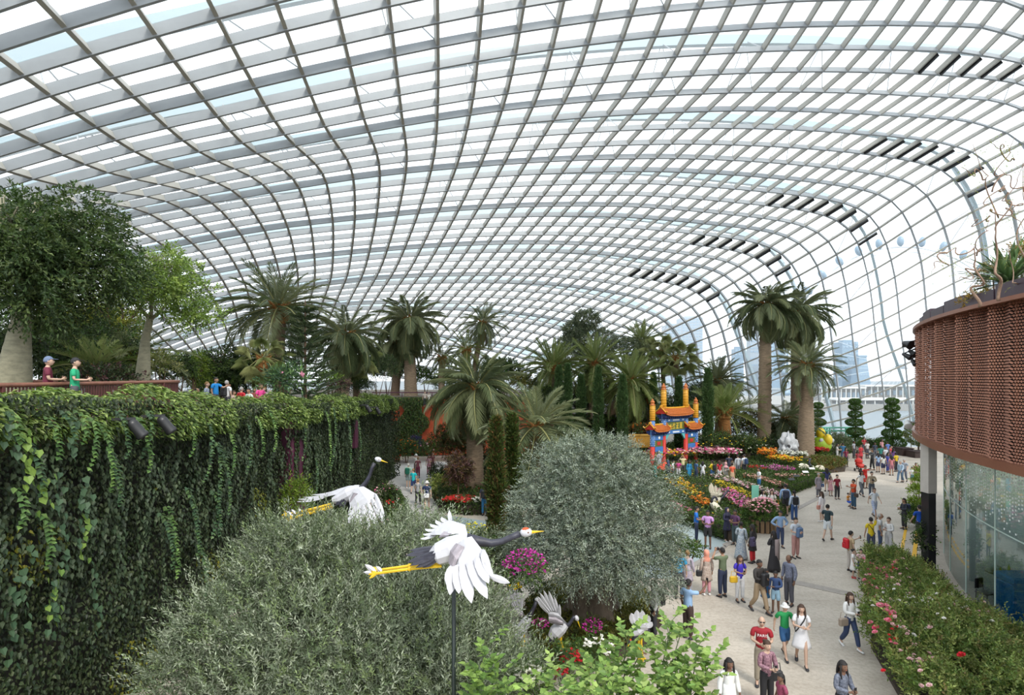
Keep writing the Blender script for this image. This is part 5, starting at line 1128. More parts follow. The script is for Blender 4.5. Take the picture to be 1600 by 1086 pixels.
ringwall('lower_rim', DR - 1.3, DR + .16, 5.25, 5.50, M_cop2, drum)
ringwall('upper_rim', DR - 1.3, DR + .14, 9.86, 9.98, M_cop2, drum)
ringwall('roof_slab', 6, DR - 1.2, 9.4, 9.8, M_bronze, drum)
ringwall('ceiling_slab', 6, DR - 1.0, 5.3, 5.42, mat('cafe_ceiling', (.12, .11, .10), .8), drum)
PW = 4.0
b = MB(); nx, nzr = 44, 52; dz = 4.36 / nzr
for r in range(nzr + 1):
    z0 = 5.50 + r * dz; vs, fs = [], []
    for i in range(nx + 1):
        u = i / nx; a = math.radians(PW * (u - .5)); fold = .16 * (abs(((u * 2) % 1) - .5) * 2) ** 1.0 * (1 if u < .5 else .55)
        zz = z0 + (dz * .52 if (i + r) % 2 else 0); rr = DR - .12 + fold
        vs += [(rr * math.cos(a), rr * math.sin(a), zz + .018), ((rr + .035) * math.cos(a), (rr + .035) * math.sin(a), zz - .022)]
    fs = [(2 * i, 2 * i + 1, 2 * i + 3, 2 * i + 2) for i in range(nx)]
    b.add(vs, fs)
panel_me = b.mesh('mesh_panel', M_cop)
b = MB()
for u in (-.5, .0): 
    a = math.radians(PW * u); rr = DR - .10; c = Vector((rr * math.cos(a), rr * math.sin(a), 7.68)); b.box(c, (.05, .04, 4.4), rz=a)
post_me = b.mesh('panel_post', M_cop2)
k = A0_ + PW / 2
while k < A1_:
    inst('mesh_panel', panel_me, drum, rot=(0, 0, math.radians(k))); inst('panel_post', post_me, drum, rot=(0, 0, math.radians(k))); k += PW
M_purp = mat('dark_purple_metal', (.06, .035, .05), .45)
pk = 0
for a in np.arange(128, 206, 3.6):
    h = .38 if pk % 2 else .48; pk += 1
    ringwall('planter_box', DR - 1.15, DR - .12, 9.97, 9.97 + h, M_purp, drum, a, a + 3.45, 5)
GR_ = DR - 1.0
M_cafe = glass_mat('cafe_glass', (.72, .82, .78), .0, 1.0, 2.35)
M_frit = mat('white_frit', (.85, .87, .85), .5); M_seam = mat('glass_edge', (.55, .68, .62), .3)
b = MB(); rnd = random.Random(5)
for c in range(15):
    for r in range(19):
        dens = .85 if r > 6 else .55 if r > 2 else .25
        if rnd.random() > dens: continue
        a = math.radians(2.4 * ((c + .5) / 15 * 2 - 1)); z = 3.1 + r * .118 + (.03 if c % 2 else 0); w = .0013
        rr = GR_ + .02; b.add([(rr * math.cos(a - w), rr * math.sin(a - w), z), (rr * math.cos(a + w), rr * math.sin(a + w), z), (rr * math.cos(a + w), rr * math.sin(a + w), z + .055), (rr * math.cos(a - w), rr * math.sin(a - w), z + .055)], [(0, 3, 2, 1)])
frit_me = b.mesh('frit_dots', M_frit)
for a in range(130, 206, 5):
    for z0, z1 in ((.02, 2.98), (3.02, 5.25)):
        pts = arcpts(GR_, a + .06, a + 4.94, 9, z0); pt2 = arcpts(GR_, a + .06, a + 4.94, 9, z1); pi = arcpts(GR_ - .03, a + .06, a + 4.94, 9, z0); pi2 = arcpts(GR_ - .03, a + .06, a + 4.94, 9, z1)
        b = MB(); b.loft([[pts[i], pt2[i], pi2[i], pi[i]] for i in range(9)]); g = b.build('glass_pane', M_cafe, drum)
        if z0 > 3:
            f = inst('frit_dots', frit_me, g, rot=(0, 0, math.radians(a + 2.5))); f['kind'] = 'stuff'
    b = MB(); c = arcpts(GR_ + .005, a, a, 1, 2.64)[0]; b.box(c, (.03, .035, 5.2), rz=math.radians(a)); b.build('glass_joint', M_seam, drum)
ringwall('glass_joint', GR_ - .02, GR_ + .012, 2.98, 3.02, M_seam, drum)
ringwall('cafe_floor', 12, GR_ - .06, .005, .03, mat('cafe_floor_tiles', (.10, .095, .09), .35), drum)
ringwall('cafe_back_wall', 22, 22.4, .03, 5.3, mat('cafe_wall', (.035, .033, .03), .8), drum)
pil = thing('pillar', 'square pillar at the corner of the cafe glass, black stone below pale concrete', 'pillar', (16.45, 22.75, 0))
b = MB(); b.box((0, 0, 1.63), (.30, .42, 3.26), bev=.01); b.build('stone_shaft', mat('black_stone', (.025, .025, .028), .12), pil)
b = MB(); b.box((0, 0, 4.25), (.34, .46, 1.98), bev=.01); b.build('concrete_head', mat('pale_concrete', (.50, .46, .42), .8, noise=.08, scale=2), pil)
# cafe tables, bottles and the blue crate behind the glass
M_tab = mat('dark_table', (.16, .13, .08), .3); M_glassobj = mat('bottle_glass', (.55, .62, .35), .1, spec=.8)
def table(label, x, y, h, r):
    t = thing('cafe_table', label, 'table', (x, y, .03)); b = MB(); b.lathe((0, 0, h - .04), [(r * .97, 0), (r, .01), (r, .03), (r * .97, .04)], 24); b.build('table_top', M_tab, t)
    b = MB(); b.lathe((0, 0, .02), [(.045, 0), (.03, .1), (.03, h - .05)], 8); b.build('pedestal', M_black, t, True); b = MB(); b.lathe((0, 0, 0), [(.26, 0), (.26, .012), (.05, .04)], 16); b.build('base', M_black, t)
    return Vector((x, y, .03 + h))
tA = table('round cafe table behind the glass with glasses and yellow bottles', 17.05, 20.0, 1.02, .5); tB = table('lower round cafe table behind the glass, nearer the blue crate', 16.55, 18.95, .76, .5)
def bottle(label, p, col, group=None):
    t = thing('bottle', label, 'bottle', p, group=group); b = MB(); b.lathe((0, 0, 0), [(.036, 0), (.038, .01), (.038, .15), (.016, .2), (.016, .25)], 10); b.build('body', mat(*col), t, True); b = MB(); b.lathe((0, 0, .25), [(.018, 0), (.018, .03)], 8); b.build('cap', M_white, t)
YB = ('yellow_drink', (.62, .60, .05), .2)
bottle('yellow drink bottle on the higher cafe table, nearer its edge', tA + Vector((-.3, -.25, 0)), YB); bottle('yellow drink bottle on the far side of the higher cafe table', tA + Vector((.25, .05, 0)), YB)
for i, (dx, dy) in enumerate(((-.22, .2), (-.12, .3), (-.02, .18), (.08, .32), (.0, .05))):
    t = thing('drinking_glass', 'empty drinking glass in the cluster on the higher cafe table', 'glass', tA + Vector((dx, dy, 0)), group='glasses on the higher cafe table'); b = MB(); b.lathe((0, 0, 0), [(.03, 0), (.035, .12), (.033, .12), (.028, .01)], 10); b.build('cup', mat('clear_glass', (.6, .62, .55), .05, spec=.9), t, True)
for i, (x, y, r_) in enumerate(((16.1, 19.6, .3), (17.5, 19.2, 2.0), (17.8, 20.6, 3.2))):
    t = thing('cafe_chair', ('dark cafe chair nearest the glass', 'dark cafe chair between the two cafe tables', 'dark cafe chair beyond the higher cafe table')[i], 'chair', (x, y, .03), rz=r_)
    b = MB(); b.box((0, 0, .45), (.42, .42, .04), bev=.012); b.build('seat', M_black, t); b = MB(); b.box((0, .2, .72), (.40, .03, .34), bev=.01); b.build('backrest', M_black, t)
    for sx in (-1, 1):
        for sy in (-1, 1): b = MB(); b.tube([(sx * .18, sy * .18, 0), (sx * .17, sy * .17, .55 if sy > 0 else .44)], .015, 6); b.build('leg', M_black, t)
t = thing('blue_crate', 'bright blue wrapped crate behind the lower end of the cafe glass', 'crate', (16.4, 18.45, .03))
M_blue = mat('blue_wrap', (.0, .20, .75), .3, noise=.12, scale=4, bump=.3)
b = MB(); b.box((0, 0, .62), (1.3, .7, 1.24), bev=.03); b.build('box', M_blue, t); b = MB(); b.box((.02, .05, 1.35), (1.36, .76, .22), bev=.05, tilt=.04); b.build('lid', mat('blue_lid', (.01, .24, .8), .3), t)
for z in (.35, .75, 1.05): b = MB(); b.box((0, -.355, z), (1.26, .012, .02)); b.build('wrap_seam', mat('blue_seam', (.15, .40, .80), .4), t)
# things on the drum: agave, twisted willow, autumn shrub, lamps
c = P(1572, 452, 16.6); t = thing('agave', 'spiky green agave on the roof edge of the copper drum', 'agave', (c.x + .3, c.y + .3, 10.0)); o = Vector((c.x + .3, c.y + .3, 10.0))
lv, lt = [], []
b = MB(); s_ = np.linspace(0, 1, 6)
for i in range(6):
    pass
rings = [[Vector((u, w * sd, .10 * u - .16 * u * u + (.25 * w if k != 1 else 0) - (.012 if k > 2 else 0))) for k, sd in enumerate((-1, 0, 1, .0))] for u, w in zip(s_, (.05, .07, .075, .06, .036, .003))]
b.loft(rings); ag = b.mesh('leaf', mat('agave_leaf', (.085, .15, .05), .4, noise=.2, scale=2), True)
for k in range(46):
    el = math.radians(80 - 88 * (k / 46) ** .8 + random.uniform(-5, 5)); inst('leaf', ag, t, (0, 0, .55), (0, -el, k * 2.39996), random.uniform(1.05, 1.4))
b = MB(); b.tube([(0, 0, -.1), (0, 0, .6)], [.12, .1], 8); b.build('stem', B_brown, t)
M_wil = mat('willow_bark', (.26, .17, .12), .8, noise=.3, scale=8)
t = thing('curly_willow', 'bare corkscrew willow with twisting twigs above the copper drum', 'tree', (14.9, 17.2, 9.9)); o = Vector((14.9, 17.2, 9.9))
tips = []
def wiggle(px, py, px1, py1, Y, r, n, amp, rs):
    b = MB(); a, e = P(px, py, Y) - o, P(px1, py1, Y - .3) - o; pts = []
    for k in range(n + 1):
        u = k / n; q = a.lerp(e, u); w = amp * math.sin(PI * min(1, u * 1.3)); pts.append(q + Vector((w * math.sin(u * 14 + rs), w * math.cos(u * 11 + rs * 2), w * math.sin(u * 12 + rs * 3))))
    b.tube(pts, [r * (1 - .75 * k / n) for k in range(n + 1)], 5); b.build('twig', M_wil, t, True); tips.extend(pts[n // 3:])
for k, (a, b_, c, d) in enumerate(((1560, 470, 1555, 330), (1530, 480, 1522, 385), (1555, 360, 1600, 255), (1560, 340, 1520, 225), (1522, 390, 1462, 395), (1548, 330, 1595, 330), (1550, 300, 1585, 215), (1540, 280, 1500, 260), (1600, 430, 1598, 240), (1575, 300, 1600, 360), (1526, 400, 1545, 345), (1590, 470, 1575, 380), (1530, 420, 1490, 440), (1570, 290, 1530, 330), (1585, 250, 1545, 220), (1600, 300, 1560, 262), (1480, 395, 1455, 425), (1545, 345, 1515, 345))):
    wiggle(a, b_, c, d, 15.6, .045 if k < 2 else .022, 26, .14, k * 1.7)
tp = np.array(tips); tp = tp[RNG.integers(0, len(tp), 200)] + .15 * RNG.normal(size=(200, 3))
foliage('foliage', tp, RNG.normal(size=tp.shape) + [0, 0, -.6], 5, [(.20, .26, .05), (.28, .30, .08)], .10, .014, .2, t)
shrub('ochre autumn coloured shrub trailing on the roof edge left of the agave', 1528, 472, 18.0, .5, .35, [(.34, .20, .03), (.42, .28, .06), (.22, .15, .04), (.16, .16, .05)], .08, .035, z0=9.95)
shrub('tan dry shrub at the frame edge behind the agave', 1604, 410, 17.8, .5, .7, [(.28, .19, .06), (.34, .26, .10), (.14, .13, .05)], .10, .045, z0=9.95)
shrub('fine leafed pale shrub behind the agave', 1560, 432, 19.2, .55, .5, [(.20, .17, .08), (.14, .15, .06), (.28, .22, .12)], .09, .03, z0=9.95)
def spot(label, px, py, Y, rz, tilt, r, m=M_black, to=None):
    c = P(px, py, Y); t = thing('spotlight', label, 'light', c, rz=rz)
    b = MB(); b.lathe((0, 0, 0), [(r * .45, -.02), (r * .6, .05), (r, .32), (r * 1.05, .36), (r * .9, .37)], 14); o_ = b.build('lamp_head', m, t, True); o_.rotation_euler = (tilt, 0, 0)
    b = MB(); b.tube([(0, 0, 0), Vector(to if to else (.5, 0, .1))], .03, 6); o_ = b.build('bracket', m, t); o_.rotation_euler = (0, 0, -rz)
spot('large black stage lamp on the arm at the edge of the copper drum', 1412, 536, 25.6, .3, 1.9, .20, to=(.75, .1, .15)); spot('small black stage lamp below the large one, farther from the drum', 1411, 553, 25.6, .5, 2.1, .13, to=(.75, .1, .30)); spot('small black stage lamp tucked against the copper drum', 1421, 548, 25.7, .2, 2.2, .13, to=(.5, .1, .12)); spot('lowest small black stage lamp beside the copper drum', 1424, 561, 25.7, .1, 2.4, .11, to=(.4, .1, .2))
spot('white floodlight low on the edge of the copper drum', 1417, 658, 25.6, -.4, 2.2, .16, mat('white_lamp', (.62, .62, .6), .4), to=(.55, .1, -.1))
b = MB(); c = P(1420, 541, 25.7); b.box(c, (.55, .12, .10), bev=.01); tag(b.build('lamp_bar', M_black), 'short dark bar that carries the stage lamps on the drum edge', 'bar')
# planters and frame far behind
M_dkpl = mat('dark_brown_planter', (.05, .03, .025), .6)
for lab, px0, px1, py0, py1, Y in (('dark brown planter box left of the round clipped tree', 1402, 1420, 700, 722, 58), ('wide dark brown planter under the round clipped tree', 1422, 1446, 705, 722, 56.5)):
    a, c = P(px0, py0, Y), P(px1, py1, Y); t = thing('planter_box', lab, 'planter', ((a.x + c.x) / 2, Y, 0)); w = c.x - a.x; b = MB(); b.box((0, 0, a.z / 2), (w, 1.4, a.z), bev=.02); b.build('box', M_dkpl, t); b = MB(); b.box((0, -.05, a.z), (w + .08, 1.5, .1), bev=.02); b.build('rim', M_bronze, t)
t = thing('mint_frame', 'mint green open frame standing before the glass wall', 'frame', P(1309, 700, 65)); t.location.z = 0
M_mint = mat('mint_paint', (.18, .58, .42), .5); hz_ = pz(669, 65)
for x in (-1.5, -1.2, -.9, .9, 1.2, 1.5): b = MB(); b.box((x, 0, hz_ / 2), (.14, .14, hz_), bev=.01); b.build('post', M_mint, t)
for z, l in ((hz_ + .06, 3.6), (hz_ - .3, 3.2)): b = MB(); b.box((0, 0, z), (l, .3, .16), bev=.01); b.build('crossbeam', M_mint, t)
# railing of the upper terrace
M_rust = mat('rust_rail', (.085, .024, .020), .6, noise=.3, scale=6)
rl = [(-11.5, 8), (-11.5, 12), (-11.5, 16), (-11.5, 19.3), (-11.7, 20.2), (-12.4, 20.9), (-14, 21.2), (-18, 21.4)]
t = thing('terrace_railing', 'rust red slatted railing along the upper terrace edge', 'railing', (0, 0, 0))
zr = lambda y: 7.62 + .005 * (y - 12)
b = MB(); b.tube([(x, y, zr(y)) for x, y in rl], .055, 8); b.build('handrail', mat('rail_timber', (.20, .085, .055), .5, noise=.2, scale=5), t, True)
b = MB(); b.tube([(x, y, deck(0, y) + .1) for x, y in rl], .04, 6); b.build('bottom_rail', M_rust, t)
b = MB(); b.box((0, 0, .5), (.05, .016, 1.0)); sl_me = b.mesh('slat', M_rust)
tot = 0; k = 0
for (x0, y0), (x1, y1) in zip(rl, rl[1:]):
    L = math.hypot(x1 - x0, y1 - y0); nsl = int(L / .10)
    for q in range(nsl):
        u = (q + .5) / nsl; x, y = x0 + (x1 - x0) * u, y0 + (y1 - y0) * u; inst('slat', sl_me, t, (x, y, deck(0, y) + .08), (0, 0, math.atan2(y1 - y0, x1 - x0)), (1, 1, (zr(y) - deck(0, y) - .1))); k += 1
for y in (9, 11, 13, 15, 17, 19): b = MB(); b.box((-11.5, y, (deck(0, y) + zr(y)) / 2), (.09, .09, zr(y) - deck(0, y)), bev=.01); b.build('post', M_rust, t)
b = MB(); rr = [(-10.4, 24, 6.62), (-10.4, 30, 6.50), (-10.4, 37, 6.42), (-10.4, 44.5, 6.42)]; b.tube(rr, .05, 6); tag(b.build('terrace_handrail', M_maroon), 'low maroon handrail running on behind the creeper to the wall end', 'railing')
b = MB(); b.tube([(-14, 57.6, 6.3), (1.8, 58, 6.3)], .05, 6)
for x in (-14, -11, -8, -5, -2, 1): b.tube([(x, 57.65, 5.8), (x, 57.65, 6.3)], .04, 5)
tag(b.build('terrace_handrail', M_maroon), 'thin maroon handrail above the terracotta wall', 'railing')
t = thing('plant_sign', 'small pale sign on a stake beside the slender bottle tree', 'sign', (P(200, 596, 20).x, 20, deck(0, 20))); b = MB(); b.box((0, 0, .62), (.02, .02, 1.24)); b.build('stake', M_black, t); b = MB(); b.box((0, -.02, 1.25), (.2, .02, .13), bev=.005); b.build('plate', mat('sign_plate', (.35, .48, .42), .5), t)
for k, (px, py) in enumerate(((1244, 764), (1258, 757), (1236, 770), (1268, 751))):
    c = G(px, py); t = thing('plant_label', ('tilted plant label on a black stake, nearest in the second bed hedge', 'tilted plant label on a black stake, middle of the second bed hedge', 'tilted plant label on a black stake, nearest the couple with backpacks', 'tilted plant label on a black stake, nearest the grey haired lady')[k], 'sign', c); b = MB(); b.box((0, 0, .45), (.03, .03, .9)); b.build('stake', M_black, t); b = MB(); b.box((0, -.05, .93), (.42, .2, .025), tilt=.6); b.build('plate', M_white if k % 2 else M_black, t)
t = thing('round_sign', 'turquoise round sign before the red begonias', 'sign', G(714, 797)); b = MB(); b.box((0, 0, .3), (.03, .03, .6)); b.build('stake', M_black, t); b = MB(); b.lathe((0, 0, 0), [(.2, -.012), (.2, .012)], 18); o_ = b.build('disc', mat('turquoise', (.08, .55, .52), .5), t, loc=(0, -.03, .65)); o_.rotation_euler = (1.1, 0, 0)
t = thing('banner_sign', 'upright mint green banner sign in the front bed', 'sign', G(1180, 800)); b = MB(); b.box((0, 0, .9), (.42, .03, 1.3), bev=.01); b.build('panel', mat('mint_sign', (.20, .55, .42), .5), t); b = MB(); b.box((0, .03, .5), (.04, .04, 1.0)); b.build('stake', M_black, t)
# ---------------------------------------------------------------- cranes, ceremonial gate, scholar rock, lantern
M_cw = mat('crane_white', (.50, .50, .535), .55, noise=.08, scale=5); M_cg = mat('crane_grey', (.30, .27, .30), .6, noise=.25, scale=9); M_cb = mat('crane_black', (.03, .03, .045), .5, noise=.3, scale=6)
M_cy = mat('crane_yellow', (.62, .40, .01), .5, noise=.12, scale=5); M_cr = mat('crane_red', (.60, .07, .01), .5); M_cream = mat('crane_cream', (.66, .62, .50), .6, noise=.06, scale=4)
def feather(a, b_, w, m, parent, nrm=Vector((0, -1, .2)), bend=.1, name='feather'):
    """one feather from a to b, a thin tapering blade with a raised shaft"""
    d = (b_ - a); L = d.length; d = d / max(L, 1e-6); s = d.cross(nrm).normalized(); u = s.cross(d); rings = []
    for t_, k in ((0, .6), (.25, .95), (.55, 1.0), (.78, .70), (.92, .30), (1, .02)):
        c = a + d * L * t_ + u * bend * L * (t_ * t_ - t_); h = w * k * .54
        rings.append([c - s * h, c + u * .035 * (1 - t_) + u * .010, c + s * h, c - u * .008])
    b = MB(); b.loft(rings); return b.build(name, m, parent)
def sheet(pa, pb, m, parent, name, thick=.02, mid=None):
    """plated surface between two edges with thickness"""
    n = len(pa); b = MB(); top = []; 
    for k in range(4):
        u = k / 3; top.append([pa[i].lerp(pb[i], u) + Vector((0, -.06 * math.sin(PI * u), .02 * math.sin(PI * u))) for i in range(n)])
    off = Vector((0, thick, -thick * .3)); vs = [p for r in top for p in r] + [p + off for r in top for p in r]; N = 4 * n; fs = []
    for k in range(3):
        for i in range(n - 1): q = (k * n + i, k * n + i + 1, (k + 1) * n + i + 1, (k + 1) * n + i); fs.append(q); fs.append(tuple(N + x for x in reversed(q)))
    ed = [(i, i + 1) for i in range(n - 1)] + [(k * n + n - 1, (k + 1) * n + n - 1) for k in range(3)] + [(3 * n + i + 1, 3 * n + i) for i in range(n - 2, -1, -1)] + [((k + 1) * n, k * n) for k in range(2, -1, -1)]
    for a, c in ed: fs.append((c, a, a + N, c + N))
    b.add(vs, fs); return b.build(name, m, parent)
def crane(label, Y, body, neck, head, beak, legs, wings, tail, white=M_cw, neckm=M_cb, scale_r=1.0, crown=True, feet=True, base=None, extra=None, cat='crane sculpture', tailm=M_cb, headwhite=True):
    """everything is given as (pixel x, pixel y, offset in depth) about the depth Y"""
    V = lambda q: P(q[0], q[1], Y + (q[2] if len(q) > 2 else 0))
    k = Y / F
    org = V(body[0][0]) if base is None else base
    t = thing('crane_sculpture', label, cat, org); L = lambda q: V(q) - org
    b = MB(); b.tube([L(p) for p, r in body], [r * k for p, r in body], 10); b.build('body', white, t)
    b = MB(); n0 = len(neck); b.tube([L(p) for p, r in neck], [r * k for p, r in neck], 8); b.build('neck', neckm, t, True)
    h = L(head[0]); bk = L(beak); d = (bk - h).normalized(); r = head[1] * k
    M = d.to_track_quat('X', 'Z').to_matrix()
    b = MB(); b.ell(h, (r * 1.45, r, r), 10, 8, M); b.build('head', white if headwhite else neckm, t, True)
    b = MB(); b.tube([h + d * r * 1.1, h + d * r * 1.6, bk], [r * .42, r * .34, r * .05], 6); b.build('beak', M_cy, t)
    if crown: b = MB(); b.ell(h + Vector((0, 0, r * .55)) - d * r * .1, (r * .95, r * .75, r * .6), 8, 6, M); b.build('crown', M_cr, t, True)
    for sd in (-1, 1):
        b = MB(); sv = d.cross(Vector((0, 0, 1))).normalized() * sd; b.ell(h + d * r * .45 + sv * r * .8 + Vector((0, 0, r * .15)), (r * .22,) * 3, 8, 6); b.build('eye', mat('crane_eye', (.16, .06, .02), .2), t, True)
    for lg in legs:
        pts = [L(q) for q in lg]; b = MB(); b.tube(pts, [2.8 * k * scale_r] + [2.3 * k * scale_r] * (len(pts) - 1), 6)
        kn = pts[len(pts) // 2]; b.ell(kn, (3.6 * k * scale_r,) * 3, 6, 5); o_ = b.build('leg', M_cy, t)
        if feet:
            e = pts[-1]; dd = (pts[-1] - pts[-2]).normalized(); up = Vector((0, -.6, .8))
            for q in (-1, 0, 1):
                b = MB(); sv = dd.cross(up).normalized(); dv = (dd * .8 + sv * q * .6).normalized(); b.tube([e, e + dv * 7 * k * scale_r, e + dv * 12 * k * scale_r], [2.2 * k * scale_r, 2.4 * k * scale_r, .8 * k * scale_r], 5); b.build('toe', M_cy, o_)
    for w in wings:
        wg = bpy.data.objects.new('wing', None); link(wg, t)
        ra, rb = [L(q) for q in w['root']], [L(q) for q in w['mid']]
        sheet(ra, rb, w.get('m', white), wg, 'covert')
        if 'patch' in w: sheet([L(q) + Vector((0, -.05, .01)) for q in w['patch'][0]], [L(q) + Vector((0, -.05, .01)) for q in w['patch'][1]], w.get('pm', M_cg), wg, 'dark_covert')
        nr = Vector(w.get('n', (0, -1, .25)))
        for a, e, wd in w['f']: feather(L(a), L(e), wd * k, w.get('fm', white), wg, nr, w.get('bend', .12))
    for a, e, wd in tail: feather(L(a), L(e), wd * k, tailm, t, Vector((0, -.7, .7)), .1, 'tail_feather')
    if extra: extra(t, L, k)
    return t, org
# nearer flying crane on its pole
def tufts(pts):
    def f(t, L, k):
        for a, e, w in pts: feather(L(a), L(e), w * k, M_cw, t, Vector((0, -1, .2)), .1, 'ankle_tuft')
    return f
c1, o1 = crane('large white and black crane in flight with red crown, on the black pole', 9.4, [((672, 868), 7), ((684, 866), 17), ((705, 858), 20), ((725, 848), 15), ((738, 845), 9)],
  [((730, 845), 12), ((748, 846), 8.5), ((768, 849), 6.0), ((785, 846), 5.2), ((800, 839), 5.0), ((812, 834), 5.4)], ((822, 832), 7), (850, 830),
  [[(690, 884, -.05), (640, 889, -.05), (588, 896, -.05)], [(690, 880, .15), (640, 884, .15), (590, 891, .12)]],
  [dict(root=[(710, 868, -.2), (715, 852, -.22), (725, 841, -.2), (737, 838, -.14)], mid=[(706, 895, -.4), (718, 890, -.5), (738, 884, -.55), (757, 864, -.45)], patch=([(701, 878, -.24), (704, 860, -.24), (713, 848, -.22)], [(709, 892, -.42), (715, 874, -.42), (726, 854, -.32)]),
     f=[((708, 884, -.38), (697, 913, -.6), 13), ((709, 884, -.42), (703, 930, -.75), 15), ((715, 884, -.46), (717, 928, -.8), 15), ((723, 882, -.5), (737, 943, -.9), 17), ((733, 878, -.52), (762, 936, -.92), 17), ((744, 872, -.52), (764, 912, -.85), 14), ((754, 860, -.48), (766, 900, -.75), 11), ((758, 880, -.6), (770, 905, -.75), 10), ((766, 900, -.72), (797, 911, -.8), 9)], n=(.25, -1, .3)),
   dict(root=[(700, 836, .14), (712, 834, .16), (724, 834, .16), (732, 840, .14)], mid=[(672, 836, .6), (680, 824, .85), (702, 812, .95), (727, 820, .65)], patch=([(686, 840, .3), (700, 838, .2)], [(694, 830, .4), (708, 832, .3)]),
     f=[((682, 836, .6), (657, 842, .75), 11), ((683, 833, .65), (661, 835, .85), 11), ((684, 829, .7), (664, 827, .95), 11), ((687, 825, .8), (672, 819, 1.05), 11), ((692, 821, .85), (681, 813, 1.15), 11), ((698, 817, .9), (690, 808, 1.2), 11), ((704, 816, .9), (702, 797, 1.25), 7)], n=(.2, -.4, 1))],
  [((682, 862, -.1), (635, 879, -.1), 9), ((682, 866, -.13), (640, 884, -.15), 9), ((681, 870, -.12), (650, 887, -.15), 9), ((683, 858, .05), (633, 868, .1), 10), ((684, 856, .1), (640, 860, .15), 9), ((683, 874, -.1), (660, 887, -.12), 8)],
  extra=tufts([((587, 894), (570, 882), 7), ((586, 896), (568, 894), 6), ((596, 893), (588, 885), 6), ((600, 900), (590, 892), 5)]))
b = MB(); b.tube([(0, 0, 0), (0, 0, P(709, 878, 9.42).z)], .035, 10); pm = b.build('support_pole', mat('dark_green_pole', (.012, .02, .018), .4), None, True); pm.location = (P(709, 930, 9.42).x, 9.42, 0); tag(pm, 'black pole that carries the nearer flying crane', 'pole')
crane('smaller white and black crane in flight before the ivy wall', 15.0, [((520, 782), 5), ((530, 780), 9), ((545, 772), 11), ((558, 765), 8), ((563, 762), 5)],
  [((557, 766), 7), ((566, 762), 4.5), ((573, 752), 3.4), ((578, 742), 2.8), ((581, 732), 2.6), ((585, 724), 3.0)], ((591, 718), 4), (606, 723),
  [[(520, 792, -.05), (480, 803, -.1), (458, 809, -.12)], [(518, 788, .15), (478, 798, .15), (452, 803, .15)]],
  [dict(root=[(545, 778, -.2), (551, 768, -.2), (559, 761, -.2), (568, 760, -.15)], mid=[(550, 800, -.5), (562, 796, -.6), (578, 786, -.6), (588, 772, -.45)], patch=([(546, 784, -.25), (553, 770, -.25)], [(551, 786, -.3), (562, 772, -.3)]),
     f=[((550, 790, -.45), (545, 820, -.8), 7), ((554, 792, -.5), (552, 828, -.9), 8), ((560, 792, -.55), (562, 832, -1), 8.5), ((567, 790, -.58), (577, 832, -1), 8.5), ((574, 786, -.58), (591, 828, -1), 8.5), ((581, 780, -.55), (602, 820, -.9), 8), ((586, 772, -.5), (601, 808, -.8), 6)], n=(.25, -1, .3)),
   dict(root=[(530, 772, .1), (540, 766, .12), (552, 760, .12), (560, 759, .1)], mid=[(505, 778, .5), (512, 771, .55), (528, 764, .55), (545, 759, .4)],
     f=[((512, 776, .5), (464, 784, 1.0), 7), ((516, 774, .5), (466, 780, 1.05), 7), ((520, 771, .52), (474, 777, 1.1), 6), ((528, 767, .5), (488, 773, 1.05), 6)], n=(.1, -.5, 1))],
  [((534, 776, -.1), (524, 791, -.15), 6), ((536, 778, -.12), (530, 793, -.18), 6), ((532, 774, 0), (518, 788, 0), 6), ((538, 779, -.12), (537, 794, -.18), 6)],
  crown=False, extra=tufts([((458, 808), (447, 798), 5), ((462, 803), (455, 796), 4), ((470, 801), (466, 794), 4)]))
b = MB(); b.tube([(0, 0, 0), (0, 0, P(545, 776, 15.02).z)], .03, 8); pm = b.build('support_pole', mat('dark_green_pole', (.012, .02, .018), .4), None, True); pm.location = (P(545, 780, 15.02).x, 15.02, 0); tag(pm, 'thin black pole under the smaller flying crane', 'pole')
crane('standing crane with raised wing before the old olive tree', 15.2, [((861, 996), 6), ((868, 988), 11), ((876, 980), 11), ((884, 974), 7)], [((882, 978), 5), ((889, 976), 3.2), ((893, 970), 2.6), ((895, 966), 2.6), ((898, 964), 2.8)], ((901, 966), 3.4), (907, 982),
  [[(876, 992, 0), (877, 1006, 0), (884, 1020, 0), (892, 1025, -.05)], [(872, 994, .15), (872, 1008, .15), (879, 1018, .15), (886, 1020, .15)]],
  [dict(root=[(858, 966, -.1), (868, 968, -.12), (878, 972, -.12), (886, 974, -.1)], mid=[(855, 955, -.2), (864, 956, -.25), (872, 958, -.25), (877, 964, -.2)], patch=([(857, 972, -.15), (868, 975, -.15), (880, 977, -.15)], [(857, 963, -.18), (868, 964, -.2), (879, 970, -.2)]), 
     f=[((856, 957, -.2), (839, 938, -.4), 5), ((858, 955, -.22), (840, 932, -.45), 5.5), ((861, 954, -.22), (843, 926, -.5), 5.5), ((864, 954, -.22), (849, 922, -.5), 5.5), ((868, 955, -.22), (857, 923, -.5), 5.5), ((872, 958, -.2), (866, 932, -.4), 5), ((875, 962, -.2), (874, 944, -.35), 4.5)], n=(.2, -1, .1))],
  [((864, 994, 0), (858, 1004, 0), 5), ((866, 996, 0), (863, 1007, 0), 5)], crown=False, scale_r=.7, cat='crane sculpture')
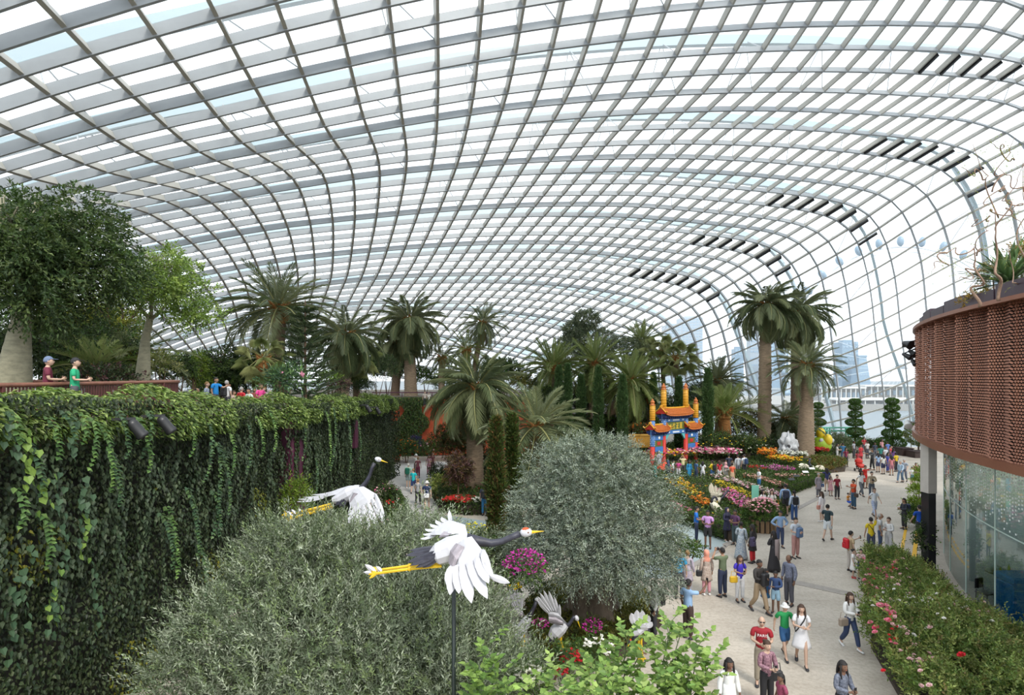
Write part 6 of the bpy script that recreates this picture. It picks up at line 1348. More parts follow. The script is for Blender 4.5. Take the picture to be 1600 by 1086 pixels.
crane('crane half hidden in leaves with one white wing raised, left of the standing one', 15.8, [((812, 992), 5), ((816, 982), 9), ((822, 972), 8), ((826, 964), 5)], [((824, 966), 4.5), ((830, 958), 3.2), ((835, 948), 2.8), ((838, 940), 2.6)], ((840, 937), 3.2), (848, 938),
  [[(818, 990, 0), (819, 1006, 0), (823, 1022, 0)], [(814, 990, .15), (815, 1006, .15), (818, 1022, .15)]],
  [dict(root=[(806, 958, -.1), (812, 960, -.1), (820, 963, -.1)], mid=[(803, 948, -.2), (809, 949, -.2), (816, 954, -.2)], patch=([(806, 962, -.12), (818, 966, -.12)], [(807, 953, -.15), (816, 957, -.15)]), f=[((804, 950, -.2), (790, 926, -.4), 5), ((806, 949, -.2), (795, 920, -.45), 5.5), ((809, 949, -.2), (801, 918, -.45), 5.5), ((812, 951, -.2), (808, 921, -.4), 5.5), ((815, 953, -.2), (815, 928, -.35), 5)], n=(.2, -1, .1))],
  [((812, 986, -.05), (801, 972, -.1), 6), ((813, 988, -.05), (804, 996, -.1), 6), ((815, 990, -.05), (812, 1002, -.1), 6)], tailm=M_cw, crown=False, scale_r=.7)
crane('crane with broad rounded white wings at the path edge before the shrub', 14.2, [((988, 990), 5), ((996, 984), 9), ((1004, 978), 8), ((1010, 974), 5)], [((1006, 978), 4), ((996, 992), 3), ((988, 1000), 2.6)], ((985, 1003), 3), (980, 1012),
  [[(1002, 992, 0), (1002, 1010, 0), (1004, 1026, 0)], [(998, 992, .15), (998, 1010, .15), (1000, 1026, .15)]],
  [dict(root=[(990, 985, -.1), (1000, 986, -.1), (1012, 985, -.1)], mid=[(992, 972, -.15), (1001, 968, -.15), (1012, 972, -.15)], f=[((992, 976, -.15), (986, 958, -.25), 10), ((997, 974, -.16), (995, 953, -.25), 10), ((1003, 974, -.17), (1004, 954, -.25), 10), ((1009, 976, -.15), (1014, 962, -.25), 10), ((1012, 980, -.15), (1019, 972, -.2), 9)], n=(0, -1, .3), bend=.25)],
  [((1010, 980, 0), (1016, 988, 0), 5)], crown=True, scale_r=.7, headwhite=False)
crane('cream crane with one wing held upright in the front flower bed', 34, [((1113, 792), 3), ((1117, 786), 5), ((1121, 780), 5), ((1124, 776), 3)], [((1122, 779), 2.6), ((1126, 780), 1.9), ((1131, 775), 1.7), ((1136, 768), 1.6)], ((1138, 767), 1.9), (1143, 764),
  [[(1116, 790, 0), (1116, 797, 0), (1116, 803, 0)], [(1119, 788, .2), (1119, 796, .2), (1119, 803, .2)]],
  [dict(root=[(1110, 777, -.1), (1116, 778, -.1), (1124, 777, -.1)], mid=[(1110, 767, -.2), (1116, 767, -.2), (1122, 770, -.2)], f=[((1111, 770, -.2), (1109, 757, -.3), 5), ((1114, 769, -.2), (1111, 754, -.3), 5), ((1118, 769, -.2), (1118, 758, -.3), 5), ((1122, 771, -.2), (1125, 763, -.3), 5), ((1123, 774, -.2), (1129, 770, -.3), 4)], n=(0, -1, .3), fm=M_cream)],
  [((1114, 790, 0), (1107, 796, 0), 3), ((1115, 791, 0), (1109, 799, 0), 3)], white=M_cream, crown=False, scale_r=.6, headwhite=False)
crane('cream crane with a black tail, bending its black neck, in the front flower bed', 32.4, [((1128, 803), 3), ((1123, 798), 6), ((1116, 790), 6), ((1112, 785), 3.5)], [((1113, 787), 2.6), ((1112, 781), 2.0), ((1116, 776), 1.8), ((1119, 778), 1.7)], ((1120, 780), 1.9), (1121, 787),
  [[(1118, 800, 0), (1118, 808, 0), (1118, 816, 0)], [(1121, 800, .2), (1121, 808, .2), (1121, 816, .2)]],
  [dict(root=[(1113, 786, -.2), (1118, 789, -.22), (1124, 795, -.22)], mid=[(1114, 794, -.25), (1119, 799, -.25), (1124, 802, -.25)], f=[((1118, 793, -.25), (1130, 797, -.3), 4), ((1120, 797, -.25), (1130, 802, -.3), 4), ((1117, 797, -.25), (1124, 806, -.3), 4)], n=(0, -1, .3), fm=M_cream)],
  [((1126, 800, -.2), (1133, 803, -.2), 4), ((1125, 802, -.2), (1131, 807, -.2), 4), ((1124, 803, -.2), (1127, 808, -.2), 4)], white=M_cream, crown=False, scale_r=.6, headwhite=False)
crane('cream crane with both wings spread wide behind the second bed', 47, [((1266, 742), 3), ((1269, 738), 5), ((1270, 733), 5), ((1268, 729), 3)], [((1268, 730), 2.4), ((1265, 726), 1.9), ((1264, 722), 1.7), ((1265, 719), 1.6)], ((1265, 718), 1.8), (1261, 720),
  [[(1267, 741, 0), (1267, 746, 0), (1267, 751, 0)], [(1270, 741, .2), (1270, 746, .2), (1270, 751, .2)]],
  [dict(root=[(1272, 732, 0), (1274, 729, 0), (1277, 727, 0)], mid=[(1278, 731, 0), (1281, 728, 0), (1284, 727, 0)], f=[((1279, 731, 0), (1286, 735, 0), 4), ((1281, 730, 0), (1291, 740, 0), 4), ((1283, 728, 0), (1293, 743, 0), 4), ((1282, 728, 0), (1289, 732, 0), 4)], n=(0, -1, .3), fm=M_cream),
   dict(root=[(1266, 730, 0), (1263, 727, 0), (1260, 725, 0)], mid=[(1260, 732, 0), (1257, 728, 0), (1254, 725, 0)], f=[((1259, 730, 0), (1250, 733, 0), 4), ((1258, 728, 0), (1247, 730, 0), 4), ((1257, 726, 0), (1248, 726, 0), 4)], n=(0, -1, .3), fm=M_cream)],
  [((1268, 742, 0), (1272, 746, 0), 3)], white=M_cream, crown=False, scale_r=.6, headwhite=False)
crane('cream crane standing low beside the one with spread wings', 47.6, [((1246, 737), 3), ((1249, 734), 5), ((1254, 732), 5), ((1258, 731), 3)], [((1248, 734), 2.4), ((1246, 738), 1.9), ((1246, 742), 1.6)], ((1246, 744), 1.8), (1244, 748),
  [[(1251, 739, 0), (1251, 745, 0), (1251, 751, 0)], [(1255, 738, .2), (1255, 745, .2), (1255, 751, .2)]], [], [((1258, 732, 0), (1263, 738, 0), 4), ((1257, 733, 0), (1260, 740, 0), 4)], white=M_cream, neckm=M_cream, crown=False, scale_r=.6, tailm=M_cream)
# ---- ceremonial gate
GX, GA = Vector((14.28, 50.5, .0)), math.radians(36)
gate = thing('ceremonial_gate', 'colourful ceremonial gate with red columns, blue panels and orange tiled roofs', 'gate', GX, GA)
M_gred = mat('gate_red', (.48, .025, .015), .5); M_gblue = mat('gate_blue', (.045, .16, .42), .5); M_gyel = mat('gate_yellow', (.62, .30, .02), .45); M_gor = mat('gate_orange_tile', (.46, .13, .025), .5, noise=.25, scale=10); M_gold = mat('gate_gold', (.75, .52, .06), .4); M_gdark = mat('gate_green', (.10, .13, .03), .6); M_gturq = mat('gate_turquoise', (.09, .42, .44), .5); M_gnavy = mat('gate_navy', (.02, .04, .16), .5); M_gwhite = mat('gate_white', (.75, .78, .78), .5)
for x, zr_, zb_, zt_ in ((-2.95, 1.95, 4.15, 5.45), (-1.5, 2.8, 5.1, 6.75), (1.5, 2.8, 5.1, 6.75), (2.95, 1.95, 4.15, 5.45)):
    cl = bpy.data.objects.new('column', None); cl.location = (x, 0, 0); link(cl, gate)
    b = MB(); b.lathe((0, 0, 0), [(.26, 0), (.26, .22), (.19, .26), (.19, zr_)], 14); b.build('red_shaft', M_gred, cl, True)
    b = MB(); b.lathe((0, 0, zr_), [(.19, 0), (.2, .02), (.2, zb_ - zr_)], 14); b.build('blue_shaft', M_gblue, cl, True)
    b = MB()
    for k in range(int((zb_ - zr_) / .16)):
        for q in range(7): a = 2 * PI * (q + .5 * (k % 2)) / 7; b.ell((.2 * math.cos(a), .2 * math.sin(a), zr_ + .1 + k * .16), (.03, .03, .035), 5, 4)
    o_ = b.build('white_ornament', M_gwhite, cl); o_['kind'] = 'stuff'
    pr = [(.2, 0), (.23, .02), (.23, zt_ - zb_ - .02), (.2, zt_ - zb_)]; b = MB(); b.lathe((0, 0, zb_), pr, 14); b.build('yellow_shaft', M_gyel, cl, True)
    for k in range(7): b = MB(); b.lathe((0, 0, zb_ + .1 + k * (zt_ - zb_ - .2) / 6), [(.235, -.03), (.255, 0), (.235, .03)], 14); b.build('ring', M_gyel, cl, True)
    b = MB(); b.lathe((0, 0, zt_), [(.25, 0), (.26, .05), (.14, .12), (.17, .2), (.2, .27), (.15, .36), (.07, .4), (.1, .46), (.03, .55)], 12); b.build('finial', M_gor, cl, True)
def groof(xc, half, ze, zrg, dep):
    rf = bpy.data.objects.new('tiled_roof', None); rf.location = (xc, 0, 0); link(rf, gate); n = 9
    prof = [(-dep, ze - .02), (-dep * .6, ze + (zrg - ze) * .28), (-.12, zrg), (.12, zrg), (dep * .6, ze + (zrg - ze) * .28), (dep, ze - .02)]
    b = MB(); rings = []
    for i in range(n):
        u = (i / (n - 1)) * 2 - 1; up = .16 * u ** 4; rings.append([Vector((u * half, y, z + up)) for y, z in prof] + [Vector((u * half, y, z + up - .1)) for y, z in reversed(prof)])
    b.loft(rings); b.build('roof_deck', M_gor, rf)
    b = MB(); nt = int(half * 2 / .13)
    for i in range(nt + 1):
        u = i / nt * 2 - 1; up = .16 * u ** 4 + .05
        for s in (0, 3): b.tube([Vector((u * half, y, z + up)) for y, z in prof[s:s + 3]], .045, 5)
    o_ = b.build('tile_ribs', M_gor, rf); o_['kind'] = 'stuff'
    b = MB(); b.tube([(u * (half + .08), 0, zrg + .1 + .2 * u ** 4) for u in np.linspace(-1, 1, 9)], .09, 6); b.build('ridge', M_gyel, rf)
    for s in (-1, 1):
        b = MB(); b.add([(s * (half + .03), -dep * .95, ze + .1), (s * (half + .03), dep * .95, ze + .1), (s * (half + .03), 0, zrg + .12), (s * (half - .05), -dep * .95, ze + .1), (s * (half - .05), dep * .95, ze + .1), (s * (half - .05), 0, zrg + .12)], [(0, 1, 2), (5, 4, 3), (0, 3, 4, 1), (1, 4, 5, 2), (2, 5, 3, 0)]); b.build('gable_board', M_gred, rf)
        b = MB(); b.ell((s * half * .92, 0, zrg + .28), (.1, .08, .14), 8, 6); b.build('ridge_ornament', M_gyel, rf, True)
        for sy in (-1, 1): b = MB(); b.tube([(s * (half + .02), 0, zrg + .22), (s * (half + .02), sy * dep * .6, ze + (zrg - ze) * .28 + .24), (s * (half + .06), sy * dep, ze + .2), (s * (half + .1), sy * (dep + .12), ze + .34)], .06, 5); b.build('hip_ridge', M_gyel, rf)
    b = MB()
    nb = int(half * 2 / .26)
    for i in range(nb):
        for sy in (-1, 1):
            x = -half + (i + .5) * half * 2 / nb; b.box((x, sy * .28, ze - .14), (.17, .3, .2), top=1.25); b.box((x, sy * .18, ze - .3), (.1, .16, .14), top=1.3)
    o_ = b.build('bracket_row', M_gnavy, rf); o_['kind'] = 'stuff'
    b = MB(); b.box((0, 0, ze - .2), (half * 1.75, .22, .42)); b.build('bracket_beam', M_gturq, rf)
groof(0, 1.85, 4.6, 5.05, .62); groof(-2.25, 1.0, 3.3, 3.68, .55); groof(2.25, 1.0, 3.3, 3.68, .55)
def beam(x0, x1, z0, z1, m, name, d=.2): b = MB(); b.box(((x0 + x1) / 2, 0, (z0 + z1) / 2), (x1 - x0, d, z1 - z0), bev=.015); return b.build(name, m, gate)
beam(-1.3, 1.3, 3.95, 4.25, M_gblue, 'beam', .26); beam(-1.3, 1.3, 2.9, 3.22, M_gblue, 'beam', .26)
pn = beam(-1.3, 1.3, 3.22, 3.95, M_gdark, 'name_board', .14)
GL = [[((-.5, .1), (.1, .9)), ((-.1, -.0), (.5, .1)), ((-.25, -.9), (1.0, .1)), ((.1, .3), (.4, .1))], [((0, .85), (.1, .3)), ((0, .5), (.9, .1)), ((-.05, .05), (.1, .9)), ((.15, -.75), (1.0, .1)), ((.3, .1), (.5, .1))], [((0, .8), (.9, .1)), ((-.1, 0), (.1, 1.5)), ((.1, .1), (.8, .1)), ((.4, -.35), (.1, .8)), ((0, -.85), (1.0, .1))], [((0, .9), (1, .1)), ((-.5, 0), (.1, 1.7)), ((.5, 0), (.1, 1.7)), ((0, -.85), (1.0, .1)), ((0, .3), (.7, .1)), ((0, -.2), (.6, .1)), ((0, .05), (.1, 1.1))]]
for k, gl in enumerate(GL):                                          # four gilt characters, stroke by stroke, on both faces
    b = MB()
    for (x, z), (w, h) in gl:
        for sy in (-1, 1): b.box((-.72 + k * .48 + x * .19 * -sy * -1, sy * .085, 3.585 + z * .27), (max(w * .36, .045), .035, max(h * .3, .05)))
    b.build('gilt_character', M_gold, pn)
for x0, x1 in ((-2.75, -1.7), (1.7, 2.75)):
    beam(x0, x1, 2.45, 2.88, M_gblue, 'beam', .24); beam(x0, x1, 1.5, 1.9, M_gblue, 'beam', .24); q = beam(x0, x1, 1.9, 2.45, M_gdark, 'side_board', .14)
    b = MB()
    for sy in (-1, 1): b.box(((x0 + x1) / 2, sy * .085, 2.18), (.42, .03, .3), bev=.012); 
    b.build('ornament', M_gred, q)
    b = MB()
    for sy in (-1, 1): b.ell(((x0 + x1) / 2, sy * .13, 2.66), (.13, .03, .13), 10, 6)
    b.build('medallion', M_gwhite, gate)
for z in (4.1, 3.06):
    for x, w in ((-.95, .22), (0, .9), (.95, .22)):
        b = MB()
        for sy in (-1, 1): b.box((x, sy * .135, z), (w, .02, .12), bev=.008)
        b.build('white_motif', M_gwhite, gate)
for x in (-1.15, 1.15, -1.85, 1.85):
    s = 1 if abs(x) < 1.5 else -1; zz = 2.9 if abs(x) < 1.5 else 1.5; xx = math.copysign(1.3 if abs(x) < 1.5 else 1.7, x); sg = -math.copysign(1, x) * (1 if abs(x) < 1.5 else -1)
    b = MB(); b.add([(xx, -.08, zz), (xx + sg * .5, -.08, zz), (xx, -.08, zz - .55), (xx, .08, zz), (xx + sg * .5, .08, zz), (xx, .08, zz - .55)], [(0, 1, 2), (5, 4, 3), (0, 3, 4, 1), (1, 4, 5, 2), (2, 5, 3, 0)]); b.build('spandrel', M_gturq, gate)
for k, px in enumerate((1072, 1088)): clump(('round clipped grey green cushion at the foot of the inner gate column', 'round clipped grey green cushion at the foot of the outer gate column')[k], px, 729, 48.5 + k, .55, [(.22, .27, .12), (.28, .32, .16)], 300, .1, name='clipped_cushion', cat='shrub')
# ---- scholar rock
from mathutils import noise as MN
c = P(1232, 716, 53); t = thing('scholar_rock', 'pale grey scholar rock pierced with holes beside the swollen palm trunk', 'rock', (c.x, c.y, 0))
b = MB(); nu, nv = 40, 28; rings = []
for i in range(nv + 1):
    th = PI * min(max(i, .05), nv - .05) / nv; ring = []
    for k in range(nu):
        ph = 2 * PI * k / nu; d = Vector((math.sin(th) * math.cos(ph), math.sin(th) * math.sin(ph), -math.cos(th)))
        cell = MN.noise(d * 2.3 + Vector((3.1, 0, 0))); pit = MN.noise(d * 3.4 + Vector((0, 7, 0))); r = 1 + .6 * cell - .62 * max(0, pit - .08) * 2.2
        ring.append(Vector((d.x * .85 * r, d.y * .6 * r, 1.35 + d.z * 1.25 * r)))
    rings.append(ring)
b.loft(rings); b.build('stone', mat('scholar_stone', (.42, .43, .45), .85, color2=(.58, .59, .60), scale=3, bump=.7), t, True)
for x, z, r in ((-.2, 1.55, .13), (.28, 1.1, .15)):  # solid dark ellipsoids, the shade inside the holes put in as colour
    b = MB(); b.ell((x, -.5, z), (r, .18, r * 1.2), 10, 7); b.build('hollow_shade', mat('hollow_shade_dark', (.06, .06, .065), .9), t, True)
b = MB(); b.box((0, 0, .1), (1.5, 1.0, .2), bev=.04, top=.85); b.build('base', mat('rock_base', (.2, .2, .2), .8), t)
c = P(1283, 700, 56.5); t = thing('fruit_lantern', 'green and yellow rounded lantern beside the swollen palm trunk', 'lantern', (c.x, c.y, 0))
b = MB(); b.ell((0, 0, 1.15), (.95, .85, .95), 16, 10); b.build('body', mat('lantern_green', (.28, .42, .02), .5, noise=.2), t, True)
for x, y, z, r in ((.35, -.55, 1.75, .42), (-.1, -.1, 2.35, .42)): b = MB(); b.ell((x, y, z), (r, r, r * 1.35), 14, 10); b.build('globe', mat('lantern_yellow', (.72, .52, .02), .4), t, True)
for x in (-.3, .75): b = MB(); b.ell((x, -.6, 1.7), (.22, .12, .2), 8, 6); b.build('pale_collar', M_cw, t, True)
b = MB(); b.box((0, 0, .18), (1.1, 1.0, .36), bev=.05); b.build('base', M_black, t)
c = G(1039, 741); t = thing('red_parasol', 'small red paper parasol open on the ground by the gate', 'parasol', c); b = MB(); b.lathe((0, 0, 0), [(.75, .45), (.72, .5), (.4, .82), (.04, .98), (.02, 1.05)], 16); b.build('canopy', mat('parasol_red', (.62, .06, .02), .5), t); b = MB(); b.tube([(0, 0, 0), (0, 0, .9)], .02, 6); b.build('handle', B_brown, t)
t = thing('stroller', 'red and black baby stroller among the far visitors', 'stroller', G(1344, 737)); b = MB(); b.box((0, 0, .55), (.5, .7, .3), bev=.08, tilt=.3); b.build('seat', M_gred, t); b = MB(); b.lathe((0, .2, .75), [(.3, 0), (.28, .2), (.12, .34)], 10); b.build('hood', M_gred, t)
for sx in (-1, 1):
    b = MB(); b.tube([(sx * .24, .4, 1.0), (sx * .24, 0, .5), (sx * .24, -.3, .12)], .02, 5); b.build('frame', M_black, t)
    for sy in (-.32, .32): b = MB(); b.lathe((0, 0, 0), [(.12, -.02), (.13, 0), (.12, .02)], 12); o_ = b.build('wheel', M_black, t, loc=(sx * .26, sy, .13)); o_.rotation_euler = (0, PI / 2, 0)
# ---------------------------------------------------------------- visitors: one skinned body per pose and build, clothes cut from the same skeleton
def pmat(rgb, name, rough=.75, pat=None):
    k = '%s_%02x%02x%02x%s' % (name, *[int(max(0, min(1, c)) * 255) for c in rgb], 'p' if pat else '')
    if k in MATS: return MATS[k]
    return mat(k, rgb, rough, color2=pat, scale=26 if pat else 8, noise=0 if pat else .06)
ARM = {  # elbow, wrist, hand direction for side s
 'down': lambda s: ((s * .235, .03, 1.13), (s * .245, -.05, .89), (0, -.15, -1)), 'phone': lambda s: ((s * .235, -.03, 1.14), (s * .075, -.27, 1.13), (-s * .5, -.6, .35)),
 'photo': lambda s: ((s * .27, -.20, 1.30), (s * .10, -.27, 1.52), (-s * .3, -.1, 1)), 'fwd': lambda s: ((s * .235, -.22, 1.24), (s * .2, -.47, 1.33), (0, -1, .25)),
 'reach': lambda s: ((s * .26, -.25, 1.36), (s * .24, -.46, 1.52), (0, -.4, 1)), 'up': lambda s: ((s * .22, -.03, 1.68), (s * .20, -.06, 1.93), (0, 0, 1)),
 'hip': lambda s: ((s * .37, .08, 1.14), (s * .19, -.09, 1.03), (-s * .8, -.3, -.3)), 'out': lambda s: ((s * .42, -.02, 1.36), (s * .66, -.05, 1.40), (s, -.1, 0)),
 'fold': lambda s: ((s * .24, -.06, 1.14), (-s * .04, -.22, 1.12), (-s, -.1, .1)), 'swf': lambda s: ((s * .24, -.06, 1.14), (s * .22, -.26, .97), (0, -.5, -.8)), 'swb': lambda s: ((s * .25, .14, 1.15), (s * .26, .16, .90), (0, .1, -1))}
LEG = {'st': lambda s: ((s * .098, -.012, .48), (s * .105, .01, .085)), 'wf': lambda s: ((s * .09, -.16, .50), (s * .08, -.27, .10)), 'wb': lambda s: ((s * .09, .05, .47), (s * .08, .30, .14)), 'wide': lambda s: ((s * .16, -.02, .48), (s * .25, .0, .085)), 'cr': lambda s: ((s * .16, -.36, .40), (s * .13, -.12, .085))}
POSE = {'stand': ('down', 'down', 'st', 'st'), 'phone': ('phone', 'phone', 'st', 'st'), 'walk': ('swf', 'swb', 'wb', 'wf'), 'photo': ('photo', 'photo', 'st', 'st'), 'fwd': ('fwd', 'down', 'st', 'st'), 'reach': ('down', 'reach', 'st', 'st'), 'up': ('down', 'up', 'st', 'st'),
        'hips': ('hip', 'hip', 'st', 'st'), 'hold': ('fold', 'down', 'st', 'st'), 'walkhold': ('phone', 'fold', 'wf', 'wb'), 'fold': ('fold', 'fold', 'st', 'st'), 'out': ('out', 'down', 'st', 'st'), 'wide': ('fwd', 'fwd', 'wide', 'wide'), 'crouch': ('fwd', 'phone', 'cr', 'cr')}
def skin_obj(name, vs, es, rs, sub):
    me = bpy.data.meshes.new(name); me.from_pydata(vs, es, []); o = bpy.data.objects.new(name, me); COL.objects.link(o)
    m = o.modifiers.new('skin', 'SKIN'); m.use_smooth_shade = True
    for d, r in zip(me.skin_vertices[0].data, rs): d.radius = r if hasattr(r, '__len__') else (r, r)
    me.skin_vertices[0].data[0].use_root = True
    s = o.modifiers.new('smooth', 'SUBSURF'); s.levels = sub; s.render_levels = sub
    return o
def skeleton(pose, fem):
    la, ra, ll, rl = POSE[pose]; dz = -.40 if pose == 'crouch' else 0
    sh = .165 if fem else .19; J = {'pel': (0, .0, .95 + dz), 'wai': (0, .005, 1.10 + dz), 'che': (0, .0, 1.27 + dz), 'nek': (0, .01, 1.44 + dz), 'hed': (0, -.012, 1.52 + dz)}
    for s, a, l in ((1, la, ll), (-1, ra, rl)):
        e, w, h = ARM[a](s); k = sh / .19
        J['sh', s] = (s * sh, .0, 1.385 + dz); J['el', s] = (e[0] * (k * .5 + .5), e[1], e[2] + dz); J['wr', s] = (w[0], w[1], w[2] + dz); J['hd', s] = Vector(h).normalized()
        kn, an = LEG[l](s); J['hip', s] = (s * .088, 0, .89 + dz); J['kn', s] = kn; J['an', s] = an
    return J
def body_mesh(pose, fem):
    J = skeleton(pose, fem); V, E, R = [], [], []
    def a(p, r, par=None): V.append(tuple(p)); R.append(r); (E.append((par, len(V) - 1)) if par is not None else None); return len(V) - 1
    pe = a(J['pel'], (.135, .10) if not fem else (.14, .105)); wa = a(J['wai'], (.115, .085) if not fem else (.10, .08), pe); ch = a(J['che'], (.13, .095) if not fem else (.115, .09), wa)
    up = a((0, .01, J['nek'][2] - .05), (.085, .07), ch); nk = a(J['nek'], .052, up); hd = a(J['hed'], .05, nk)
    for s in (1, -1):
        q = a(J['sh', s], .055 if not fem else .047, up); q = a(J['el', s], .040 if not fem else .034, q); w = a(J['wr', s], .028 if not fem else .024, q)
        d = J['hd', s]; wr = Vector(J['wr', s]); pn = Vector((s, 0, 0)) if abs(d.x) < .7 else Vector((0, 0, 1)); sd = d.cross(pn).normalized(); pn = sd.cross(d)
        pm = a(wr + d * .075, (.034, .024), w)
        for f, (off, ln) in enumerate(((.030, .062), (.011, .072), (-.009, .068), (-.028, .054))):
            b0 = wr + d * .095 + sd * off; f0 = a(b0, .0105, pm); cv = -pn * .012
            f1 = a(b0 + d * ln * .5 + cv * .6, .009, f0); a(b0 + d * ln * .9 + cv * 2.2, .0075, f1)
        t0 = a(wr + d * .04 + sd * .036, .013, pm); t1 = a(wr + d * .075 + sd * .058 - pn * .01, .0105, t0); a(wr + d * .105 + sd * .060 - pn * .018, .009, t1)
        h = a(J['hip', s], .082 if not fem else .086, pe); k = a(J['kn', s], .054, h); cf = a(Vector(J['kn', s]).lerp(Vector(J['an', s]), .35), .052, k); an = a(J['an', s], .036, cf)
        a(Vector(J['an', s]) + Vector((s * .012, -.11, -.045)), .034, an)
    return skin_obj('body', V, E, R, 1), J
def cloth_mesh(kind, J, fem, g=.022):
    V, E, R = [], [], []
    def a(p, r, par=None): V.append(tuple(p)); R.append(r); (E.append((par, len(V) - 1)) if par is not None else None); return len(V) - 1
    z = J['pel'][2]
    if kind in ('tee', 'long'):
        lo = a((0, 0, z - .13), (.165 + g * .3, .128 + g * .3)); wa = a(J['wai'], (.128 + g, .098 + g) if not fem else (.110 + g, .088 + g), lo); ch = a(J['che'], (.138 + g, .103 + g) if not fem else (.122 + g, .102 + g), wa)
        up = a((0, .01, J['nek'][2] - .055), (.095 + g * .5, .075 + g * .5), ch); a((0, .01, J['nek'][2] - .01), .06, up)
        for s in (1, -1):
            q = a(J['sh', s], .054 + g * .6 if not fem else .046 + g * .6, up); e = Vector(J['el', s]); S_ = Vector(J['sh', s])
            if kind == 'tee': a(S_.lerp(e, .72), .047 + g, q)
            else: q2 = a(e, .044 + g, q); a(e.lerp(Vector(J['wr', s]), .95), .032 + g * .7, q2)
    else:
        pe = a((0, 0, z + .10), (.128 + g * .5, .100 + g * .5)); p2 = a((0, 0, z - .03), (.14 + g * .5, .11 + g * .5), pe)
        for s in (1, -1):
            h = a(Vector(J['hip', s]) + Vector((s * .004, 0, -.03)), .086 + g * .6, p2); k = Vector(J['kn', s]); an = Vector(J['an', s])
            if kind == 'shorts': a(Vector(J['hip', s]).lerp(k, .95), .078 + g, h)
            else: q = a(k, .058 + g, h); a(k.lerp(an, .93), .046 + g, q)
    return skin_obj(kind, V, E, R, 1)
def head_parts():
    """head with brow, nose, mouth, chin and ears, face along -y; centre of the skull at the origin"""
    b = MB(); nu, nv = 20, 16; rings = []
    for i in range(nv + 1):
        t = PI * min(max(i, .08), nv - .08) / nv; ring = []
        for k in range(nu):
            p = 2 * PI * k / nu; x, y, z = math.sin(t) * math.cos(p), math.sin(t) * math.sin(p), -math.cos(t)
            X, Y, Z = .078 * x, .098 * y, .118 * z
            if z < 0: X *= 1 - .22 * z * z; Y = Y * (1 - .12 * z * z) - .012 * -z * (y < 0)
            f = max(0, -y)
            Y -= f * .022 * math.exp(-((x / .16) ** 2)) * math.exp(-(((z + .10) / .20) ** 2))        # nose
            Y += f * .010 * (math.exp(-(((x - .36) / .2) ** 2)) + math.exp(-(((x + .36) / .2) ** 2))) * math.exp(-(((z - .12) / .13) ** 2))   # sockets
            Y -= f * .008 * math.exp(-((x / .3) ** 2)) * math.exp(-(((z + .78) / .16) ** 2))       # chin
            ring.append(Vector((X, Y, Z)))
        rings.append(ring)
    b.loft(rings)
    for s in (-1, 1): b.ell((s * .080, .012, -.005), (.012, .022, .032), 8, 6)
    b.cur = 1
    for s in (-1, 1): b.ell((s * .031, -.079, .014), (.013, .009, .008), 8, 5)
    b.cur = 2; b.ell((0, -.088, -.058), (.024, .009, .008), 8, 5)
    return b
HB = head_parts()
def hair_mesh(kind):
    b = MB()
    def cap(rx, ry, rz, zc, front, n=16, yo=.012):
        rings = []
        for i in range(9):
            t = (PI * .62) * max(i, .05) / 8; ring = []
            for k in range(n):
                p = 2 * PI * k / n; x, y, z = math.sin(t) * math.cos(p), math.sin(t) * math.sin(p), math.cos(t)
                if y < 0 and z < front: z = front + (z - front) * .12; 
                ring.append(Vector((rx * x, ry * y + yo, zc + rz * z)))
            rings.append(ring)
        b.loft(rings, cap=True)
    if kind == 'short': cap(.088, .106, .122, .012, .42)
    elif kind == 'thin': cap(.083, .102, .112, .0, .1, yo=.02)
    elif kind in ('long', 'tied'):
        cap(.090, .108, .124, .012, .46)
        w, zl = (.095, -.36) if kind == 'long' else (.035, -.30)
        rings = []
        for u in range(7):
            z = .05 + (zl - .05) * u / 6; ww = w * (1.0 + .12 * math.sin(PI * u / 6)) * (1 if u < 5 else .8); yb = .085 + .03 * math.sin(PI * u / 6)
            rings.append([Vector((ww * math.cos(a), yb + .03 * math.sin(a) - .02 * abs(math.cos(a)) * (kind == 'long'), z)) for a in np.linspace(0, 2 * PI, 11)[:-1]])
        b.loft(rings)
        if kind == 'long':
            for s in (-1, 1): b.tube([(s * .078, -.02, .05), (s * .092, -.015, -.06), (s * .098, -.03, -.18), (s * .088, -.05, -.26)], [.022, .026, .028, .012], 6)
    elif kind == 'bun': cap(.088, .106, .122, .012, .44); b.ell((0, .115, .06), (.045, .04, .045), 10, 7)
    elif kind == 'cap': cap(.090, .108, .120, .015, .40); b.loft([[Vector((.075 * math.cos(a), -.085 + .02 * math.sin(a), .058 + .004 * k)) for a in np.linspace(0, 2 * PI, 11)[:-1]] for k in (0, 1)]); b.box((0, -.135, .052), (.13, .10, .010), bev=.004)
    elif kind == 'hat': cap(.092, .110, .128, .02, .30); b.lathe((0, .005, .045), [(.088, 0), (.145, -.03), (.147, -.024), (.088, .012)], 18)
    elif kind == 'hijab':
        rings = []
        for z, rx, ry, yo in ((.135, .03, .035, .01), (.12, .075, .085, .012), (.06, .097, .116, .02), (0, .10, .118, .026), (-.08, .092, .108, .022), (-.14, .10, .10, .012), (-.2, .16, .125, .0), (-.27, .17, .13, 0), (-.32, .14, .12, 0)):
            ring = []
            for k in range(18):
                a = 2 * PI * k / 18; y = ry * math.sin(a) + yo
                if -.09 < z < .09 and math.sin(a) < -.5: y = max(y, -.058)
                ring.append(Vector((rx * math.cos(a), y, z)))
            rings.append(ring)
        b.loft(rings)
    return b
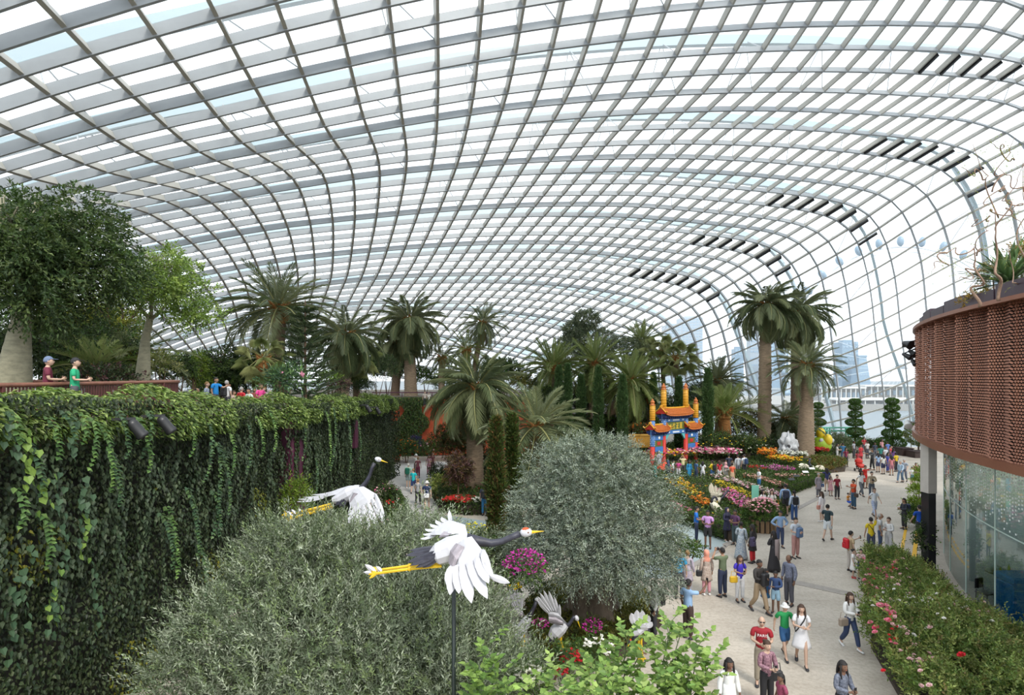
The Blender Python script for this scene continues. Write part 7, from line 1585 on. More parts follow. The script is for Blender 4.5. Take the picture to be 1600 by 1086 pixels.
def loftskirt(z1, z0, r1, r0, flare=1.0, yo=0.0):
    b = MB(); rings = []
    for i in range(8):
        u = i / 7; z = z1 + (z0 - z1) * u; r = r1 + (r0 - r1) * u ** flare
        rings.append([Vector((r * (1 + .04 * u * math.cos(7 * a)) * math.cos(a), r * .74 * (1 + .04 * u * math.cos(7 * a)) * math.sin(a) + yo, z)) for a in np.linspace(0, 2 * PI, 29)[:-1]])
    b.loft(rings); return b
M_eye = mat('eye_dark', (.02, .015, .012), .2); M_lip = mat('lips', (.36, .10, .08), .5)
PROTO = {}; NEED = []
def want(*k): 
    if k not in PROTO: PROTO[k] = None; NEED.append(k)
SKIN = {'l': (.50, .33, .245), 'm': (.36, .21, .135), 'd': (.16, .085, .055)}
HAIRC = {'k': (.012, .010, .010), 'b': (.05, .025, .015), 'g': (.32, .31, .30), 'n': (.22, .13, .05), 'w': (.6, .6, .58)}
PEOPLE = []
def who(px, py, face, pose, fem, top, tc, bot, bc, hair, hc, sk, label, h=None, by='feet', z=0.0, Y=None, pat=None, bpat=None, shoe=(.03, .03, .035), gear=()):
    h = h or (1.60 if fem else 1.70)
    if by == 'feet': p = G(px, py, z)
    elif by == 'head': p = G(px, py, z + h); p.z = z
    else: p = P(px, 0, Y); p.z = z
    if Y and by != 'Y': p = P(px, 0, Y); p.z = z
    want('body', pose, fem)
    if top in ('tee', 'long'): want(top, pose, fem)
    if bot in ('trousers', 'shorts'): want(bot, pose, fem)
    if top == 'dress': want('tee', pose, fem)
    PEOPLE.append((p, math.radians(face), pose, fem, top, tc, bot, bc, hair, hc, sk, label, h, pat, bpat, shoe, gear))
W_, K_, NV, DN = (.72, .72, .72), (.015, .015, .018), (.02, .03, .09), (.035, .06, .13)
R_, GY, LB = (.52, .02, .025), (.28, .28, .29), (.28, .42, .62)

# column, row of the feet (or the head), facing, pose, female, top, colour, bottom, colour, hair, colour, skin, label
who(1104, 930, 185, 'stand', 1, 'tunic', (.52, .44, .38), 'trousers', (.62, .30, .34), 'hijab', (.68, .28, .20), 'm', 'woman in coral headscarf and beige patterned tunic, back turned', pat=(.26, .18, .15), shoe=W_, gear=(('handbag', K_, 1, 'black handbag carried by the woman in the coral headscarf'),))
who(1129, 933, 200, 'photo', 0, 'tee', (.115, .15, .085), 'trousers', (.025, .035, .075), 'short', 'k', 'm', 'man in olive green T-shirt raising a camera, back turned', 1.74, gear=(('camera', K_, 0, 'black camera held up by the man in the olive green T-shirt'),))
who(1156, 940, 5, 'phone', 1, 'tee', (.05, .03, .42), 'trousers', (.68, .68, .70), 'long', 'b', 'm', 'woman in royal blue top and white trousers looking at her phone', gear=(('handbag', (.62, .38, .02), -1, 'yellow handbag of the woman in the royal blue top'), ('phone', K_, 0, 'phone in the hands of the woman in the royal blue top')))
who(1186, 957, 25, 'walkhold', 0, 'long', (.035, .03, .028), 'trousers', (.34, .25, .16), 'short', 'k', 'd', 'man in black jacket and khaki trousers with a bag on his chest', 1.74, gear=(('frontpack', K_, 0, 'black bag worn on the chest of the man in khaki trousers'),))
who(1196, 950, 60, 'stand', 1, 'dress', (.05, .20, .42), None, None, 'tied', 'k', 'd', 'girl in bright blue dress beside the man in khaki trousers', 1.32)
who(1233, 946, -65, 'stand', 0, 'long', (.10, .11, .16), 'trousers', (.08, .08, .10), 'thin', 'k', 'd', 'balding man in dark blue patterned shirt looking aside', 1.72, pat=(.22, .24, .32))
who(1212, 958, -35, 'hold', 0, 'long', (.035, .07, .18), 'shorts', (.30, .48, .62), 'short', 'k', 'd', 'boy in blue jersey and pale blue shorts with dark backpack', 1.38, gear=(('backpack', K_, 0, 'dark backpack of the boy in the blue jersey'),))
who(1190, 964, -15, 'phone', 0, 'tee', (.28, .008, .018), 'trousers', (.30, .26, .20), 'thin', 'g', 'l', 'man in dark red T-shirt with white lettering and sunglasses', 1.74, by='head', gear=(('lettering', W_, 0, ''), ('shades', K_, 0, 'dark sunglasses of the man in the red lettered T-shirt')))
who(1198, 1001, 12, 'phone', 1, 'long', (.10, .035, .06), 'trousers', K_, 'bun', 'b', 'l', 'woman in purple patterned blouse and black trousers holding a phone', 1.64, by='head', pat=(.38, .22, .26), gear=(('phone', K_, 0, 'phone in the hands of the woman in the purple blouse'), ('handbag', K_, 1, 'black shoulder bag of the woman in the purple blouse')))
who(1226, 1027, 0, 'walk', 0, 'tee', (.01, .24, .065), 'shorts', (.02, .085, .21), 'hat', 'w', 'l', 'boy in green T-shirt and white bucket hat', 1.5, gear=())
who(1252, 1038, -18, 'walkhold', 1, 'dress', (.70, .70, .73), None, None, 'long', 'b', 'l', 'woman in white dress leaning towards the boy in the bucket hat', 1.62, gear=(('strap', K_, 1, 'black strap across the woman in the white dress'),))
who(1139, 1029, 8, 'stand', 1, 'tunic_long', (.70, .71, .70), 'trousers', (.7, .7, .7), 'long', 'k', 'd', 'woman in white embroidered tunic with long black hair at the bottom edge', 1.6, by='head', pat=None, gear=())
who(1221, 1053, -80, 'stand', 1, 'tee', (.14, .02, .05), 'trousers', (.09, .03, .05), 'tied', 'k', 'd', 'girl in dark red patterned top at the bottom edge, seen from the side', 1.3, by='head', pat=(.32, .06, .12))
who(1316, 1033, 18, 'phone', 1, 'long', (.05, .06, .09), 'trousers', K_, 'long', 'k', 'd', 'woman in navy speckled blouse reading her phone at the bottom edge', 1.62, by='head', pat=(.20, .22, .28), gear=(('phone', K_, 0, 'phone in the hands of the woman in the navy speckled blouse'),))
who(1328, 1013, 10, 'walkhold', 1, 'long', (.72, .71, .70), 'trousers', (.03, .05, .12), 'long', 'b', 'l', 'woman in white shirt and dark jeans walking beside the rose bed', 1.6, shoe=W_, gear=(('handbag', (.30, .24, .19), -1, 'beige shoulder bag of the woman in the white shirt by the roses'), ('phone', K_, 0, 'phone of the woman in the white shirt by the roses')))
who(1075, 998, 120, 'reach', 0, 'tee', (.28, .44, .68), 'trousers', (.05, .03, .025), 'short', 'k', 'd', 'man in light blue shirt raising a phone beside the old olive tree', 1.76, gear=(('phone_up', K_, 0, 'phone held up by the man in the light blue shirt'),))
who(1022, 997, -90, 'stand', 0, 'long', (.55, .56, .58), 'trousers', (.03, .03, .035), 'short', 'k', 'd', 'man in white shirt with dark backpack under the edge of the olive crown', 1.7, gear=(('backpack', K_, 0, 'dark backpack of the man under the olive crown'),))
who(1061, 936, 160, 'stand', 0, 'tee', (.02, .30, .55), 'trousers', (.05, .05, .06), 'short', 'n', 'l', 'man in turquoise T-shirt half hidden by the old olive tree', 1.74)
who(1074, 930, 150, 'stand', 1, 'tunic', (.5, .46, .48), 'trousers', (.3, .3, .34), 'bun', 'n', 'l', 'woman in pale floral tunic beside the man in turquoise', pat=(.25, .2, .3))
who(1088, 848, 75, 'phone', 0, 'tee', (.01, .14, .52), 'trousers', (.025, .035, .07), 'short', 'k', 'm', 'man in bright blue T-shirt and dark jeans on the blue grey path', 1.7)
who(1106, 857, -30, 'phone', 0, 'tee', (.56, .30, .62), 'shorts', (.02, .02, .022), 'short', 'k', 'd', 'man in lilac T-shirt and black shorts on the blue grey path', 1.74, gear=(('backpack', K_, 0, 'dark backpack of the man in the lilac T-shirt'),))
who(1136, 846, 20, 'phone', 1, 'tunic', (.025, .025, .06), 'trousers', K_, 'hijab', (.02, .02, .05), 'l', 'woman in black headscarf and black clothes before the low hedge', 1.6, shoe=W_)
who(1149, 852, -60, 'phone', 0, 'tee', (.10, .04, .10), 'trousers', (.06, .09, .10), 'short', 'k', 'd', 'person in dark purple shirt facing the woman in black headscarf', 1.64)
who(1158, 874, 160, 'hold', 1, 'longdress', (.58, .60, .58), None, None, 'bun', 'k', 'd', 'woman in white and blue checked long dress with a yellow shawl', 1.6, pat=(.12, .2, .32))
who(1176, 880, -140, 'stand', 1, 'tunic', (.02, .018, .02), 'trousers', (.45, .01, .02), 'long', 'k', 'd', 'woman in black tunic and red trousers, back turned', 1.62, gear=(('backpack_side', (.05, .04, .09), 1, 'dark purple backpack beside the woman in red trousers'),))
who(1209, 893, 195, 'hold', 1, 'longdress', (.022, .02, .024), None, None, 'long', 'k', 'd', 'woman in long black dress and grey shawl with long black hair', 1.62, gear=(('shawl', (.30, .24, .24), 0, ''),))
who(1219, 856, 0, 'hips', 0, 'long', (.24, .36, .55), 'trousers', (.04, .06, .13), 'cap', 'k', 'm', 'man in light blue shirt and dark cap with hands on his hips', 1.7)
who(1243, 872, 15, 'phone', 0, 'tee', (.52, .56, .62), 'trousers', (.42, .22, .20), 'short', 'k', 'l', 'man in pinkish trousers looking down at a blue bag on his chest', 1.74, gear=(('frontpack', (.10, .16, .28), 0, 'blue bag on the chest of the man in pinkish trousers'),))
who(1227, 806, 165, 'stand', 0, 'long', (.28, .42, .66), 'shorts', (.03, .03, .035), 'short', 'k', 'l', 'man in blue shirt with a big dark backpack by the second bed', 1.78, gear=(('backpack', (.03, .035, .06), 0, 'big dark backpack of the man by the second bed'),))
who(1241, 816, 175, 'stand', 1, 'long', (.48, .56, .70), 'trousers', (.03, .08, .22), 'tied', 'k', 'l', 'person in pale denim shirt and blue jeans beside the big backpack', 1.7, shoe=W_, gear=(('backpack', K_, 0, 'black backpack on the pale denim shirt'),))
who(1192, 810, 30, 'hold', 1, 'tee', (.74, .72, .70), 'trousers', (.10, .09, .12), 'long', 'k', 'l', 'woman in white top posing before the flower rows', 1.58)
who(1206, 811, -20, 'fold', 1, 'tee', (.70, .66, .62), 'trousers', (.08, .08, .11), 'long', 'b', 'l', 'woman in white top and black cardigan posing with her friend', 1.6, gear=(('handbag', (.65, .25, .02), 1, 'orange handbag of the woman in the black cardigan'),))
who(1284, 815, -150, 'stand', 1, 'long', (.74, .70, .72), 'shorts', (.72, .66, .66), 'long', 'b', 'l', 'young woman in white lace top and white shorts, back turned', 1.62, shoe=W_, gear=(('handbag', (.60, .28, .22), 1, 'salmon pink handbag of the young woman in white'),))
who(1293, 845, 130, 'walk', 0, 'tee', (.018, .04, .05), 'shorts', (.62, .66, .70), 'short', 'k', 'l', 'man in dark teal T-shirt and white shorts striding across the path', 1.72)
who(1186, 771, -95, 'phone', 0, 'tee', (.72, .74, .76), 'trousers', (.02, .12, .30), 'short', 'k', 'm', 'man in white T-shirt and blue jeans between the two flower beds', 1.72)
who(1144, 758, 180, 'stand', 1, 'tee', (.66, .12, .06), 'longskirt', (.46, .32, .20), 'bun', 'k', 'm', 'woman in coral top and long beige skirt, back turned', 1.6)
who(1113, 753, -150, 'phone', 1, 'long', (.62, .48, .02), 'trousers', (.03, .10, .24), 'tied', 'k', 'm', 'woman in yellow jacket and jeans with a dark backpack', 1.6, gear=(('backpack', K_, 0, 'dark backpack of the woman in the yellow jacket'),))
who(1077, 752, 20, 'stand', 1, 'tunic_long', (.02, .22, .42), 'trousers', (.02, .2, .4), 'long', 'k', 'd', 'woman in turquoise long tunic left of the crowd at the beds', 1.58)
who(1098, 754, 150, 'phone', 1, 'tee', (.70, .72, .74), 'trousers', (.60, .60, .62), 'long', 'k', 'l', 'woman all in white beside the woman in the yellow jacket', 1.58)
who(1088, 754, 100, 'stand', 0, 'tee', (.05, .12, .24), 'trousers', (.04, .06, .12), 'short', 'k', 'd', 'man in petrol blue shirt next to the woman all in white', 1.66)
who(1124, 753, 190, 'stand', 1, 'tee', (.46, .03, .05), 'trousers', (.66, .66, .66), 'long', 'b', 'l', 'woman in red top and wide white trousers among the crowd', 1.6)
who(1134, 756, 10, 'hold', 1, 'tunic', (.20, .24, .20), 'trousers', (.68, .68, .68), 'hijab', (.60, .30, .34), 'l', 'woman in pink headscarf and grey floral tunic', 1.56, pat=(.4, .36, .34))
who(1153, 745, 190, 'stand', 0, 'long', (.40, .42, .45), 'trousers', (.12, .13, .15), 'short', 'k', 'l', 'man in loose grey shirt, back turned, by the rear bed', 1.72)
who(1163, 745, 200, 'stand', 0, 'tee', (.60, .64, .68), 'trousers', (.03, .03, .04), 'short', 'k', 'l', 'man with navy backpack next to the man in the grey shirt', 1.76, gear=(('backpack', (.02, .04, .11), 0, 'navy backpack worn at the rear bed'),))
who(1139, 744, 170, 'stand', 0, 'tee', (.03, .035, .06), 'trousers', (.03, .03, .05), 'short', 'k', 'm', 'man in black T-shirt at the back of the crowd', 1.72)
who(1060, 750, -20, 'hold', 1, 'tee', (.55, .05, .22), 'trousers', (.6, .6, .62), 'bun', 'k', 'd', 'woman in bright pink top left of the crowd', 1.54)
who(1052, 749, 60, 'stand', 0, 'tee', (.66, .68, .70), 'shorts', (.03, .05, .12), 'short', 'k', 'm', 'boy in white T-shirt and navy shorts left of the woman in pink', 1.45)
who(1044, 752, 120, 'stand', 1, 'long', (.06, .07, .12), 'trousers', (.04, .04, .05), 'hijab', (.05, .07, .13), 'm', 'woman in dark navy headscarf near the red parasol', 1.56)
who(1024, 756, 90, 'stand', 1, 'tee', (.06, .42, .36), 'trousers', (.05, .3, .28), 'bun', 'k', 'm', 'woman in sea green clothes at the edge of the olive crown', 1.56)
who(1030, 736, 200, 'stand', 1, 'tunic_long', (.36, .37, .42), 'trousers', (.35, .36, .4), 'thin', 'g', 'm', 'person in long grey robe passing through the gate', 1.7)
who(1067, 745, 170, 'photo', 0, 'tee', (.62, .55, .30), 'trousers', (.05, .05, .06), 'hat', 'n', 'l', 'man in straw hat and cream shirt photographing the gate', 1.68)
who(1279, 777, 10, 'stand', 1, 'tunic', (.34, .29, .31), 'trousers', (.12, .12, .14), 'bun', 'g', 'l', 'elderly grey haired lady in grey floral tunic at the hedge corner', 1.56, pat=(.2, .18, .22), gear=(('handbag', (.02, .08, .22), 1, 'blue bag of the elderly grey haired lady'),))
who(1298, 775, 5, 'hold', 1, 'dress', (.64, .34, .38), None, None, 'long', 'k', 'l', 'girl in pink dress between the elderly lady and the girl in maroon', 1.28)
who(1308, 780, 0, 'stand', 1, 'tee', (.24, .01, .03), 'trousers', (.03, .03, .035), 'bun', 'k', 'l', 'girl in maroon T-shirt and black leggings', 1.56)
who(1292, 768, 170, 'out', 1, 'tee', (.03, .035, .13), 'shorts', (.4, .28, .2), 'long', 'k', 'l', 'woman in navy top behind the girl in the pink dress', 1.58)
who(1334, 795, -85, 'fwd', 0, 'tee', (.60, .075, .02), 'trousers', (.03, .08, .14), 'short', 'k', 'm', 'man in orange T-shirt and jeans reaching towards a child', 1.74, gear=(('handbag', (.06, .04, .03), 1, 'small dark bag of the man in the orange T-shirt'),))
who(1325, 791, 40, 'crouch', 0, 'tee', (.62, .24, .02), 'shorts', (.03, .10, .50), 'short', 'k', 'l', 'small child in orange top and blue shorts crouching on the path', 1.05)
who(1346, 775, 5, 'walk', 1, 'tee', (.72, .72, .72), 'trousers', (.11, .12, .14), 'long', 'k', 'm', 'woman in white T-shirt and grey trousers walking towards the beds', 1.64)
who(1362, 779, -10, 'hold', 0, 'long', (.36, .29, .19), 'trousers', (.07, .09, .12), 'short', 'k', 'l', 'man in khaki shirt with a camera on his chest', 1.72, gear=(('camera_chest', K_, 0, 'camera on the chest of the man in the khaki shirt'),))
who(1352, 763, 10, 'out', 1, 'dress', (.64, .03, .02), None, None, 'bun', 'k', 'm', 'woman in bright red dress stretching out one arm', 1.6)
who(1366, 808, 0, 'walk', 1, 'tee', (.62, .66, .72), 'trousers', (.14, .22, .48), 'short', 'b', 'l', 'woman in white printed T-shirt and blue patterned trousers', 1.62, bpat=(.6, .64, .7))
who(1413, 827, -90, 'phone', 1, 'long', (.025, .03, .045), 'trousers', (.03, .03, .035), 'tied', 'k', 'm', 'woman in dark jacket with navy backpack near the clipped balls', 1.58, gear=(('backpack', (.03, .04, .09), 0, 'navy backpack of the woman near the clipped balls'),))
who(1437, 848, 175, 'walk', 0, 'tee', (.005, .07, .42), 'shorts', (.02, .02, .03), 'short', 'k', 'l', 'man in royal blue T-shirt and dark shorts beside the pillar', 1.76)
who(1361, 867, 165, 'up', 1, 'tee', (.62, .46, .01), 'trousers', (.05, .06, .10), 'short', 'k', 'm', 'woman in mustard yellow top raising one arm behind the roses', 1.64, gear=(('strap', K_, 1, 'black strap on the mustard yellow top'),))
who(1375, 862, 60, 'hold', 0, 'tee', (.52, .53, .54), 'trousers', (.05, .08, .16), 'thin', 'g', 'm', 'grey haired man in light grey shirt behind the roses', 1.7)
who(1389, 865, -70, 'phone', 1, 'long', (.66, .66, .66), 'trousers', (.5, .5, .52), 'short', 'b', 'l', 'woman in white blouse with black collar behind the roses', 1.6)
who(1329, 893, 95, 'fwd', 1, 'tee', (.40, .30, .18), 'trousers', (.5, .46, .42), 'short', 'k', 'l', 'woman in beige T-shirt with red backpack holding out a phone', 1.62, gear=(('backpack', (.52, .01, .02), 0, 'red backpack of the woman in beige'), ('phone_fwd', K_, 0, 'phone held out by the woman in beige')))
who(1333, 903, 60, 'hold', 1, 'dress', (.74, .72, .71), None, None, 'bun', 'k', 'l', 'little girl in white dress and red shoes beside the roses', 1.12, shoe=(.5, .02, .03))
who(1345, 904, -20, 'fold', 1, 'tee', (.62, .42, .42), 'shorts', (.04, .06, .14), 'tied', 'k', 'l', 'little girl in pink top and navy shorts beside the roses', 1.14)
who(1363, 734, -90, 'wide', 0, 'long', (.05, .055, .06), 'trousers', (.02, .02, .022), 'short', 'k', 'm', 'man in dark clothes standing with legs apart before the far crowd', 1.74)
who(1322, 729, 0, 'stand', 1, 'tee', (.20, .02, .05), 'trousers', (.03, .03, .06), 'long', 'k', 'm', 'woman in maroon top left of the far crowd', 1.62)
who(1317, 722, 170, 'photo', 0, 'tee', (.03, .13, .26), 'trousers', (.05, .09, .16), 'short', 'k', 'm', 'man in petrol T-shirt raising a camera left of the far crowd', 1.74)
who(1340, 733, 20, 'stand', 1, 'tee', (.34, .04, .05), 'trousers', (.04, .04, .05), 'long', 'k', 'd', 'woman in dark red top pushing the red stroller', 1.6)
who(1345, 722, 10, 'phone', 1, 'tunic', (.60, .05, .06), 'trousers', (.3, .05, .06), 'bun', 'k', 'm', 'woman in scarlet top behind the red stroller', 1.6)
who(1407, 754, -60, 'walk', 1, 'long', (.35, .46, .58), 'trousers', (.10, .17, .26), 'short', 'g', 'l', 'woman in pale blue shirt and jeans near the far planter', 1.62)
who(1413, 753, -50, 'walk', 0, 'tee', (.30, .33, .38), 'trousers', (.16, .18, .24), 'short', 'g', 'l', 'man in grey blue shirt walking beside the pale blue shirt', 1.7)
who(1425, 757, 10, 'stand', 0, 'tee', (.74, .74, .74), 'shorts', (.03, .16, .42), 'short', 'k', 'l', 'boy in white T-shirt and blue shorts by the clipped balls', 1.28)
who(1431, 750, 0, 'stand', 1, 'tee', (.62, .24, .28), 'trousers', (.3, .2, .2), 'tied', 'k', 'm', 'girl in salmon top beside the boy in white', 1.3)
for px, py, f, tc, bc, b_, fem, lb in ((1372, 738, 180, (.30, .42, .60), (.05, .06, .12), 'shorts', 1, 'visitor in pale blue T-shirt and navy shorts in the far crowd'), (1380, 741, 190, (.70, .70, .66), (.03, .04, .10), 'shorts', 1, 'visitor in white T-shirt and dark shorts in the far crowd'), (1387, 738, 30, (.05, .06, .30), (.04, .05, .22), 'trousers', 1, 'visitor in ultramarine in the far crowd'), (1393, 743, 170, (.56, .20, .22), (.36, .16, .2), 'shorts', 1, 'visitor in coral pink in the far crowd'), (1400, 737, 200, (.66, .46, .02), (.03, .03, .04), 'trousers', 0, 'visitor in yellow T-shirt in the far crowd'), (1384, 728, 20, (.62, .62, .66), (.2, .2, .25), 'trousers', 0, 'visitor in off white shirt in the far crowd'), (1376, 725, 150, (.04, .24, .20), (.05, .05, .06), 'trousers', 0, 'visitor in dark green shirt in the far crowd'), (1392, 726, 40, (.46, .05, .06), (.05, .06, .1), 'trousers', 0, 'visitor in red T-shirt at the back of the far crowd'), (1355, 716, 10, (.70, .66, .62), (.1, .1, .12), 'trousers', 0, 'visitor in cream shirt at the very back, near the tiered topiary'), (1334, 716, 30, (.35, .35, .38), (.05, .05, .06), 'trousers', 0, 'visitor in grey shirt at the very back, left of the scarlet top'), (1367, 718, 0, (.04, .05, .08), (.1, .1, .12), 'trousers', 0, 'visitor in navy at the very back, behind the legs-apart man'), (1378, 713, 20, (.62, .30, .32), (.1, .1, .12), 'trousers', 1, 'visitor in rose pink at the very back of the crowd'), (1350, 709, 0, (.5, .04, .05), (.1, .1, .12), 'trousers', 1, 'visitor in crimson close to the glass'), (1387, 716, 190, (.12, .2, .5), (.1, .1, .12), 'trousers', 0, 'visitor in mid blue at the very back of the crowd'), (1308, 722, 60, (.62, .60, .58), (.5, .5, .5), 'trousers', 1, 'visitor in white beside the silvery shrub'), (1396, 730, 100, (.20, .10, .30), (.06, .05, .1), 'trousers', 1, 'visitor in violet top in the far crowd')):
    who(px, py, f, 'phone' if px % 3 == 0 else 'stand', fem, 'tee', tc, b_, bc, 'long' if fem else 'short', 'k', 'lmd'[px % 3], lb, 1.58 + .02 * (px % 7))
who(638, 763, 170, 'stand', 0, 'tee', (.40, .60, .48), 'shorts', (.22, .30, .30), 'thin', 'w', 'l', 'white haired man in mint shirt with green backpack on the left path', 1.76, shoe=W_, gear=(('backpack', (.01, .12, .08), 0, 'green backpack of the white haired man'),))
who(646, 771, 175, 'walk', 1, 'tee', (.01, .42, .46), 'shorts', (.02, .04, .13), 'short', 'n', 'l', 'blonde woman in turquoise top and navy shorts on the left path', 1.66)
who(653, 747, 180, 'stand', 1, 'tee', (.26, .08, .10), 'trousers', (.20, .03, .07), 'short', 'n', 'l', 'woman in dusky red clothes on the left path', 1.62)
who(650, 742, 190, 'photo', 1, 'tee', (.66, .66, .62), 'trousers', (.04, .04, .06), 'hat', 'w', 'l', 'visitor in pale hat photographing on the left path', 1.66)
who(653, 790, 175, 'walk', 1, 'tee', (.10, .10, .11), 'trousers', (.02, .02, .022), 'short', 'n', 'l', 'woman in black and white print top on the left path', 1.62, pat=(.5, .5, .52))
who(667, 799, 180, 'walk', 0, 'tee', (.012, .025, .09), 'shorts', (.34, .29, .22), 'hat', 'w', 'l', 'man in navy polo shirt and white cap on the left path', 1.76, gear=(('waistbag', W_, 0, 'white bag at the back of the man in the navy polo shirt'),))
who(670, 742, 10, 'hold', 1, 'tee', (.5, .36, .36), 'trousers', (.45, .2, .25), 'long', 'k', 'm', 'woman in pink patterned clothes beside the dark conical shrub', 1.58, pat=(.3, .1, .14))
who(676, 738, 40, 'stand', 1, 'tee', (.10, .03, .03), 'trousers', (.06, .03, .03), 'long', 'b', 'm', 'woman in dark brown clothes behind the woman in pink pattern', 1.6)
who(757, 806, 165, 'stand', 0, 'tee', (.03, .04, .08), 'trousers', (.02, .13, .28), 'short', 'b', 'l', 'man in jeans with black backpack beside the browning cypress', 1.78, gear=(('backpack', K_, 0, 'black backpack worn beside the browning cypress'),))
def tw(px, pyh, Y, *a, **k):                                         # someone on the upper terrace, from the row of the top of the head
    h = k.pop('h', 1.66); who(px, 0, *a, h=h, by='Y', z=pz(pyh, Y) - h, Y=Y, **k)
tw(75, 558, 14.6, 125, 'phone', 0, 'tee', (.12, .01, .03), 'trousers', (.05, .05, .06), 'cap', (.12, .16, .26), 'l', 'man in maroon T-shirt and blue cap leaning at the terrace railing', h=1.7)
tw(117, 560, 14.8, 115, 'phone', 1, 'tee', (.01, .30, .14), 'trousers', (.06, .06, .07), 'cap', K_, 'l', 'person in bright green top and black cap at the terrace railing', h=1.66, gear=())
tw(337, 590, 25, 80, 'fwd', 0, 'tee', (.01, .22, .58), 'trousers', (.05, .05, .08), 'short', 'k', 'm', 'man in bright blue T-shirt leading the terrace crowd')
tw(354, 595, 26, 170, 'stand', 0, 'tee', (.66, .67, .70), 'trousers', (.05, .05, .06), 'short', 'g', 'l', 'grey haired man in white T-shirt with black backpack on the terrace', gear=(('backpack', K_, 0, 'black backpack on the grey haired man on the terrace'),))
tw(323, 597, 25.6, 100, 'stand', 1, 'tee', (.30, .36, .46), 'trousers', (.05, .05, .06), 'short', 'n', 'l', 'ginger haired person in grey blue behind the bright blue T-shirt')
tw(307, 607, 25, 110, 'stand', 0, 'tee', (.60, .36, .30), 'trousers', (.05, .05, .06), 'thin', 'k', 'm', 'person in salmon top, first on the terrace after the railing bend', h=1.55)
tw(377, 605, 28, 160, 'stand', 0, 'tee', (.48, .02, .03), 'trousers', (.05, .05, .06), 'short', 'g', 'l', 'person in red top in the terrace crowd')
tw(389, 607, 27.2, -20, 'stand', 1, 'tee', (.56, .66, .58), 'trousers', (.05, .05, .06), 'short', 'k', 'm', 'woman in pale mint top in the terrace crowd', h=1.6)
tw(407, 600, 25.5, 60, 'phone', 1, 'tee', (.72, .06, .28), 'trousers', (.05, .05, .06), 'bun', 'b', 'm', 'woman in hot pink top at the end of the terrace crowd')
tw(365, 611, 25.8, 90, 'stand', 0, 'tee', (.45, .33, .28), 'trousers', (.05, .05, .06), 'short', 'b', 'm', 'child in tan top before the red top on the terrace', h=1.3)
tw(398, 606, 29, 10, 'stand', 0, 'tee', (.25, .06, .05), 'trousers', (.05, .05, .06), 'short', 'b', 'm', 'person in brick red behind the woman in pale mint')
tw(414, 605, 29.5, -40, 'stand', 0, 'tee', (.35, .3, .28), 'trousers', (.05, .05, .06), 'short', 'n', 'l', 'fair haired person behind the woman in hot pink')
tw(664, 612, 57.0, 10, 'stand', 0, 'tee', (.5, .42, .36), 'trousers', (.05, .05, .06), 'short', 'n', 'l', 'person in beige looking over the wall above the green curtain', h=1.5)
tw(670, 613, 57.0, -10, 'stand', 1, 'tee', (.6, .56, .5), 'trousers', (.05, .05, .06), 'short', 'b', 'l', 'person in cream looking over the wall, right of the one in beige', h=1.5)
tw(928, 640, 60.2, 10, 'stand', 1, 'tee', (.62, .58, .56), 'trousers', (.05, .05, .06), 'short', 'b', 'l', 'person in white strolling under the canary palms', h=1.55)
for k in NEED:                                                        # bodies first, then their clothes, all evaluated in one go
    if k[0] == 'body': o, J = body_mesh(k[1], k[2])
    else: o = cloth_mesh(k[0], skeleton(k[1], k[2]), k[2])
    PROTO[k] = o
bpy.context.view_layer.update()
dg = bpy.context.evaluated_depsgraph_get()
for k in NEED:
    o = PROTO[k]; me = bpy.data.meshes.new_from_object(o.evaluated_get(dg)); me.name = k[0]; PROTO[k] = me
    bpy.data.objects.remove(o)
    if k[0] == 'body':                                                # join the head into the same mesh
        J = skeleton(k[1], k[2]); c = Vector((0, -.022, J['nek'][2] + .155)); nv = len(me.vertices)
        V = np.empty(nv * 3, np.float32); me.vertices.foreach_get('co', V)
        fs = [tuple(p.vertices) for p in me.polygons]; m2 = MB(); m2.v = [tuple(x) for x in V.reshape(-1, 3)]; m2.f = fs; m2.m = [0] * len(fs)
        m2.v += [tuple(Vector(v) + c) for v in HB.v]; m2.f += [tuple(i + nv for i in f) for f in HB.f]; m2.m += HB.m
        PROTO[k] = m2.mesh('body', [pmat(SKIN['l'], 'skin', .55), M_eye, M_lip], True)
    else: me.materials.clear(); me.materials.append(pmat((.5, .5, .5), 'cloth'))
HM = {k: hair_mesh(k).mesh('hair', pmat(HAIRC['k'], 'hair'), True) for k in ('short', 'thin', 'long', 'tied', 'bun', 'cap', 'hat', 'hijab')}
HNAME = {'cap': 'cap', 'hat': 'hat', 'hijab': 'headscarf'}
SHOE = MB(); SHOE.loft([[Vector((w * math.cos(a), y, .0 + h * (.5 + .5 * math.sin(a)))) for a in np.linspace(0, 2 * PI, 9)[:-1]] for y, w, h in ((.055, .03, .07), (.03, .043, .095), (-.03, .043, .09), (-.10, .048, .06), (-.16, .044, .045), (-.185, .02, .03))]); SHOE = SHOE.mesh('shoe', pmat((.03, .03, .035), 'shoe'), True)
SK = {'skirt': loftskirt(1.06, .50, .135, .25).mesh('skirt', pmat((.5, .5, .5), 'cloth'), True), 'longskirt': loftskirt(1.06, .10, .135, .27).mesh('skirt', pmat((.5, .5, .5), 'cloth'), True),
      'tunic': loftskirt(1.12, .58, .145, .22).mesh('tunic_skirt', pmat((.5, .5, .5), 'cloth'), True), 'tunic_long': loftskirt(1.12, .40, .145, .24).mesh('tunic_skirt', pmat((.5, .5, .5), 'cloth'), True),
      'dress': loftskirt(1.10, .50, .135, .26, 1.2).mesh('dress_skirt', pmat((.5, .5, .5), 'cloth'), True), 'longdress': loftskirt(1.10, .06, .14, .30, 1.1).mesh('dress_skirt', pmat((.5, .5, .5), 'cloth'), True)}
b = MB(); b.box((0, 0, .22), (.30, .16, .44), bev=.05); b.box((0, .09, .14), (.22, .06, .22), bev=.025); PK = b
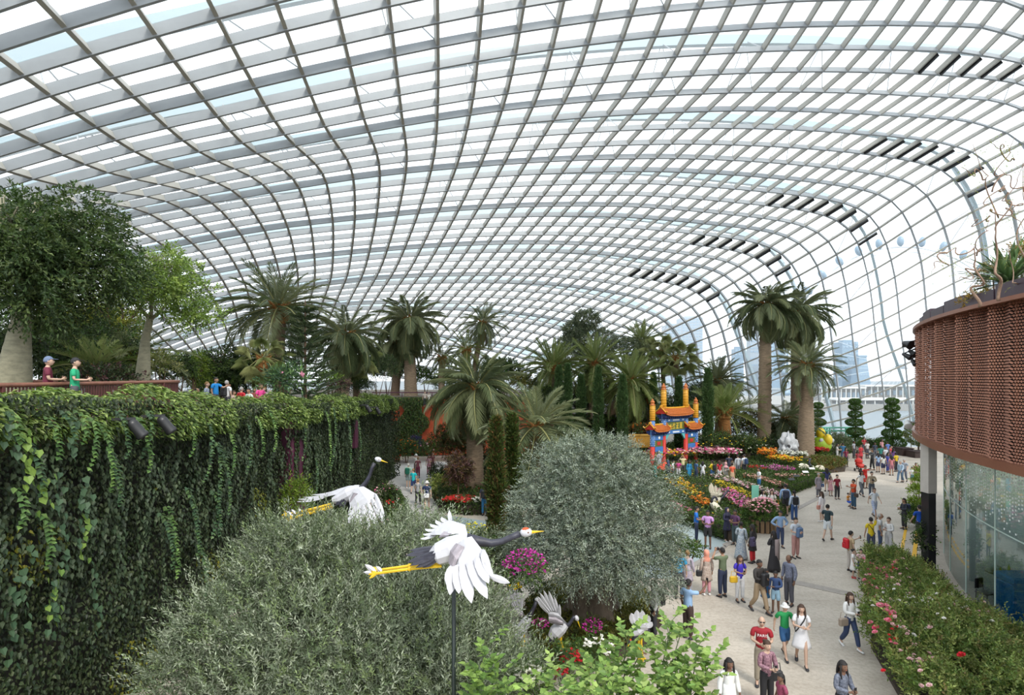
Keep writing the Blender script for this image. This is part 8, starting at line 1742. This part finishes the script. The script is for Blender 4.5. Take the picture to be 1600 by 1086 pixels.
b = MB(); b.box((0, 0, 0), (.30, .12, .24), bev=.03); b.tube([(-.11, 0, .11), (-.08, 0, .30), (.08, 0, .30), (.11, 0, .11)], .011, 5); BG = b
b = MB(); b.box((0, 0, 0), (.075, .010, .15), bev=.003); PH = b
b = MB(); b.box((0, 0, 0), (.14, .07, .09), bev=.012); b.lathe((0, 0, 0), [(.035, .0), (.035, .02)], 10); b.tube([(0, -.03, 0), (0, -.11, 0)], .035, 10); CM = b
def setm(o, rgb, nm, pat=None):
    o.material_slots[0].link = 'OBJECT'; o.material_slots[0].material = pmat(rgb, nm, pat=pat)
for (p, face, pose, fem, top, tc, bot, bc, hair, hc, sk, label, h, pat, bpat, shoe, gear) in PEOPLE:
    t = thing('person', label, 'person', p, rz=face, group='visitors'); sc = h / 1.70; t.scale = (sc, sc, sc)
    J = skeleton(pose, fem); cr = pose == 'crouch'
    o = inst('body', PROTO['body', pose, fem], t); setm(o, SKIN[sk], 'skin')
    tk = top if top in ('tee', 'long') else ('tee' if top in ('dress',) else 'long')
    if (tk, pose, fem) not in PROTO:
        ob_ = cloth_mesh(tk, J, fem); bpy.context.view_layer.update(); me = bpy.data.meshes.new_from_object(ob_.evaluated_get(bpy.context.evaluated_depsgraph_get())); bpy.data.objects.remove(ob_)
        me.name = tk; me.materials.clear(); me.materials.append(pmat((.5, .5, .5), 'cloth')); PROTO[tk, pose, fem] = me
    o = inst('top' if top in ('tee', 'long') else 'bodice', PROTO[tk, pose, fem], t); o.name = 'shirt' if top in ('tee', 'long') else 'bodice'; setm(o, tc, 'cloth', pat)
    if top in SK: o = inst('dress_skirt' if 'dress' in top else 'tunic_skirt', SK[top], t); setm(o, tc, 'cloth', pat)
    if bot in ('trousers', 'shorts'):
        key = (bot, pose, fem); o = inst(bot, PROTO[key], t); setm(o, bc, 'cloth', bpat)
    elif bot in SK: o = inst('skirt', SK[bot], t); setm(o, bc, 'cloth', bpat)
    hz0 = J['nek'][2] + .155
    o = inst(HNAME.get(hair, 'hair'), HM[hair], t, (0, -.022, hz0)); setm(o, HAIRC[hc] if isinstance(hc, str) else hc, 'hair')
    if hair == 'cap': pass
    for s in (1, -1):
        a = J['an', s]; o = inst('shoe', SHOE, t, (a[0], a[1] + .01, max(0, a[2] - .085)), (.35 if a[2] > .12 else 0, 0, s * .12)); setm(o, shoe, 'shoe')
    M = Matrix.Translation(p) @ Matrix.Rotation(face, 4, 'Z') @ Matrix.Scale(sc, 4)
    for g in gear:
        kd, gc, sd, gl = g; gm = pmat(gc, 'bag', .5)
        if kd == 'lettering':                                         # PARIS in white across the chest, part of the shirt
            cu = bpy.data.curves.new('lettering', 'FONT'); cu.body = 'PARIS'; cu.size = .095; cu.align_x = 'CENTER'; cu.extrude = .002; cu.materials.append(pmat(W_, 'print')); cu.space_character = 1.05
            tc_ = bpy.data.objects.new('lettering', cu); COL.objects.link(tc_); bpy.context.view_layer.update(); me = bpy.data.meshes.new_from_object(tc_.evaluated_get(bpy.context.evaluated_depsgraph_get())); bpy.data.objects.remove(tc_); tx = bpy.data.objects.new('lettering', me); link(tx, t); tx.location = (0, -.158, 1.27); tx.rotation_euler = (PI / 2 - .06, 0, 0); continue
        if kd == 'shawl':
            b = MB(); b.loft([[Vector((x * .2, y, z)) for x, y in ((-1, .12), (-.3, .15), (.2, .14), (.2, .11), (-.3, .12), (-1, .09))] for z in (1.38, 1.2, .9, .5)]); o = b.build('shawl', pmat(gc, 'cloth'), t, True); continue
        if kd == 'backpack': b, l, nm, ct = PK, Vector((0, .20, .98)), 'backpack', 'backpack'
        elif kd == 'backpack_side': b, l, nm, ct = PK, Vector((.24 * sd, .12, .80)), 'backpack', 'backpack'
        elif kd == 'frontpack': b, l, nm, ct = PK, Vector((0, -.24, .92)), 'front_bag', 'bag'
        elif kd == 'waistbag': b, l, nm, ct = BG, Vector((0, .21, .92)), 'waist_bag', 'bag'
        elif kd == 'handbag': b, l, nm, ct = BG, Vector((.25 * sd, -.03, .84)), 'handbag', 'bag'
        elif kd == 'phone': b, l, nm, ct = PH, Vector((0, -.345, 1.19)), 'phone', 'phone'
        elif kd == 'phone_up': b, l, nm, ct = PH, Vector((-.23, -.53, 1.66)), 'phone', 'phone'
        elif kd == 'phone_fwd': b, l, nm, ct = PH, Vector((.2, -.585, 1.38)), 'phone', 'phone'
        elif kd == 'camera': b, l, nm, ct = CM, Vector((0, -.27, 1.60)), 'camera', 'camera'
        elif kd == 'camera_chest': b, l, nm, ct = CM, Vector((0, -.21, 1.22)), 'camera', 'camera'
        elif kd == 'shades': b, l, nm, ct = None, Vector((0, -.022, hz0)), 'sunglasses', 'sunglasses'
        elif kd == 'strap': b, l, nm, ct = None, Vector((0, 0, 0)), 'bag_strap', 'strap'
        if b is None:
            b = MB()
            if kd == 'shades':
                for s in (-1, 1): b.box((s * .032, -.094, .014), (.050, .012, .03), bev=.005); b.tube([(s * .058, -.088, .018), (s * .084, .01, .018)], .004, 4)
                b.box((0, -.100, .018), (.02, .006, .006))
            else: b.tube([(.12, .09, 1.40), (.11, -.06, 1.42), (.05, -.135, 1.3), (-.08, -.15, 1.1), (-.16, -.08, .95), (-.15, .10, .98), (-.02, .14, 1.2), (.12, .09, 1.40)], .016, 5)
        w = M @ l; o = bpy.data.objects.new(nm, b.mesh(nm, gm, False)); o.location = w; o.rotation_euler = (0, 0, face); o.scale = (sc,) * 3; link(o); tag(o, gl, ct)
